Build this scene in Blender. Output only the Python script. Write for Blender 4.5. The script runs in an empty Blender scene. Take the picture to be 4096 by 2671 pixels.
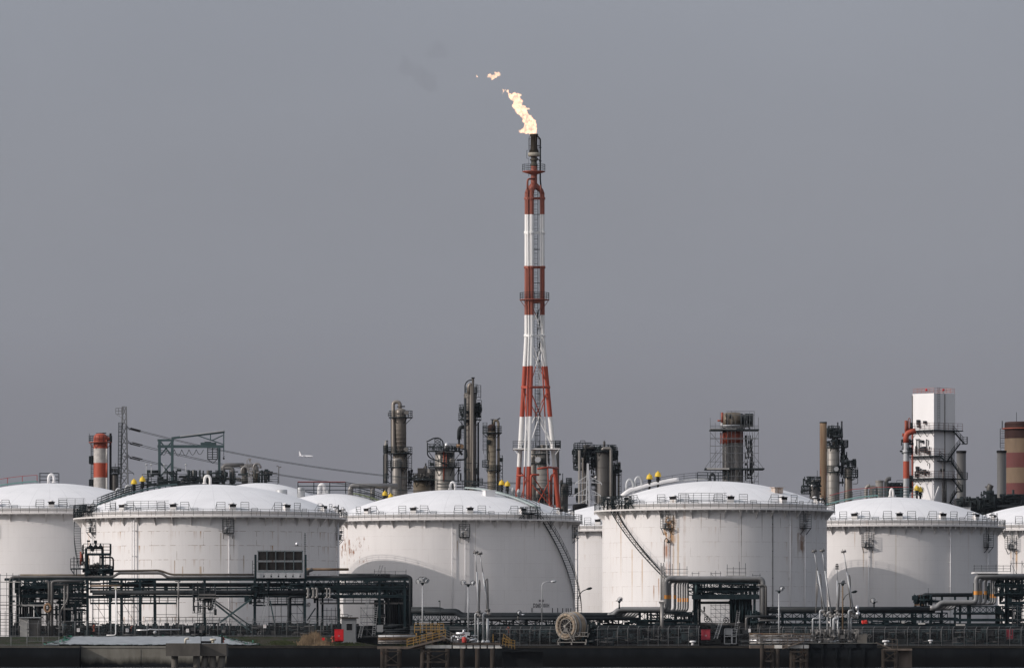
import bpy, math, random
from mathutils import Vector, noise, Matrix
R_ = random.Random(7)
S = bpy.context.scene
COL = S.collection
rad = math.radians
# ---------------------------------------------------------------- camera
F, CX, YH, ZC = 22756.0, 2048.0, 2563.0, 4.0     # focal length in photo pixels (200 mm), image centre, horizon row, eye height
cam_data = bpy.data.cameras.new('camera')
cam = bpy.data.objects.new('camera', cam_data); COL.objects.link(cam)
cam.location = (0, 0, ZC); cam.rotation_euler = (rad(90), 0, 0)
cam_data.lens = 200; cam_data.sensor_width = 36
cam_data.shift_y = (YH - 1335.5) / 4096
cam_data.clip_start = 1; cam_data.clip_end = 60000
S.camera = cam
# ---------------------------------------------------------------- world, sun, exposure
S.view_settings.view_transform = 'Standard'; S.view_settings.look = 'None'
S.view_settings.exposure = 0; S.view_settings.gamma = 1; S.view_settings.use_curve_mapping = False
SUN_AZ, SUN_EL = 250.0, 24.3
W = bpy.data.worlds.new('World'); S.world = W; W.use_nodes = True
wn, wl = W.node_tree.nodes, W.node_tree.links
wn.clear()
sky = wn.new('ShaderNodeTexSky'); sky.sky_type = 'NISHITA'; sky.sun_disc = False
sky.sun_elevation = rad(SUN_EL); sky.sun_rotation = rad(SUN_AZ)
sky.air_density = 1.0; sky.dust_density = 4.0; sky.ozone_density = 1.0
hs = wn.new('ShaderNodeHueSaturation'); hs.inputs['Saturation'].default_value = 0.10
tint = wn.new('ShaderNodeMix'); tint.data_type = 'RGBA'; tint.blend_type = 'MULTIPLY'
tint.inputs[0].default_value = 1.0; tint.inputs[7].default_value = (0.9, 0.92, 1.0, 1)
bg = wn.new('ShaderNodeBackground'); bg.inputs['Strength'].default_value = 0.10
wo = wn.new('ShaderNodeOutputWorld')
geo = wn.new('ShaderNodeTexCoord'); sep = wn.new('ShaderNodeSeparateXYZ'); wl.new(geo.outputs['Generated'], sep.inputs[0])
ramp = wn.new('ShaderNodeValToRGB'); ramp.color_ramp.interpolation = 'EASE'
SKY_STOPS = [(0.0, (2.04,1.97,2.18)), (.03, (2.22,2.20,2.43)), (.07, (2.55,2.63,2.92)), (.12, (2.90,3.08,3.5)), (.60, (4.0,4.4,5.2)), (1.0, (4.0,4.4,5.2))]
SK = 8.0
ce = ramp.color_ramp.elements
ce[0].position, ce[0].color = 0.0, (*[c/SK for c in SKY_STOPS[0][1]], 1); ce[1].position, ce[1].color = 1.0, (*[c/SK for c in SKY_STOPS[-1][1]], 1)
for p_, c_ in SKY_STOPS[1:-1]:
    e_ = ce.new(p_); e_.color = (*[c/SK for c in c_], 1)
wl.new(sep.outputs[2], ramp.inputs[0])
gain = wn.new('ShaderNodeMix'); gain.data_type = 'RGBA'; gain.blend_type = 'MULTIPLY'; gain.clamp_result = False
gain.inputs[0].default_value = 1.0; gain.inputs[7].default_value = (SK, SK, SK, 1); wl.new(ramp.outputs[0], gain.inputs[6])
mixs = wn.new('ShaderNodeMix'); mixs.data_type = 'RGBA'; mixs.inputs[0].default_value = 0.85
wl.new(sky.outputs[0], hs.inputs['Color']); wl.new(hs.outputs[0], tint.inputs[6])
wl.new(tint.outputs[2], mixs.inputs[6]); wl.new(gain.outputs[2], mixs.inputs[7])
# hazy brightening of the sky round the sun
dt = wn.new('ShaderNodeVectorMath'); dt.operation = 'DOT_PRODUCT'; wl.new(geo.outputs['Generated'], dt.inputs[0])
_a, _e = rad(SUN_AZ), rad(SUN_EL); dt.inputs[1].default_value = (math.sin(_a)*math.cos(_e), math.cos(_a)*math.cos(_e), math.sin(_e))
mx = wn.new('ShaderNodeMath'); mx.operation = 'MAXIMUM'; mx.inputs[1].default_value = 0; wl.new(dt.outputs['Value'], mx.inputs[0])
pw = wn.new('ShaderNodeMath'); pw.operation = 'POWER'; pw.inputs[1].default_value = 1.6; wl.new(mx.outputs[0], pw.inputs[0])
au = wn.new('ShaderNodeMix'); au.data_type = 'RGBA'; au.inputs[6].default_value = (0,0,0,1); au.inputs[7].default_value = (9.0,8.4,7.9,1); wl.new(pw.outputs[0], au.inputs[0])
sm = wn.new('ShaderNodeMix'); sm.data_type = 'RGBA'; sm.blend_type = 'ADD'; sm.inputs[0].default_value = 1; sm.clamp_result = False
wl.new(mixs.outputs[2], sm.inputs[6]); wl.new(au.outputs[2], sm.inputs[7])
# faint unevenness of the overcast
cn = wn.new('ShaderNodeTexNoise'); cn.inputs['Scale'].default_value = 9; cn.inputs['Detail'].default_value = 3
cm = wn.new('ShaderNodeMapping'); cm.inputs['Scale'].default_value = (1,1,2.2); wl.new(geo.outputs['Generated'], cm.inputs[0]); wl.new(cm.outputs[0], cn.inputs['Vector'])
cr = wn.new('ShaderNodeMapRange'); cr.inputs[1].default_value = .3; cr.inputs[2].default_value = .7; cr.inputs[3].default_value = .965; cr.inputs[4].default_value = 1.035; wl.new(cn.outputs['Fac'], cr.inputs[0])
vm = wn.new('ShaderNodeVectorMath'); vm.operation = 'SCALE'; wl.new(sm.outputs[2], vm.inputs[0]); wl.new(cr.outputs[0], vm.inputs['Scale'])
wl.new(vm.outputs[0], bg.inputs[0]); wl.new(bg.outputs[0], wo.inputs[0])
sd = bpy.data.lights.new('sun', 'SUN'); sd.energy = 2.6; sd.angle = rad(0.5); sd.color = (1.0, 0.91, 0.84)
so = bpy.data.objects.new('sun', sd); COL.objects.link(so)
_az, _el = rad(SUN_AZ), rad(SUN_EL)
so.rotation_euler = (-Vector((math.sin(_az)*math.cos(_el), math.cos(_az)*math.cos(_el), math.sin(_el)))).to_track_quat('-Z', 'Y').to_euler()
S.cycles.max_bounces = 5; S.cycles.transparent_max_bounces = 24; S.cycles.volume_bounces = 1

# ---------------------------------------------------------------- helpers
def P(x, y, Y):
    return Vector(((x - CX) * Y / F, Y, ZC + (YH - y) * Y / F))
def PX(px, Y): return px * Y / F

class MB:
    def __init__(s): s.v = []; s.f = []; s.m = []; s.s = []; s.mi = 0
    def add(s, vs, fs, smooth=False):
        b = len(s.v); s.v.extend([tuple(v) for v in vs])
        for f in fs:
            s.f.append([b + i for i in f]); s.m.append(s.mi); s.s.append(smooth)
    def box(s, c, size, rz=0.0):
        c = Vector(c); hx, hy, hz = size[0]/2, size[1]/2, size[2]/2
        cs, sn = math.cos(rz), math.sin(rz); vs = []
        for dx, dy, dz in ((-1,-1,-1),(1,-1,-1),(1,1,-1),(-1,1,-1),(-1,-1,1),(1,-1,1),(1,1,1),(-1,1,1)):
            x, y = dx*hx, dy*hy
            vs.append((c.x + x*cs - y*sn, c.y + x*sn + y*cs, c.z + dz*hz))
        s.add(vs, [(0,3,2,1),(4,5,6,7),(0,1,5,4),(1,2,6,5),(2,3,7,6),(3,0,4,7)])
    def bx(s, x0, x1, y0, y1, z0, z1):
        s.box(((x0+x1)/2, (y0+y1)/2, (z0+z1)/2), (abs(x1-x0), abs(y1-y0), abs(z1-z0)))
    def bar(s, a, b, w, h=None):
        h = h or w; a = Vector(a); b = Vector(b); d = b - a
        if d.length < 1e-5: return
        d.normalize(); up = Vector((0,0,1)) if abs(d.z) < 0.95 else Vector((0,1,0))
        r = d.cross(up).normalized(); u = r.cross(d).normalized()
        r = r*w/2; u = u*h/2
        vs = [a-r-u, a+r-u, a+r+u, a-r+u, b-r-u, b+r-u, b+r+u, b-r+u]
        s.add(vs, [(0,3,2,1),(4,5,6,7),(0,1,5,4),(1,2,6,5),(2,3,7,6),(3,0,4,7)])
    def tube(s, pts, r, n=8, caps=True, closed=False):
        pts = [Vector(p) for p in pts]; m = len(pts)
        rs = r if isinstance(r, (list, tuple)) else [r]*m
        tang = []
        for i in range(m):
            if closed: t = pts[(i+1) % m] - pts[i-1]
            elif i == 0: t = pts[1] - pts[0]
            elif i == m-1: t = pts[-1] - pts[-2]
            else: t = (pts[i+1]-pts[i]).normalized() + (pts[i]-pts[i-1]).normalized()
            if t.length < 1e-9: t = Vector((0,0,1))
            tang.append(t.normalized())
        t0 = tang[0]; up = Vector((0,0,1)) if abs(t0.z) < 0.9 else Vector((0,1,0))
        u = t0.cross(up).normalized(); vs = []
        for i in range(m):
            t = tang[i]; u = (u - t*u.dot(t))
            if u.length < 1e-6: u = t.orthogonal()
            u.normalize(); w = t.cross(u)
            k = 1.0
            if 0 < i < m-1 and not closed:
                c = (pts[i+1]-pts[i]).normalized().dot(t); k = 1.0/max(c, .5)
            for j in range(n):
                a = 2*math.pi*j/n
                vs.append(pts[i] + (u*math.cos(a) + w*math.sin(a))*rs[i]*(k if n > 4 else 1))
        fs = []
        for i in range(m if closed else m-1):
            i2 = (i+1) % m
            for j in range(n):
                j2 = (j+1) % n
                fs.append((i*n+j, i*n+j2, i2*n+j2, i2*n+j))
        s.add(vs, fs, n > 4)
        if caps and not closed:
            b = len(s.v) - m*n
            s.f.append([b+j for j in reversed(range(n))]); s.m.append(s.mi); s.s.append(False)
            s.f.append([b+(m-1)*n+j for j in range(n)]); s.m.append(s.mi); s.s.append(False)
    def lathe(s, prof, c, n=32, cap=True, smooth=True):
        c = Vector(c); vs = []; fs = []
        for r, z in prof:
            for j in range(n):
                a = 2*math.pi*j/n; vs.append((c.x + r*math.sin(a), c.y - r*math.cos(a), c.z + z))
        for i in range(len(prof)-1):
            for j in range(n):
                j2 = (j+1) % n; fs.append((i*n+j, i*n+j2, (i+1)*n+j2, (i+1)*n+j))
        s.add(vs, fs, smooth)
        if cap:
            b = len(s.v) - len(vs)
            for i, rev in ((0, True), (len(prof)-1, False)):
                if prof[i][0] > 1e-3:
                    idx = [b+i*n+j for j in range(n)]
                    if rev: idx.reverse()
                    s.f.append(idx); s.m.append(s.mi); s.s.append(False)
    def arcdeck(s, c, r0, r1, z0, z1, a0=0, a1=360, n=64):
        # ring slab; angles in degrees, 0 = towards camera, + = right
        c = Vector(c); vs = []; fs = []; full = abs(a1-a0) >= 359.9
        k = n if full else n+1
        for i in range(k):
            a = rad(a0 + (a1-a0)*i/n); sx, cy = math.sin(a), -math.cos(a)
            for r, z in ((r0,z0),(r1,z0),(r1,z1),(r0,z1)):
                vs.append((c.x + r*sx, c.y + r*cy, c.z + z))
        for i in range(n):
            p, q = i*4, ((i+1) % k)*4
            for e in range(4):
                e2 = (e+1) % 4; fs.append((p+e, q+e, q+e2, p+e2))
        if not full: fs += [(0,1,2,3), (n*4+3, n*4+2, n*4+1, n*4)]
        s.add(vs, fs)
    def sphere(s, c, r, n=10, sc=(1,1,1)):
        c = Vector(c); prof = []
        m = max(4, n//2)
        vs = []; fs = []
        for i in range(m+1):
            t = math.pi*i/m - math.pi/2
            for j in range(n):
                a = 2*math.pi*j/n
                vs.append((c.x + r*sc[0]*math.cos(t)*math.cos(a), c.y + r*sc[1]*math.cos(t)*math.sin(a), c.z + r*sc[2]*math.sin(t)))
        for i in range(m):
            for j in range(n):
                j2 = (j+1) % n; fs.append((i*n+j, i*n+j2, (i+1)*n+j2, (i+1)*n+j))
        s.add(vs, fs, True)
    def build(s, name, mats, parent=None):
        me = bpy.data.meshes.new(name)
        o = Vector(parent['_o']) if parent is not None and '_o' in parent else Vector((0,0,0))
        ox, oy, oz = o
        me.from_pydata([(x-ox, y-oy, z-oz) for x, y, z in s.v], [], s.f)
        if not isinstance(mats, (list, tuple)): mats = [mats]
        for m in mats: me.materials.append(m)
        me.polygons.foreach_set('material_index', s.m)
        me.polygons.foreach_set('use_smooth', s.s)
        me.update()
        ob = bpy.data.objects.new(name, me); COL.objects.link(ob)
        if parent is not None: ob.parent = parent; ob['_o'] = tuple(o)
        return ob

def thing(name, label, cat, loc, group=None):
    o = bpy.data.objects.new(name, None); COL.objects.link(o)
    o.location = loc; o['_o'] = tuple(loc); o['label'] = label; o['category'] = cat; o['kind'] = 'thing'
    if group: o['group'] = group
    return o
def solo(mb, name, mat, label, cat, group=None, kind=None):
    xs = [v[0] for v in mb.v]; ys = [v[1] for v in mb.v]; zs = [v[2] for v in mb.v]
    c = Vector(((min(xs)+max(xs))/2, (min(ys)+max(ys))/2, min(zs)))
    mb.v = [(x-c.x, y-c.y, z-c.z) for x, y, z in mb.v]
    o = mb.build(name, mat); o.location = c
    if label: o['label'] = label
    if cat: o['category'] = cat
    if group: o['group'] = group
    o['kind'] = kind or 'thing'
    return o
def copy_tree(o, parent=None):
    c = o.copy(); COL.objects.link(c)
    if parent is not None: c.parent = parent
    for ch in list(o.children): copy_tree(ch, c)
    return c

def fillet(pts, r, k=5):
    pts = [Vector(p) for p in pts]; out = [pts[0]]
    for i in range(1, len(pts)-1):
        a, b, c = pts[i-1], pts[i], pts[i+1]
        d1 = (a-b); d2 = (c-b); l = min(r, d1.length*.49, d2.length*.49)
        p0 = b + d1.normalized()*l; p1 = b + d2.normalized()*l
        for j in range(k+1):
            t = j/k; out.append(p0*(1-t)**2 + b*2*t*(1-t) + p1*t*t)
    out.append(pts[-1]); return out
def rail(mb, pts, h=1.1, rows=3, step=1.6, r=.03, closed=False, post=True):
    pts = [Vector(p) for p in pts]; up = Vector((0,0,1))
    seq = pts + ([pts[0]] if closed else [])
    for k in range(rows):
        z = h*(1 - k/rows)
        for a, b in zip(seq, seq[1:]): mb.bar(a+up*z, b+up*z, r*2)
    if post:
        for a, b in zip(seq, seq[1:]):
            L = (b-a).length; n = max(1, round(L/step))
            for i in range(n): 
                p = a.lerp(b, i/n); mb.bar(p, p+up*h, r*2)
        if not closed: mb.bar(seq[-1], seq[-1]+up*h, r*2)
def ladder(mb, a, b, w=.5, side=Vector((1,0,0)), step=.45, r=.03, cage=0):
    a = Vector(a); b = Vector(b); sd = Vector(side)*w/2
    mb.bar(a-sd, b-sd, r*2); mb.bar(a+sd, b+sd, r*2)
    n = int((b-a).length/step)
    for i in range(1, n):
        p = a.lerp(b, i/n); mb.bar(p-sd, p+sd, r*1.4)
    if cage:
        nrm = Vector((0,-1,0)); m = max(2, int((b-a).length/1.1))
        arc = [(-.7,0),(-.7,.5),(0,.75),(.7,.5),(.7,0)]
        for i in range(m+1):
            p = a.lerp(b, .12 + .88*i/m)
            q = [p + Vector((1,0,0))*(ax*w) + nrm*(ay*cage) for ax, ay in arc]
            for c, d in zip(q, q[1:]): mb.bar(c, d, r*1.6)
        for ax, ay in arc:
            o = Vector((ax*w, -ay*cage, 0)); mb.bar(a.lerp(b,.12)+o, b+o, r*1.4)
def truss(mb, a, b, h, n, w=.14, d=.1, kind='w'):
    a = Vector(a); b = Vector(b); dn = Vector((0,0,-h))
    mb.bar(a, b, w, w*1.2); mb.bar(a+dn, b+dn, w, w*1.2)
    for i in range(n):
        p = a.lerp(b, i/n); q = a.lerp(b, (i+1)/n)
        mb.bar(p, p+dn, d)
        if kind == 'x': mb.bar(p, q+dn, d*.8); mb.bar(p+dn, q, d*.8)
        elif i % 2 == 0: mb.bar(p, q+dn, d)
        else: mb.bar(p+dn, q, d)
    mb.bar(b, b+dn, d)

# ---------------------------------------------------------------- materials
def _mix(nt, fac, c1, c2, mode='MIX'):
    m = nt.nodes.new('ShaderNodeMix'); m.data_type = 'RGBA'; m.blend_type = mode
    for sock, val in ((0, fac), (6, c1), (7, c2)):
        if hasattr(val, 'is_linked') or hasattr(val, 'links'): nt.links.new(val, m.inputs[sock])
        elif sock == 0: m.inputs[0].default_value = val
        else: m.inputs[sock].default_value = (*val, 1) if len(val) == 3 else val
    return m.outputs[2]
def _math(nt, op, a, b=None, clamp=False):
    m = nt.nodes.new('ShaderNodeMath'); m.operation = op; m.use_clamp = clamp
    for i, val in enumerate((a, b)):
        if val is None: continue
        if hasattr(val, 'links'): nt.links.new(val, m.inputs[i])
        else: m.inputs[i].default_value = val
    return m.outputs[0]
def _noise(nt, vec, scale, detail=4, rough=.55, stretch=None):
    if stretch is not None:
        mp = nt.nodes.new('ShaderNodeMapping'); mp.inputs['Scale'].default_value = stretch
        nt.links.new(vec, mp.inputs[0]); vec = mp.outputs[0]
    n = nt.nodes.new('ShaderNodeTexNoise'); n.inputs['Scale'].default_value = scale
    n.inputs['Detail'].default_value = detail; n.inputs['Roughness'].default_value = rough
    nt.links.new(vec, n.inputs['Vector']); return n.outputs['Fac']
def _ramp(nt, v, lo, hi, a=0.0, b=1.0):
    m = nt.nodes.new('ShaderNodeMapRange'); m.clamp = True
    for i, x in enumerate((lo, hi, a, b)): m.inputs[i+1].default_value = x
    nt.links.new(v, m.inputs[0]); return m.outputs[0]
def newmat(name):
    m = bpy.data.materials.new(name); m.use_nodes = True
    nt = m.node_tree; b = nt.nodes['Principled BSDF']
    tc = nt.nodes.new('ShaderNodeTexCoord')
    return m, nt, b, tc.outputs['Object']
def sc(c, k): return tuple(min(1, x*k) for x in c)
RUST = (.17, .065, .025)
def mat(name, col, rough=.6, metal=0.0, var=.18, scale=.5, streak=.25, rust=0.0, rustcol=RUST, spec=None):
    if spec is None: spec = .08 if max(col) < .08 else .3
    m, nt, b, tc = newmat(name)
    n1 = _noise(nt, tc, scale, 5, .6, (1, 1, streak))
    c = _mix(nt, _ramp(nt, n1, .3, .7), sc(col, 1-var), sc(col, 1+var))
    if rust > 0:
        n2 = _noise(nt, tc, scale*2.2, 6, .65, (1, 1, streak))
        c = _mix(nt, _ramp(nt, n2, .72-.35*rust, .80-.30*rust), c, rustcol)
    nt.links.new(c, b.inputs['Base Color'])
    b.inputs['Roughness'].default_value = rough; b.inputs['Metallic'].default_value = metal
    b.inputs['Specular IOR Level'].default_value = spec
    return m
def tank_mat(name, R, H, seam=.3, drip=.3, vstreak=.2, patches=(), runs=(), col=(.72,.70,.69), row=2.45):
    m, nt, b, tc = newmat(name); N, L = nt.nodes, nt.links
    sp = N.new('ShaderNodeSeparateXYZ'); L.new(tc, sp.inputs[0])
    ang = _math(nt, 'ARCTAN2', sp.outputs[0], _math(nt, 'MULTIPLY', sp.outputs[1], -1.0))
    u = _math(nt, 'MULTIPLY', ang, R); v = sp.outputs[2]
    cb = N.new('ShaderNodeCombineXYZ'); L.new(u, cb.inputs[0]); L.new(v, cb.inputs[1]); uv = cb.outputs[0]
    c = _mix(nt, _ramp(nt, _noise(nt, uv, .12, 4, .6, (1,.5,1)), .3, .7), sc(col, .93), sc(col, 1.04))
    c = _mix(nt, _ramp(nt, _noise(nt, uv, 1.2, 5, .6, (1,.05,1)), .5, .8, 0, .35), c, sc(col, .80))
    # weld seams, broken into dashes
    br = N.new('ShaderNodeTexBrick'); L.new(uv, br.inputs[0])
    br.inputs['Scale'].default_value = 1; br.inputs['Brick Width'].default_value = 9.3; br.inputs['Row Height'].default_value = row
    br.inputs['Mortar Size'].default_value = .035; br.inputs['Mortar Smooth'].default_value = .2
    dash = _ramp(nt, _noise(nt, uv, .8, 3, .6, (1,.9,1)), .46, .56)
    c = _mix(nt, _math(nt, 'MULTIPLY', br.outputs['Fac'], _math(nt, 'ADD', _math(nt, 'MULTIPLY', dash, seam), .06)), c, (.20,.13,.09))
    # drips hanging under the seams
    fr = _math(nt, 'FRACT', _math(nt, 'DIVIDE', v, row))
    below = _ramp(nt, fr, .35, 1.0)
    col1 = _noise(nt, uv, 1.5, 3, .7, (1,.012,1))
    zone = _ramp(nt, _noise(nt, uv, .16, 3, .6, (1,.6,1)), .44, .58)
    dr = _math(nt, 'MULTIPLY', _math(nt, 'MULTIPLY', _ramp(nt, col1, .56, .64), below), _math(nt, 'MULTIPLY', zone, drip))
    c = _mix(nt, dr, c, (.34,.19,.09))
    # long rust runs from under the rim
    run = _ramp(nt, _noise(nt, uv, .42, 2, .75, (1,.002,1)), .60, .65)
    top = _math(nt, 'MULTIPLY', _ramp(nt, v, H*.15, H*.98), _ramp(nt, _noise(nt, uv, .3, 3), .35, .6))
    c = _mix(nt, _math(nt, 'MULTIPLY', _math(nt, 'MULTIPLY', run, top), vstreak), c, (.28,.14,.06))
    for (u0, u1, v0, v1, th, pc) in patches:
        k = _math(nt, 'MULTIPLY', _math(nt, 'MULTIPLY', _ramp(nt, u, u0-.3, u0+.6), _ramp(nt, u, u1+.3, u1-.6)),
                  _math(nt, 'MULTIPLY', _ramp(nt, v, v0-.2, v0+.6), _ramp(nt, v, v1+.2, v1-.6)))
        if th > 0:
            nn = _noise(nt, uv, 1.1, 6, .7, (1,.35,1)); k = _math(nt, 'MULTIPLY', k, _ramp(nt, nn, th, th+.06))
        c = _mix(nt, k, c, pc)
    if runs: wig = _math(nt, 'MULTIPLY', _math(nt, 'SUBTRACT', _noise(nt, uv, 1.0, 4, .7, (1,.35,1)), .5), .5)
    for (uc, hw, v0, v1, pc, st) in runs:
        dd = _math(nt, 'ABSOLUTE', _math(nt, 'SUBTRACT', u, uc)); dd = _math(nt, 'ADD', dd, _math(nt, 'MULTIPLY', wig, hw*3))
        k = _math(nt, 'MULTIPLY', _ramp(nt, dd, hw, hw*.2, 0, st), _math(nt, 'MULTIPLY', _ramp(nt, v, v0, v0+(v1-v0)*.6), _ramp(nt, v, v1+.1, v1-.1)))
        c = _mix(nt, k, c, pc)
    L.new(c, b.inputs['Base Color']); b.inputs['Roughness'].default_value = .5
    b.inputs['Specular IOR Level'].default_value = .3
    return m
def roof_mat(name, R, col=(.74,.74,.75), dirt=.25):
    m, nt, b, tc = newmat(name); N, L = nt.nodes, nt.links
    sp = N.new('ShaderNodeSeparateXYZ'); L.new(tc, sp.inputs[0])
    ang = _math(nt, 'ARCTAN2', sp.outputs[0], sp.outputs[1])
    fr = _math(nt, 'FRACT', _math(nt, 'MULTIPLY', ang, 36/(2*math.pi)))
    seam = _ramp(nt, _math(nt, 'ABSOLUTE', _math(nt, 'SUBTRACT', fr, .5)), .03, .0)
    c = _mix(nt, _ramp(nt, _noise(nt, tc, .25, 4), .35, .65), sc(col, .95), sc(col, 1.03))
    c = _mix(nt, _math(nt, 'MULTIPLY', seam, .5), c, sc(col, .66))
    rr = N.new('ShaderNodeVectorMath'); rr.operation = 'LENGTH'
    cb2 = N.new('ShaderNodeCombineXYZ'); L.new(sp.outputs[0], cb2.inputs[0]); L.new(sp.outputs[1], cb2.inputs[1]); L.new(cb2.outputs[0], rr.inputs[0])
    cb = N.new('ShaderNodeCombineXYZ'); L.new(_math(nt, 'MULTIPLY', ang, 30.0), cb.inputs[0]); L.new(rr.outputs['Value'], cb.inputs[1])
    d = _ramp(nt, _noise(nt, cb.outputs[0], .9, 4, .6, (1,.45,1)), .66, .74)
    c = _mix(nt, _math(nt, 'MULTIPLY', d, dirt), c, (.25,.24,.24))
    L.new(c, b.inputs['Base Color']); b.inputs['Roughness'].default_value = .55
    b.inputs['Specular IOR Level'].default_value = .25
    return m
def emis(name, col, s):
    m = bpy.data.materials.new(name); m.use_nodes = True; nt = m.node_tree; nt.nodes.clear()
    o = nt.nodes.new('ShaderNodeOutputMaterial'); e = nt.nodes.new('ShaderNodeEmission')
    e.inputs[0].default_value = (*col, 1); e.inputs[1].default_value = s
    nt.links.new(e.outputs[0], o.inputs[0]); return m

m_white = mat('white_paint', (.70,.69,.69), .5, var=.06, rust=.06)
m_whiterust = mat('white_paint_rusted', (.68,.66,.64), .55, var=.08, rust=.28)
m_dark = mat('dark_steel_paint', (.026,.033,.035), .6, var=.25)
m_rail = mat('dark_railing_paint', (.020,.027,.029), .6, var=.2)
m_teal = mat('teal_steel_paint', (.045,.075,.080), .55, var=.2, rust=.08)
m_rack = mat('rack_steel', (.015,.026,.030), .6, var=.35, rust=.10, rustcol=(.06,.03,.018))
m_pipe = mat('grey_pipe_cladding', (.135,.130,.125), .45, metal=.2, var=.2, rust=.05)
m_pipelit = mat('pale_pipe_cladding', (.23,.22,.21), .4, metal=.35, var=.2)
m_pipedark = mat('dark_pipe_paint', (.027,.031,.034), .5, var=.25, rust=.12)
m_galv = mat('galvanised_steel', (.40,.41,.42), .5, metal=.3, var=.12)
m_alu = mat('bright_aluminium', (.55,.55,.56), .32, metal=.7, var=.1)
m_red = mat('red_paint', (.36,.07,.038), .5, var=.12)
m_redold = mat('faded_red_paint', (.25,.065,.040), .6, var=.2)
m_fred = mat('cabinet_red', (.55,.012,.018), .45, var=.08)
m_yellow = mat('yellow_paint', (.62,.42,.035), .5, var=.12)
m_col = mat('column_cladding', (.205,.182,.158), .42, metal=.35, var=.30, scale=.35, streak=.12, rust=.12, rustcol=(.09,.055,.035))
m_colbrown = mat('brown_column_cladding', (.140,.115,.085), .5, metal=.25, var=.35, scale=.4, streak=.15, rust=.3, rustcol=(.05,.03,.02))
m_coldark = mat('sooty_column_cladding', (.082,.077,.072), .5, metal=.3, var=.35, scale=.3, streak=.1)
m_colgrey = mat('grey_column_cladding', (.25,.235,.215), .45, metal=.3, var=.2, scale=.3, streak=.12, rust=.05)
m_rusty = mat('rusty_chimney_steel', (.17,.115,.070), .7, var=.35, scale=.6, streak=.12, rust=.42, rustcol=(.15,.05,.025))
m_black = mat('black_iron', (.012,.012,.013), .6, var=.2)
m_concd = mat('dark_wet_concrete', (.012,.013,.014), .8, var=.4, scale=.35, streak=.5)
m_concl = mat('weathered_concrete', (.135,.125,.108), .85, var=.25, scale=.3, streak=1.4)
m_conc = mat('pale_concrete', (.40,.39,.37), .8, var=.15, scale=.8)
m_wood = mat('timber_board', (.24,.15,.09), .8, var=.25)

GZ = 3.3          # yard level above the water
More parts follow.
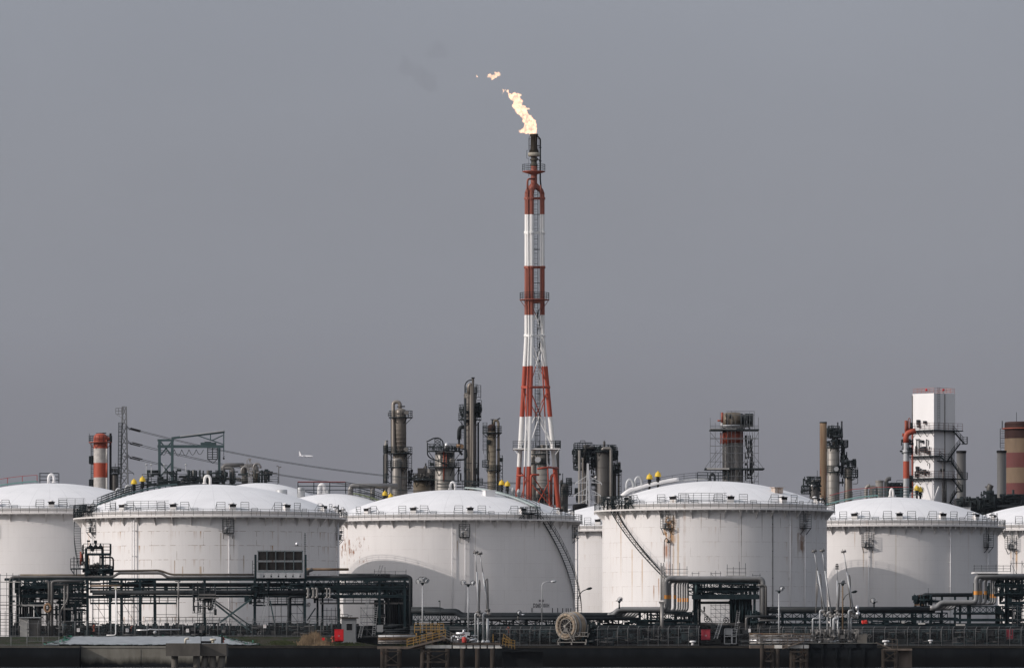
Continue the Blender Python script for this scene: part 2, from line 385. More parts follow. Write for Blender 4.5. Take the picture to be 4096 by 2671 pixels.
# ================================================================ storage tanks
class Tank:
    def __init__(s, label, xc, Y, Rpx, ytop, yapex, rimw=1.4, hatch0=0, hstep=26.5, rust=None, roofdirt=.2, zg=GZ, detail=True, curb=.75):
        k = Y/F; s.X = (xc-CX)*k; s.Y = Y; s.R = Rpx*k; s.xc = xc; s.Rpx = Rpx
        Yf = Y - s.R
        s.zt = ZC + (YH-ytop)*Yf/F; s.za = ZC + (YH-yapex)*k; s.zd = s.zt - .85; s.rimw = rimw
        s.zg = zg
        s.root = thing('storage_tank', label, 'tank', (s.X, Y, zg))
        H = s.zt - zg
        rk = dict(seam=.3, drip=.25, vstreak=.2); rk.update(rust or {})
        if 'runs' in rk:
            out = []
            for (x, y0, y1, hw, pc, st) in rk['runs']:
                a = math.asin((x-xc)/Rpx); Ys = Y - s.R*math.cos(a); out.append((a*s.R, hw, ZC+(YH-y1)*Ys/F-zg, ZC+(YH-y0)*Ys/F-zg, pc, st))
            rk['runs'] = out
        s.mshell = tank_mat('tank_shell_paint', s.R, H, **rk)
        mb = MB(); mb.lathe([(s.R, 0), (s.R, s.zd-.02-zg), (s.R, H-.25), (s.R+.12, H-.25), (s.R+.12, H)], (s.X, Y, zg), 128, cap=False)
        s.shell = mb.build('shell', s.mshell, s.root)
        mb = MB(); n = 14; rise = s.za - s.zt
        s.Rs = (s.R**2 + rise**2)/(2*rise)
        prof = [(s.R+.10, -.05)] + [(s.R*(1-i/n), s.roof_z(s.R*(1-i/n)) - s.zt) for i in range(n+1)]
        prof[-1] = (.001, prof[-1][1])
        mb.lathe(prof, (s.X, Y, s.zt), 128, cap=False)
        s.roof = mb.build('roof', roof_mat('roof_paint', s.R, dirt=roofdirt), s.root)
        # wind girder with brackets
        mb = MB(); mb.arcdeck((s.X, Y, 0), s.R+.004, s.R+rimw, s.zd-.14, s.zd, n=128)
        mb.arcdeck((s.X, Y, 0), s.R+rimw-.08, s.R+rimw+.02, s.zd-.24, s.zd-.145, n=128)
        nb = 44
        for i in range(nb):
            a = 360*i/nb + 3; s.gusset(mb, a, 1.55)
        for i in range(110):
            p = s.p(360*i/110, s.R+rimw-.03, s.zd-.2); mb.bar(p, p-Vector((0,0,.42)), .06)
        s.girder = mb.build('wind_girder', mat('girder_paint', (.66,.64,.62), .55, var=.1, rust=.22), s.root)
        # walkway railing
        mb = MB(); s.arcrail(mb, -180, 180, s.R+rimw-.08, s.zd, 1.15, 180, 2)
        s.handrail = mb.build('handrail', m_rail, s.root)
        if detail:
            for kk in range(-4, 5):
                a = hatch0 + hstep*kk
                if abs(a) < 100: s.hatch(a)
    def roof_z(s, r): return s.za - s.Rs + math.sqrt(max(0, s.Rs**2 - r*r))
    def p(s, a, r, z): return Vector((s.X + r*math.sin(rad(a)), s.Y - r*math.cos(rad(a)), z))
    def rp(s, a, f, dz=0): return s.p(a, s.R*f, s.roof_z(s.R*f)+dz)
    def ang(s, x, r=1.0): return math.degrees(math.asin(max(-1, min(1, (x-s.xc)/(s.Rpx*r)))))
    def gusset(s, mb, a, h):
        w = s.rimw-.1; t = .035
        a0 = rad(a); nx, ny = math.cos(a0)*t, math.sin(a0)*t
        tri = [s.p(a, s.R+.002, s.zd-.145), s.p(a, s.R+w, s.zd-.145), s.p(a, s.R+.002, s.zd-.145-h)]
        vs = [q+Vector((nx,ny,0)) for q in tri] + [q-Vector((nx,ny,0)) for q in tri]
        mb.add(vs, [(0,1,2),(5,4,3),(0,3,4,1),(1,4,5,2),(2,5,3,0)])
    def arcrail(s, mb, a0, a1, r, z, h, n, pstep=2, rows=3, th=.055):
        pts = [s.p(a0+(a1-a0)*i/n, r, z) for i in range(n+1)]; up = Vector((0,0,1))
        for k in range(rows):
            zz = up*(h*(1-k/rows))
            for p, q in zip(pts, pts[1:]): mb.bar(p+zz, q+zz, th)
        for p in pts[::pstep]: mb.bar(p, p+up*h, th)
    def hatch(s, a):
        # vent hatch at the roof edge between two guard frames
        r = s.R-.55; z = s.roof_z(r)
        mb = MB(); rz = rad(a)
        mb.box(s.p(a, r, z+.3), (1.05, .7, .8), rz)
        h = mb.build('roof_hatch', m_whiterust, s.root)
        mb = MB(); mb.box(s.p(a, r-.1, z+.86), (1.35, 1.0, .12), rz); mb.box(s.p(a, r+.33, z+.62), (1.1, .18, .34), rz)
        mb.build('hatch_lid', m_black, h)
        mb = MB(); mb.sphere(s.p(a, r-.35, z+1.02), .34, 10, (1.2,1,.55)); mb.build('hatch_cap', m_white, h)
        dw = math.degrees(2.1/s.R); hw = math.degrees(.72/s.R)
        for sg in (-1, 1):
            mb = MB(); c = a + sg*dw
            s.arcrail(mb, c-hw, c+hw, s.R-.1, s.zt-.1, 1.6, 1, 1, 4, .07)
            q = s.p(c+sg*hw, s.R-.1, s.zt+1.3); mb.bar(q, s.p(c+sg*(hw+.8), s.R-.9, s.zt), .05)
            mb.build('guard_rail', m_rail, s.root)
        if s.R > 18:
            mb = MB(); c = a + dw*1.85; s.arcrail(mb, c-hw*.75, c+hw*.75, s.R-.1, s.zt-.1, .62, 1, 1, 2, .06); mb.build('guard_rail', m_rail, s.root)
    def long_rail(s, a0, a1, f=.97, h=1.5, rows=4, m=None):
        mb = MB(); n = max(4, int((a1-a0)/1.0)); s.arcrail(mb, a0, a1, s.R*f, s.roof_z(s.R*f)-.05, h, n, 4, rows, .06)
        return mb.build('guard_rail', m or m_rail, s.root)
    def gooseneck(s, a, f, h=1.3, r=.24, w=.9, m=None, dx=1):
        b = s.rp(a, f); mb = MB()
        pts = [b-Vector((0,0,.2)), b+Vector((0,0,h*.55))]
        for i in range(1, 9):
            t = math.pi*i/9; pts.append(b + Vector((dx*w/2*(1-math.cos(t)), 0, h*.55 + h*.45*math.sin(t))))
        pts.append(b + Vector((dx*w, 0, h*.45))); pts.append(b+Vector((dx*w, 0, h*.18)))
        mb.tube(pts, r, 10)
        e = b+Vector((dx*w, 0, h*.10)); mb.lathe([(r*1.5, -.06), (r*1.5, .1), (r, .16)], e, 10)
        return mb.build('gooseneck_vent', m or m_white, s.root)
    def yellow_valve(s, a, f, h=2.6, sc_=1.0):
        b = s.rp(a, f); mb = MB()
        mb.lathe([(.18,-.2),(.18,h*.30),(.34,h*.32),(.34,h*.38),(.22,h*.42),(.36,h*.50),(.26,h*.58),(.34,h*.63),(.22,h*.68),(.2,h*.74)], b, 12)
        st = mb.build('breather_valve', m_black, s.root)
        mb = MB(); z = h*.68
        mb.lathe([(.50*sc_,z+.02),(.56*sc_,z),(.57*sc_,z+.10),(.45*sc_,z+.52),(.38*sc_,z+.72),(.13,z+.80),(.10,z+.98),(.02,z+1.0)], b, 14)
        mb.build('valve_hood', m_yellow, st)
    def balcony(s, x, ybot, w=1.9, d=.95, m=None, drop=True):
        a = s.ang(x); Yf = s.Y - s.R*math.cos(rad(a)); z = ZC + (YH-ybot)*Yf/F
        rz = rad(a); T = Vector((math.cos(rz), math.sin(rz), 0)); N = Vector((math.sin(rz), -math.cos(rz), 0))
        c = s.p(a, s.R, z); mb = MB(); up = Vector((0,0,1))
        mb.box(c + N*(d/2+.01), (w, d, .1), rz)
        for sg in (-1, 1):
            mb.bar(c + T*sg*w*.42 + N*d, c + T*sg*w*.42 - up*1.0 + N*.04, .09)
            for q in (N*.05, N*d): mb.bar(c+T*sg*w/2+q, c+T*sg*w/2+q+up*2.3, .06)
        for k in range(1, 7):
            zz = up*(k*2.3/6)
            mb.bar(c-T*w/2+N*d+zz, c+T*w/2+N*d+zz, .05)
            for sg in (-1, 1): mb.bar(c+T*sg*w/2+N*.05+zz, c+T*sg*w/2+N*d+zz, .045)
        ladder(mb, c+N*.25, Vector((c.x, c.y, s.zd-.1))+N*.25, .55, T, .4, .03)
        b = mb.build('access_balcony', m or m_rail, s.root)
        mb = MB(); mb.lathe([(.22,0),(.22,.5),(.32,.55),(.32,.8),(.2,.95)], c + N*.5 + up*.05 - T*.3, 10)
        mb.sphere(c + N*.6 + up*1.35 + T*.35, .28, 8); mb.build('nozzle', m_galv, b)
        if drop:
            mb = MB(); q = c + N*.28 + T*.15; mb.tube([q, Vector((q.x, q.y, s.zg+.5))], .09, 8)
            for k in range(4):
                zz = s.zg + (z-s.zg)*(k+.6)/4; p = s.p(a, s.R, zz)+T*.15; mb.bar(p, p+N*.4, .12)
            mb.build('drain_pipe', m_white, s.root)
    def downpipe(s, x, y0=None, r=.08, off=.35, m=None):
        a = s.ang(x); q = s.p(a, s.R+off, s.zg); mb = MB()
        Yf = q.y; z1 = s.zd-.3 if y0 is None else ZC + (YH-y0)*Yf/F
        mb.tube([(q.x, q.y, s.zg+.3), (q.x, q.y, z1)], r, 8)
        for k in range(5):
            zz = s.zg + (z1-s.zg)*(k+.5)/5; mb.bar(s.p(a, s.R-.01, zz), s.p(a, s.R+off+.05, zz), .12)
        mb.build('drain_pipe', m or m_white, s.root)
    def stair(s, a0, a1, z0=None, z1=None, r0=.12, r1=1.25, m=None, flip=False):
        z0 = s.zd if z0 is None else z0; z1 = s.zg if z1 is None else z1
        n = max(20, int(abs(z0-z1)/.42)); mb = MB()
        tr = []
        for i in range(n+1):
            t = i/n; a = a0+(a1-a0)*t; z = z0+(z1-z0)*t
            tr.append((a, z))
        for a, z in tr[1:]:
            mb.box(s.p(a, s.R+(r0+r1)/2, z), (.26, r1-r0, .05), rad(a))
        for rr in (r0, r1):
            pts = [s.p(a, s.R+rr, z) for a, z in tr]
            for p, q in zip(pts[::2], pts[2::2]): mb.bar(p, q, .06, .18)
        st = mb.build('stairway', m or m_rail, s.root)
        mb = MB(); pts = [s.p(a, s.R+r1, z) for a, z in tr]; up = Vector((0,0,1))
        for h in (1.05, .55):
            for p, q in zip(pts[::2], pts[2::2]): mb.bar(p+up*h, q+up*h, .05)
        for p in pts[::3]: mb.bar(p, p+up*1.05, .05)
        mb.build('handrail', m or m_rail, st)
    def roofwalk(s, a, f0, f1, w=.9, m=None, mrail=None, rails=(-1,1), beam=.22, rows=3):
        n = 14; T = Vector((math.cos(rad(a)), math.sin(rad(a)), 0)); mb = MB()
        pts = [s.rp(a, f0+(f1-f0)*i/n, .42) for i in range(n+1)]
        for p, q in zip(pts, pts[1:]):
            mb.bar(p, q, w, .08)
            for sg in (-1,1): mb.bar(p+T*sg*w/2, q+T*sg*w/2, .08, beam)
        for i, p in enumerate(pts):
            if i % 2 == 0:
                for sg in (-1,1): mb.bar(p+T*sg*w*.4, p+T*sg*w*.4-Vector((0,0,.5)), .1)
        wk = mb.build('roof_walkway', m or m_teal, s.root)
        mb = MB(); up = Vector((0,0,1))
        for sg in rails:
            for h in [1.15*(1-k/rows) for k in range(rows)]:
                for p, q in zip(pts, pts[1:]): mb.bar(p+T*sg*w/2+up*h, q+T*sg*w/2+up*h, .055)
            for p in pts[::2]: mb.bar(p+T*sg*w/2, p+T*sg*w/2+up*1.15, .055)
        mb.build('handrail', mrail or m_rail, wk)
    def rim_landing(s, a, w=3.2, d=2.6):
        # cluttered stair-head platform standing on the rim
        mb = MB(); T = Vector((math.cos(rad(a)), math.sin(rad(a)), 0)); N = Vector((math.sin(rad(a)), -math.cos(rad(a)), 0))
        c = s.p(a, s.R+.3, s.zd+.05); up = Vector((0,0,1))
        mb.box(c+up*1.0, (w, d, .1), rad(a))
        for i in (-1,1):
            for j in (-1,1): mb.bar(c+T*i*w*.48+N*j*d*.45, c+T*i*w*.48+N*j*d*.45+up*2.2, .09)
        cs = [c+T*i*w*.48+N*j*d*.45+up*1.05 for i, j in ((-1,-1),(1,-1),(1,1),(-1,1))]
        rail(mb, cs, 1.15, 4, .8, .035, True)
        for sg in (-1, 1):
            a_ = c+T*sg*w*.5; ladder(mb, a_+T*sg*1.1+N*.3, a_+up*1.05+N*.3, .7, N, .25, .04)
            for q in (-.35,.35): mb.bar(a_+T*sg*1.1+N*(.3+q)+up*1.0, a_+up*2.1+N*(.3+q), .05)
        for k in range(9):
            p = c + T*R_.uniform(-w/2,w/2) + N*R_.uniform(-d/2,d/2); mb.tube([p, p+up*R_.uniform(.6,1.9)], R_.uniform(.06,.14), 7)
        for k in range(5):
            p = c + T*R_.uniform(-w/2,w/2) + N*R_.uniform(-d/2,d/2) + up*R_.uniform(.4,1.3); mb.tube([p, p+T*R_.uniform(-1.2,1.2)], .09, 7)
        return mb.build('stair_landing', m_rail, s.root)
    def letters(s, text, x0, x1, y0, y1, mat_):
        cu = bpy.data.curves.new('lettering', 'FONT'); cu.body = text; cu.size = 1; cu.offset = .012
        ob = bpy.data.objects.new('lettering', cu); COL.objects.link(ob)
        dg = bpy.context.evaluated_depsgraph_get(); dg.update()
        me = bpy.data.meshes.new_from_object(ob.evaluated_get(dg)); bpy.data.objects.remove(ob)
        xs = [v.co.x for v in me.vertices]; ys = [v.co.y for v in me.vertices]
        if not xs: return
        xa, xb, ya, yb = min(xs), max(xs), min(ys), max(ys)
        am = s.ang((x0+x1)/2); Yf = s.Y - s.R*math.cos(rad(am)); z0 = ZC+(YH-y1)*Yf/F; z1 = ZC+(YH-y0)*Yf/F
        a0, a1 = s.ang(x0), s.ang(x1); vs = []
        for v in me.vertices:
            t = (v.co.x-xa)/(xb-xa); q = (v.co.y-ya)/(yb-ya); vs.append(s.p(a0+(a1-a0)*t, s.R+.03, z0+(z1-z0)*q))
        mb = MB(); mb.add(vs, [list(p.vertices) for p in me.polygons]); mb.build('lettering', mat_, s.root)

RP = (.22,.085,.03)
t1 = Tank('white domed tank cut by the left picture edge, red railed walkway on its dome', 197, 1060, 487, 2031, 1932, hatch0=5.7, hstep=27, rust=dict(seam=.08, drip=.05, vstreak=.05), roofdirt=.05)
t2 = Tank('rust-seamed white domed tank behind the tall pipe rack and dark screen', 842, 1000, 516, 2042, 1937, hatch0=-13.6, rust=dict(seam=.85, drip=1.0, vstreak=.3, runs=[(371,2110,2420,.18,(.48,.27,.12),.85),(352,2110,2200,.12,(.4,.24,.12),.6),(728,2240,2330,.10,(.30,.18,.1),.8),(760,2264,2340,.12,(.34,.2,.1),.7),(831,2264,2330,.25,(.42,.27,.14),.7),(909,2130,2300,.14,(.3,.22,.15),.7),(953,2384,2500,.10,(.22,.12,.07),.9),(960,2140,2240,.14,(.2,.15,.11),.7),(998,2220,2300,.14,(.28,.18,.1),.8),(1280,2110,2150,.1,(.2,.15,.1),.6)]))
t3 = Tank('white domed tank lettered D26D-101H under the flare tower', 1821, 1042, 479, 2055, 1958.5, hatch0=7.7, hstep=27.5, roofdirt=.55,
          rust=dict(seam=.12, drip=.05, vstreak=.12, runs=[(1834,2160,2240,.14,(.36,.24,.13),.7),(1905,2090,2440,.06,(.3,.24,.2),.6),(1395,2090,2360,.16,(.5,.36,.22),.5),(2085,2090,2130,.1,(.2,.16,.13),.7),(2136,2090,2160,.1,(.2,.16,.13),.7)], patches=((-27.2,-16.5,14.6,19.6,.56,RP),(-27.0,-21,16.2,18.6,.50,RP))))
t4 = Tank('white tank with brown rust runs and a dark spiral stair on its left', 2858, 960, 449, 2012, 1924, hatch0=6.3, hstep=30,
          rust=dict(seam=.35, drip=.35, vstreak=.5, runs=[(2479,2055,2345,.16,(.40,.24,.12),.8),(2462,2052,2130,.12,(.40,.24,.12),.6),(2522,2195,2440,.16,(.46,.30,.16),.8),(2561,2235,2440,.14,(.42,.26,.13),.8),(2606,2340,2405,.16,(.33,.16,.08),.9),(2625,2312,2405,.18,(.36,.19,.10),.9),(2700,2110,2450,.22,(.50,.36,.22),.8),(2682,2060,2440,.20,(.42,.30,.2),.7),(2790,2050,2130,.10,(.25,.18,.13),.7),(2865,2052,2140,.12,(.2,.15,.12),.7),(2948,2050,2310,.10,(.16,.13,.11),.8),(3030,2052,2180,.09,(.15,.12,.10),.8),(3104,2070,2120,.08,(.15,.12,.10),.7),(3176,2130,2240,.30,(.30,.22,.16),.7),(3196,2140,2260,.30,(.28,.2,.15),.6),(3262,2080,2150,.1,(.2,.15,.12),.6)], patches=((-9.4,-8.2,14.4,16.9,0,(.34,.15,.08)),(-8.9,-8.2,11.2,13.9,.40,(.34,.15,.08)),(-9.8,-7.2,16.8,21.5,.46,(.42,.25,.13)),(15.2,16.6,15.2,19.8,.47,(.22,.13,.09)))))
t5 = Tank('clean white domed tank below the white box tower, partly shaded', 3570, 1003, 420, 2078.6, 1988, hatch0=0, hstep=25, rust=dict(seam=.06, drip=.02, vstreak=.22, runs=[(3396,2125,2200,.1,(.4,.28,.18),.7),(3429,2190,2330,.14,(.36,.26,.18),.7),(3466,2190,2300,.10,(.3,.22,.16),.7),(3555,2115,2440,.2,(.5,.45,.38),.5)]), roofdirt=.04)
t6 = Tank('sunlit white tank cut by the right picture edge', 4263, 1060, 450, 2096, 2008, hatch0=-24, hstep=26, rust=dict(seam=.1, drip=.1, vstreak=.8, runs=[(4012,2200,2260,.2,(.4,.26,.14),.8),(4032,2200,2290,.3,(.44,.26,.12),.9)]))
tb = Tank('cream domed tank peeping out behind the rust-seamed tank, below the machinery', 1040, 1150, 330, 2061, 1931, detail=False, rust=dict(seam=.1), roofdirt=.35)
tc_ = Tank('white dome with a red topped rail and a thick grey roof pipe', 1330, 1085, 330, 2079, 1974, detail=False)
td = Tank('bright white tank wedged between the lettered tank and the rust run tank', 2566, 1100, 450, 2100, 2005, hatch0=-24, hstep=26, rust=dict(seam=.05))
m_ink = mat('black_lettering', (.012,.013,.016), .6, var=.1)
m_railred = mat('red_railing_paint', (.30,.05,.05), .6, var=.1)
m_tealpale = mat('pale_teal_paint', (.14,.25,.24), .6, var=.15)

# --- tank 1
t1.balcony(4, 2138); t1.gooseneck(0, .06, 1.6, .27, 1.0, dx=1)
mb = MB()
pts = [t1.rp(0,.0)+Vector((PX(q,1060)+.0, 0, 0)) for q in (-40, 36)]
rail(mb, [pts[0], pts[1]], 1.9, 3, 3.5, .04); rail(mb, [pts[0]+Vector((0,2,0)), pts[1]+Vector((0,2,0))], 1.9, 3, 3.5, .04)
mb.build('guard_rail', m_rail, t1.root)
t1.roofwalk(-90, .1, .95, .8, m_tealpale, m_railred, rows=1)
t1.long_rail(9, 22)
# --- tank 2
t2.stair(-93, -70, z1=ZC+(YH-2272)*(1000-5)/F); t2.rim_landing(-66); t2.rim_landing(-82, 2.4, 2.2)
t2.roofwalk(-92, .26, .88, 1.0); t2.roofwalk(-97, .55, .86, .5, m_galv)
for x, dh in ((535, 2.7), (569, 2.8)): t2.yellow_valve(-92, (842-x)/516, dh)
for x in (452, 492): t2.gooseneck(-100, (842-x)/516*1.0, 2.2, .2, 1.0, m_galv)
t2.gooseneck(0, .03, 1.5, .25, 1.0, m_whiterust, dx=-1)
t2.long_rail(-38, -16); t2.long_rail(-53, -45); 
t2.balcony(392, 2128); t2.balcony(937, 2130); t2.downpipe(561); t2.downpipe(572, r=.12, off=.5); t2.downpipe(1345, r=.16, off=.5)
t2.balcony(1352, 2158, drop=False)
t2.letters('D26D', 1222, 1252, 2408, 2424, m_ink)
# --- tank 3
t3.stair(45.5, 101); t3.rim_landing(38, 3.0, 2.4); t3.roofwalk(50, .12, .9, .9, mat('pale_walkway_paint', (.33,.39,.385), .6, var=.15, rust=.1))
for x, dh in ((2007, 2.4), (2030, 2.4)): t3.yellow_valve(66, (x-1821)/479/math.sin(rad(66)), dh)
for x in (2052, 2074):
    b = t3.rp(60, (x-1821)/479/math.sin(rad(60))); mb = MB(); mb.lathe([(.22,-.2),(.22,.6),(.38,.75),(.36,1.3),(.12,1.75),(.01,1.8)], b, 10); mb.build('breather_valve', m_galv, t3.root)
t3.gooseneck(0, .05, 1.35, .23, .9, dx=-1)
mb = MB(); q = t3.rp(0, .1)
for dy in (0, 2.4): rail(mb, [q+Vector((-3.3,dy,0)), q+Vector((3.6,dy,0))], 1.7, 3, 2.0, .035)
mb.build('guard_rail', m_rail, t3.root)
mb = MB(); q = t3.rp(33, .52); mb.box(q+Vector((0,0,.35)), (1.9,1.6,1.1), rad(20)); mb.box(q+Vector((0,0,.94)), (2.2,1.9,.08), rad(20)); mb.build('roof_box', m_white, t3.root)
t3.balcony(1861, 2147); t3.balcony(2291, 2150); t3.downpipe(1814, r=.09); t3.downpipe(2299, r=.1, off=.5)
t3.letters('D26D-101H', 2131, 2194, 2412, 2428, m_ink); t3.letters('保 温', 2153, 2174, 2396.5, 2405, m_ink)
mb = MB()
for x in (2126, 2164, 2207, 2228, 2248, 2262, 2270, 2281):
    a = t3.ang(x); mb.bar(t3.p(a, t3.R+.05, 10.0), t3.p(a, t3.R+.05, 9.2), .12)
mb.build('marker_strips', m_pipedark, t3.root)
# --- tank 4
t4.stair(-62, -25.5, z1=ZC+(YH-2318)*943/F); t4.rim_landing(-68, 3.4, 2.6); t4.rim_landing(-52, 2.0, 2.0)
t4.roofwalk(-92, .06, .80, 1.0, m_galv, rails=(-1,))
mb = MB(); pts = [t4.rp(-86, .83, .3), t4.rp(-86, .76, .9)] + [t4.rp(-86, .76-.44*i/8, .75) for i in range(1,9)]
mb.tube(fillet(pts, .8), .33, 12); mb.build('roof_pipe', m_white, t4.root)
for x in (2532, 2566): t4.gooseneck(-86, (2858-x)/449, 2.4, .22, 1.15, m_galv, dx=-1)
for x, dh in ((2597, 2.5), (2631, 2.6)): t4.yellow_valve(-86, (2858-x)/449, dh)
q = t4.rp(0, .08); mb = MB()
for dy in (0.5, 2.6): rail(mb, [q+Vector((-2.9,dy,0)), q+Vector((2.4,dy,0))], 1.5, 3, 1.7, .035)
mb.build('guard_rail', m_rail, t4.root)
t4.gooseneck(0, .06, 1.2, .2, .8, m_pipedark, dx=-1)
t4.long_rail(-21.0, 4.3); t4.long_rail(-32, -27, h=.8, rows=2)
t4.balcony(2661, 2112); t4.balcony(3198, 2112); t4.downpipe(3138); t4.downpipe(3072, r=.05, off=.1, m=m_pipedark)
t4.letters('1010', 3227, 3243, 2436, 2452, m_ink)
mb = MB(); q = t4.rp(48, .72); mb.box(q+Vector((0,0,.3)), (1.6,1.2,.9), rad(30)); mb.box(q+Vector((0,0,.8)), (2.1,1.6,.1), rad(30)); mb.build('roof_box', mat('rusted_box_paint', (.5,.42,.36), .7, rust=.5), t4.root)
mb = MB(); q = t4.p(-27, t4.R+.75, ZC+(YH-2272)*945/F); up = Vector((0,0,1)); mb.tube(fillet([q+up*1.0, q+up*4.6, q+up*5.1+Vector((.35,0,0)), q+up*4.5+Vector((.7,0,0))], .4), .06, 6)
mb.lathe([(.08,.3),(.34,-.1),(.05,-.05)], q+up*4.3+Vector((.7,0,0)), 8); mb.build('gooseneck_lamp', m_rail, t4.root)
# --- tank 5
t5.roofwalk(-92, .14, .7, .9, m_tealpale, m_rail, rails=(-1,)); t5.gooseneck(0, .08, 1.4, .22, .5, m_whiterust, dx=-1)
q = t5.rp(0, .0); mb = MB()
for dy in (-1, 1.5): rail(mb, [q+Vector((-3.4,dy,-.1)), q+Vector((5.2,dy,-.1))], 1.6, 3, 1.2, .035)
mb.build('guard_rail', m_teal, t5.root)
mb = MB(); rail(mb, [q+Vector((-11,2,-1.4)), q+Vector((-7,2,-.3)), q+Vector((-2,2,.1)), q+Vector((3,2,.1))], 1.75, 1, 2, .05, post=False); mb.build('guard_rail', m_railred, t5.root)
for x, dh in ((3670, 2.2), (3684, 1.9)): t5.yellow_valve(108, (x-3570)/420/math.sin(rad(108)), dh, .95)
t5.balcony(3447, 2186); t5.balcony(3926, 2187); t5.downpipe(3769)
t6.balcony(4015, 2193); t6.long_rail(-60, -50)
# --- far tanks
q = tc_.rp(0, 0); mb = MB()
xs = [-6.6, -3.2, .5, 3.2, 6.4, 9.6, 12.5]
mb2 = MB()
for dy in (-1, 1.5): rail(mb2, [q+Vector((xs[0],dy,0)), q+Vector((2.5,dy,0)), q+Vector((8.0,dy,-.9)), q+Vector((13.0,dy,-2.9))], 2.2, 3, 2.6, .04)
mb2.build('guard_rail', m_rail, tc_.root)
mb2 = MB(); rail(mb2, [q+Vector((-6.6,-1.05,0)), q+Vector((2.5,-1.05,0))], 2.27, 1, 9, .045, post=False); mb2.build('guard_rail', m_railred, tc_.root)
mb.tube(fillet([q+Vector((3.4,0,-.4)), q+Vector((3.4,0,1.5)), q+Vector((12.4,.5,1.5))], .9), .5, 12)
for dx, dz in ((7.6,-1.1),(10.9,-2.2)): mb.tube([q+Vector((dx,.4,dz)), q+Vector((dx,.4,1.3))], .45, 10)
mb.build('roof_pipe', m_pipelit, tc_.root)
tc_.roofwalk(72, .28, .8, 1.3, mat('mossy_walkway', (.10,.12,.07), .8, var=.5, scale=3), m_rail)
for f in (.62, .69): tc_.yellow_valve(84, f+.02, 2.4)
mb = MB()
for dx, h, r in ((-9.7,1.2,1.1),(-6.0,1.6,.75),(-.9,1.2,.4)): mb.lathe([(r,-.8),(r,h),(r*.9,h+.1)], q+Vector((dx,0,-.5)), 14)
mb.build('roof_vent', m_galv, tc_.root)
tc_.gooseneck(-90, .16, 1.8, .4, 1.0)

# ================================================================ flare tower
YF = 1150; fx = lambda x, y, dy=0: P(x, y, YF+dy)
flare = thing('flare_tower', 'tall red and white flare tower with three pipe legs, burning at its top', 'flare tower', (fx(2140,2563).x, YF, GZ))
m_fredB = mat('flare_red_paint', (.35,.064,.036), .55, var=.10, scale=.4)
m_fredT = mat('flare_red_faded', (.24,.072,.048), .6, var=.16, scale=.4)
m_fwhite = mat('flare_white_paint', (.74,.73,.71), .5, var=.05)
bands = [(735, 858, 1), (858, 1064, 2), (1064, 1260, 1), (1260, 1464, 2), (1464, 1666, 0), (1666, 1866, 2), (1866, 2580, 0)]
FM = [m_fredB, m_fredT, m_fwhite]
def banded(mb, ctrl, r, n=14, y0=735, y1=2580):
    # ctrl: list of (y, x, depth offset); tube cut at the paint bands
    def at(y):
        for (ya, xa, da), (yb, xb, db) in zip(ctrl, ctrl[1:]):
            if y <= yb: t = (y-ya)/(yb-ya); return fx(xa+(xb-xa)*t, y, da+(db-da)*t)
        return fx(ctrl[-1][1], y, ctrl[-1][2])
    for a, b, mi in bands:
        a, b = max(a, y0), min(b, y1)
        if b <= a: continue
        ys = [a] + [c[0] for c in ctrl if a < c[0] < b] + [b]
        mb.mi = mi; mb.tube([at(y) for y in ys], r, n, caps=False)
    mb.mi = 0; return at
legs = {'L': [(770,2108,.9),(1340,2107,.9),(2050,2066,4.5),(2580,2036,7)], 'F': [(770,2126,-1.6),(1340,2126,-1.6),(2050,2111,-5.5),(2580,2100,-8)], 'R': [(770,2169,.9),(1340,2170,.9),(2050,2236,4.5),(2580,2285,7)]}
LAT = {}
for k, c in legs.items():
    mb = MB(); LAT[k] = banded(mb, c, .47, y0=772 if k != 'F' else 760)
    # crotch to the riser
    top = fx(2136, 738, 0); mb.mi = 1; mb.tube([LAT[k](775), LAT[k](775).lerp(top, .15)+Vector((0,0,.35)), top], [.47,.5,.62], 14)
    mb.build('leg', FM, flare)
mb = MB(); banded(mb, [(745,2110,-2.0),(1340,2116,-2.0),(2050,2092,-6),(2580,2075,-8)], .17, 8, 760, 2580)
mb.mi = 1; mb.tube(fillet([fx(2110,760,-2.0), fx(2110,716,-2.0), fx(2137,716,-.8)], .6), .2, 8)
mb.build('steam_pipe', FM, flare)
mb = MB(); banded(mb, [(700,2163,-.6),(1340,2163,-.4),(2050,2200,0),(2580,2220,0)], .15, 8, 740, 2580); mb.build('steam_pipe', FM, flare)
# riser, tip
mb = MB(); mb.mi = 0; b0 = fx(2136, 740)
def zz(y): return fx(0, y).z - b0.z
mb.lathe([(.62, 0), (.66, zz(730)), (.64, zz(700)), (.64, zz(665))], b0, 18); mb.build('riser', m_fredT, flare)
m_tip = mat('heat_stained_steel', (.075,.068,.055), .6, metal=.4, var=.35, scale=.5)
mb = MB(); mb.lathe([(.62, zz(665)), (.78, zz(663)), (.78, zz(659)), (.60, zz(657)), (.60, zz(644)), (.80,zz(642)), (.80,zz(637)), (.60, zz(635)), (.60, zz(624))], b0, 18); mb.build('riser_neck', m_tip, flare)
mb = MB(); mb.lathe([(1.0, zz(627)), (1.22, zz(624)), (1.25, zz(612)), (1.05, zz(611))], b0, 18); mb.build('tip_collar', mat('tip_collar_paint', (.30,.28,.23), .6), flare)
mb = MB(); mb.lathe([(1.05, zz(611)), (.80, zz(598)), (.72, zz(585)), (.70, zz(547)), (.82, zz(545)), (.86, zz(536.5)), (.62, zz(536))], b0, 18)
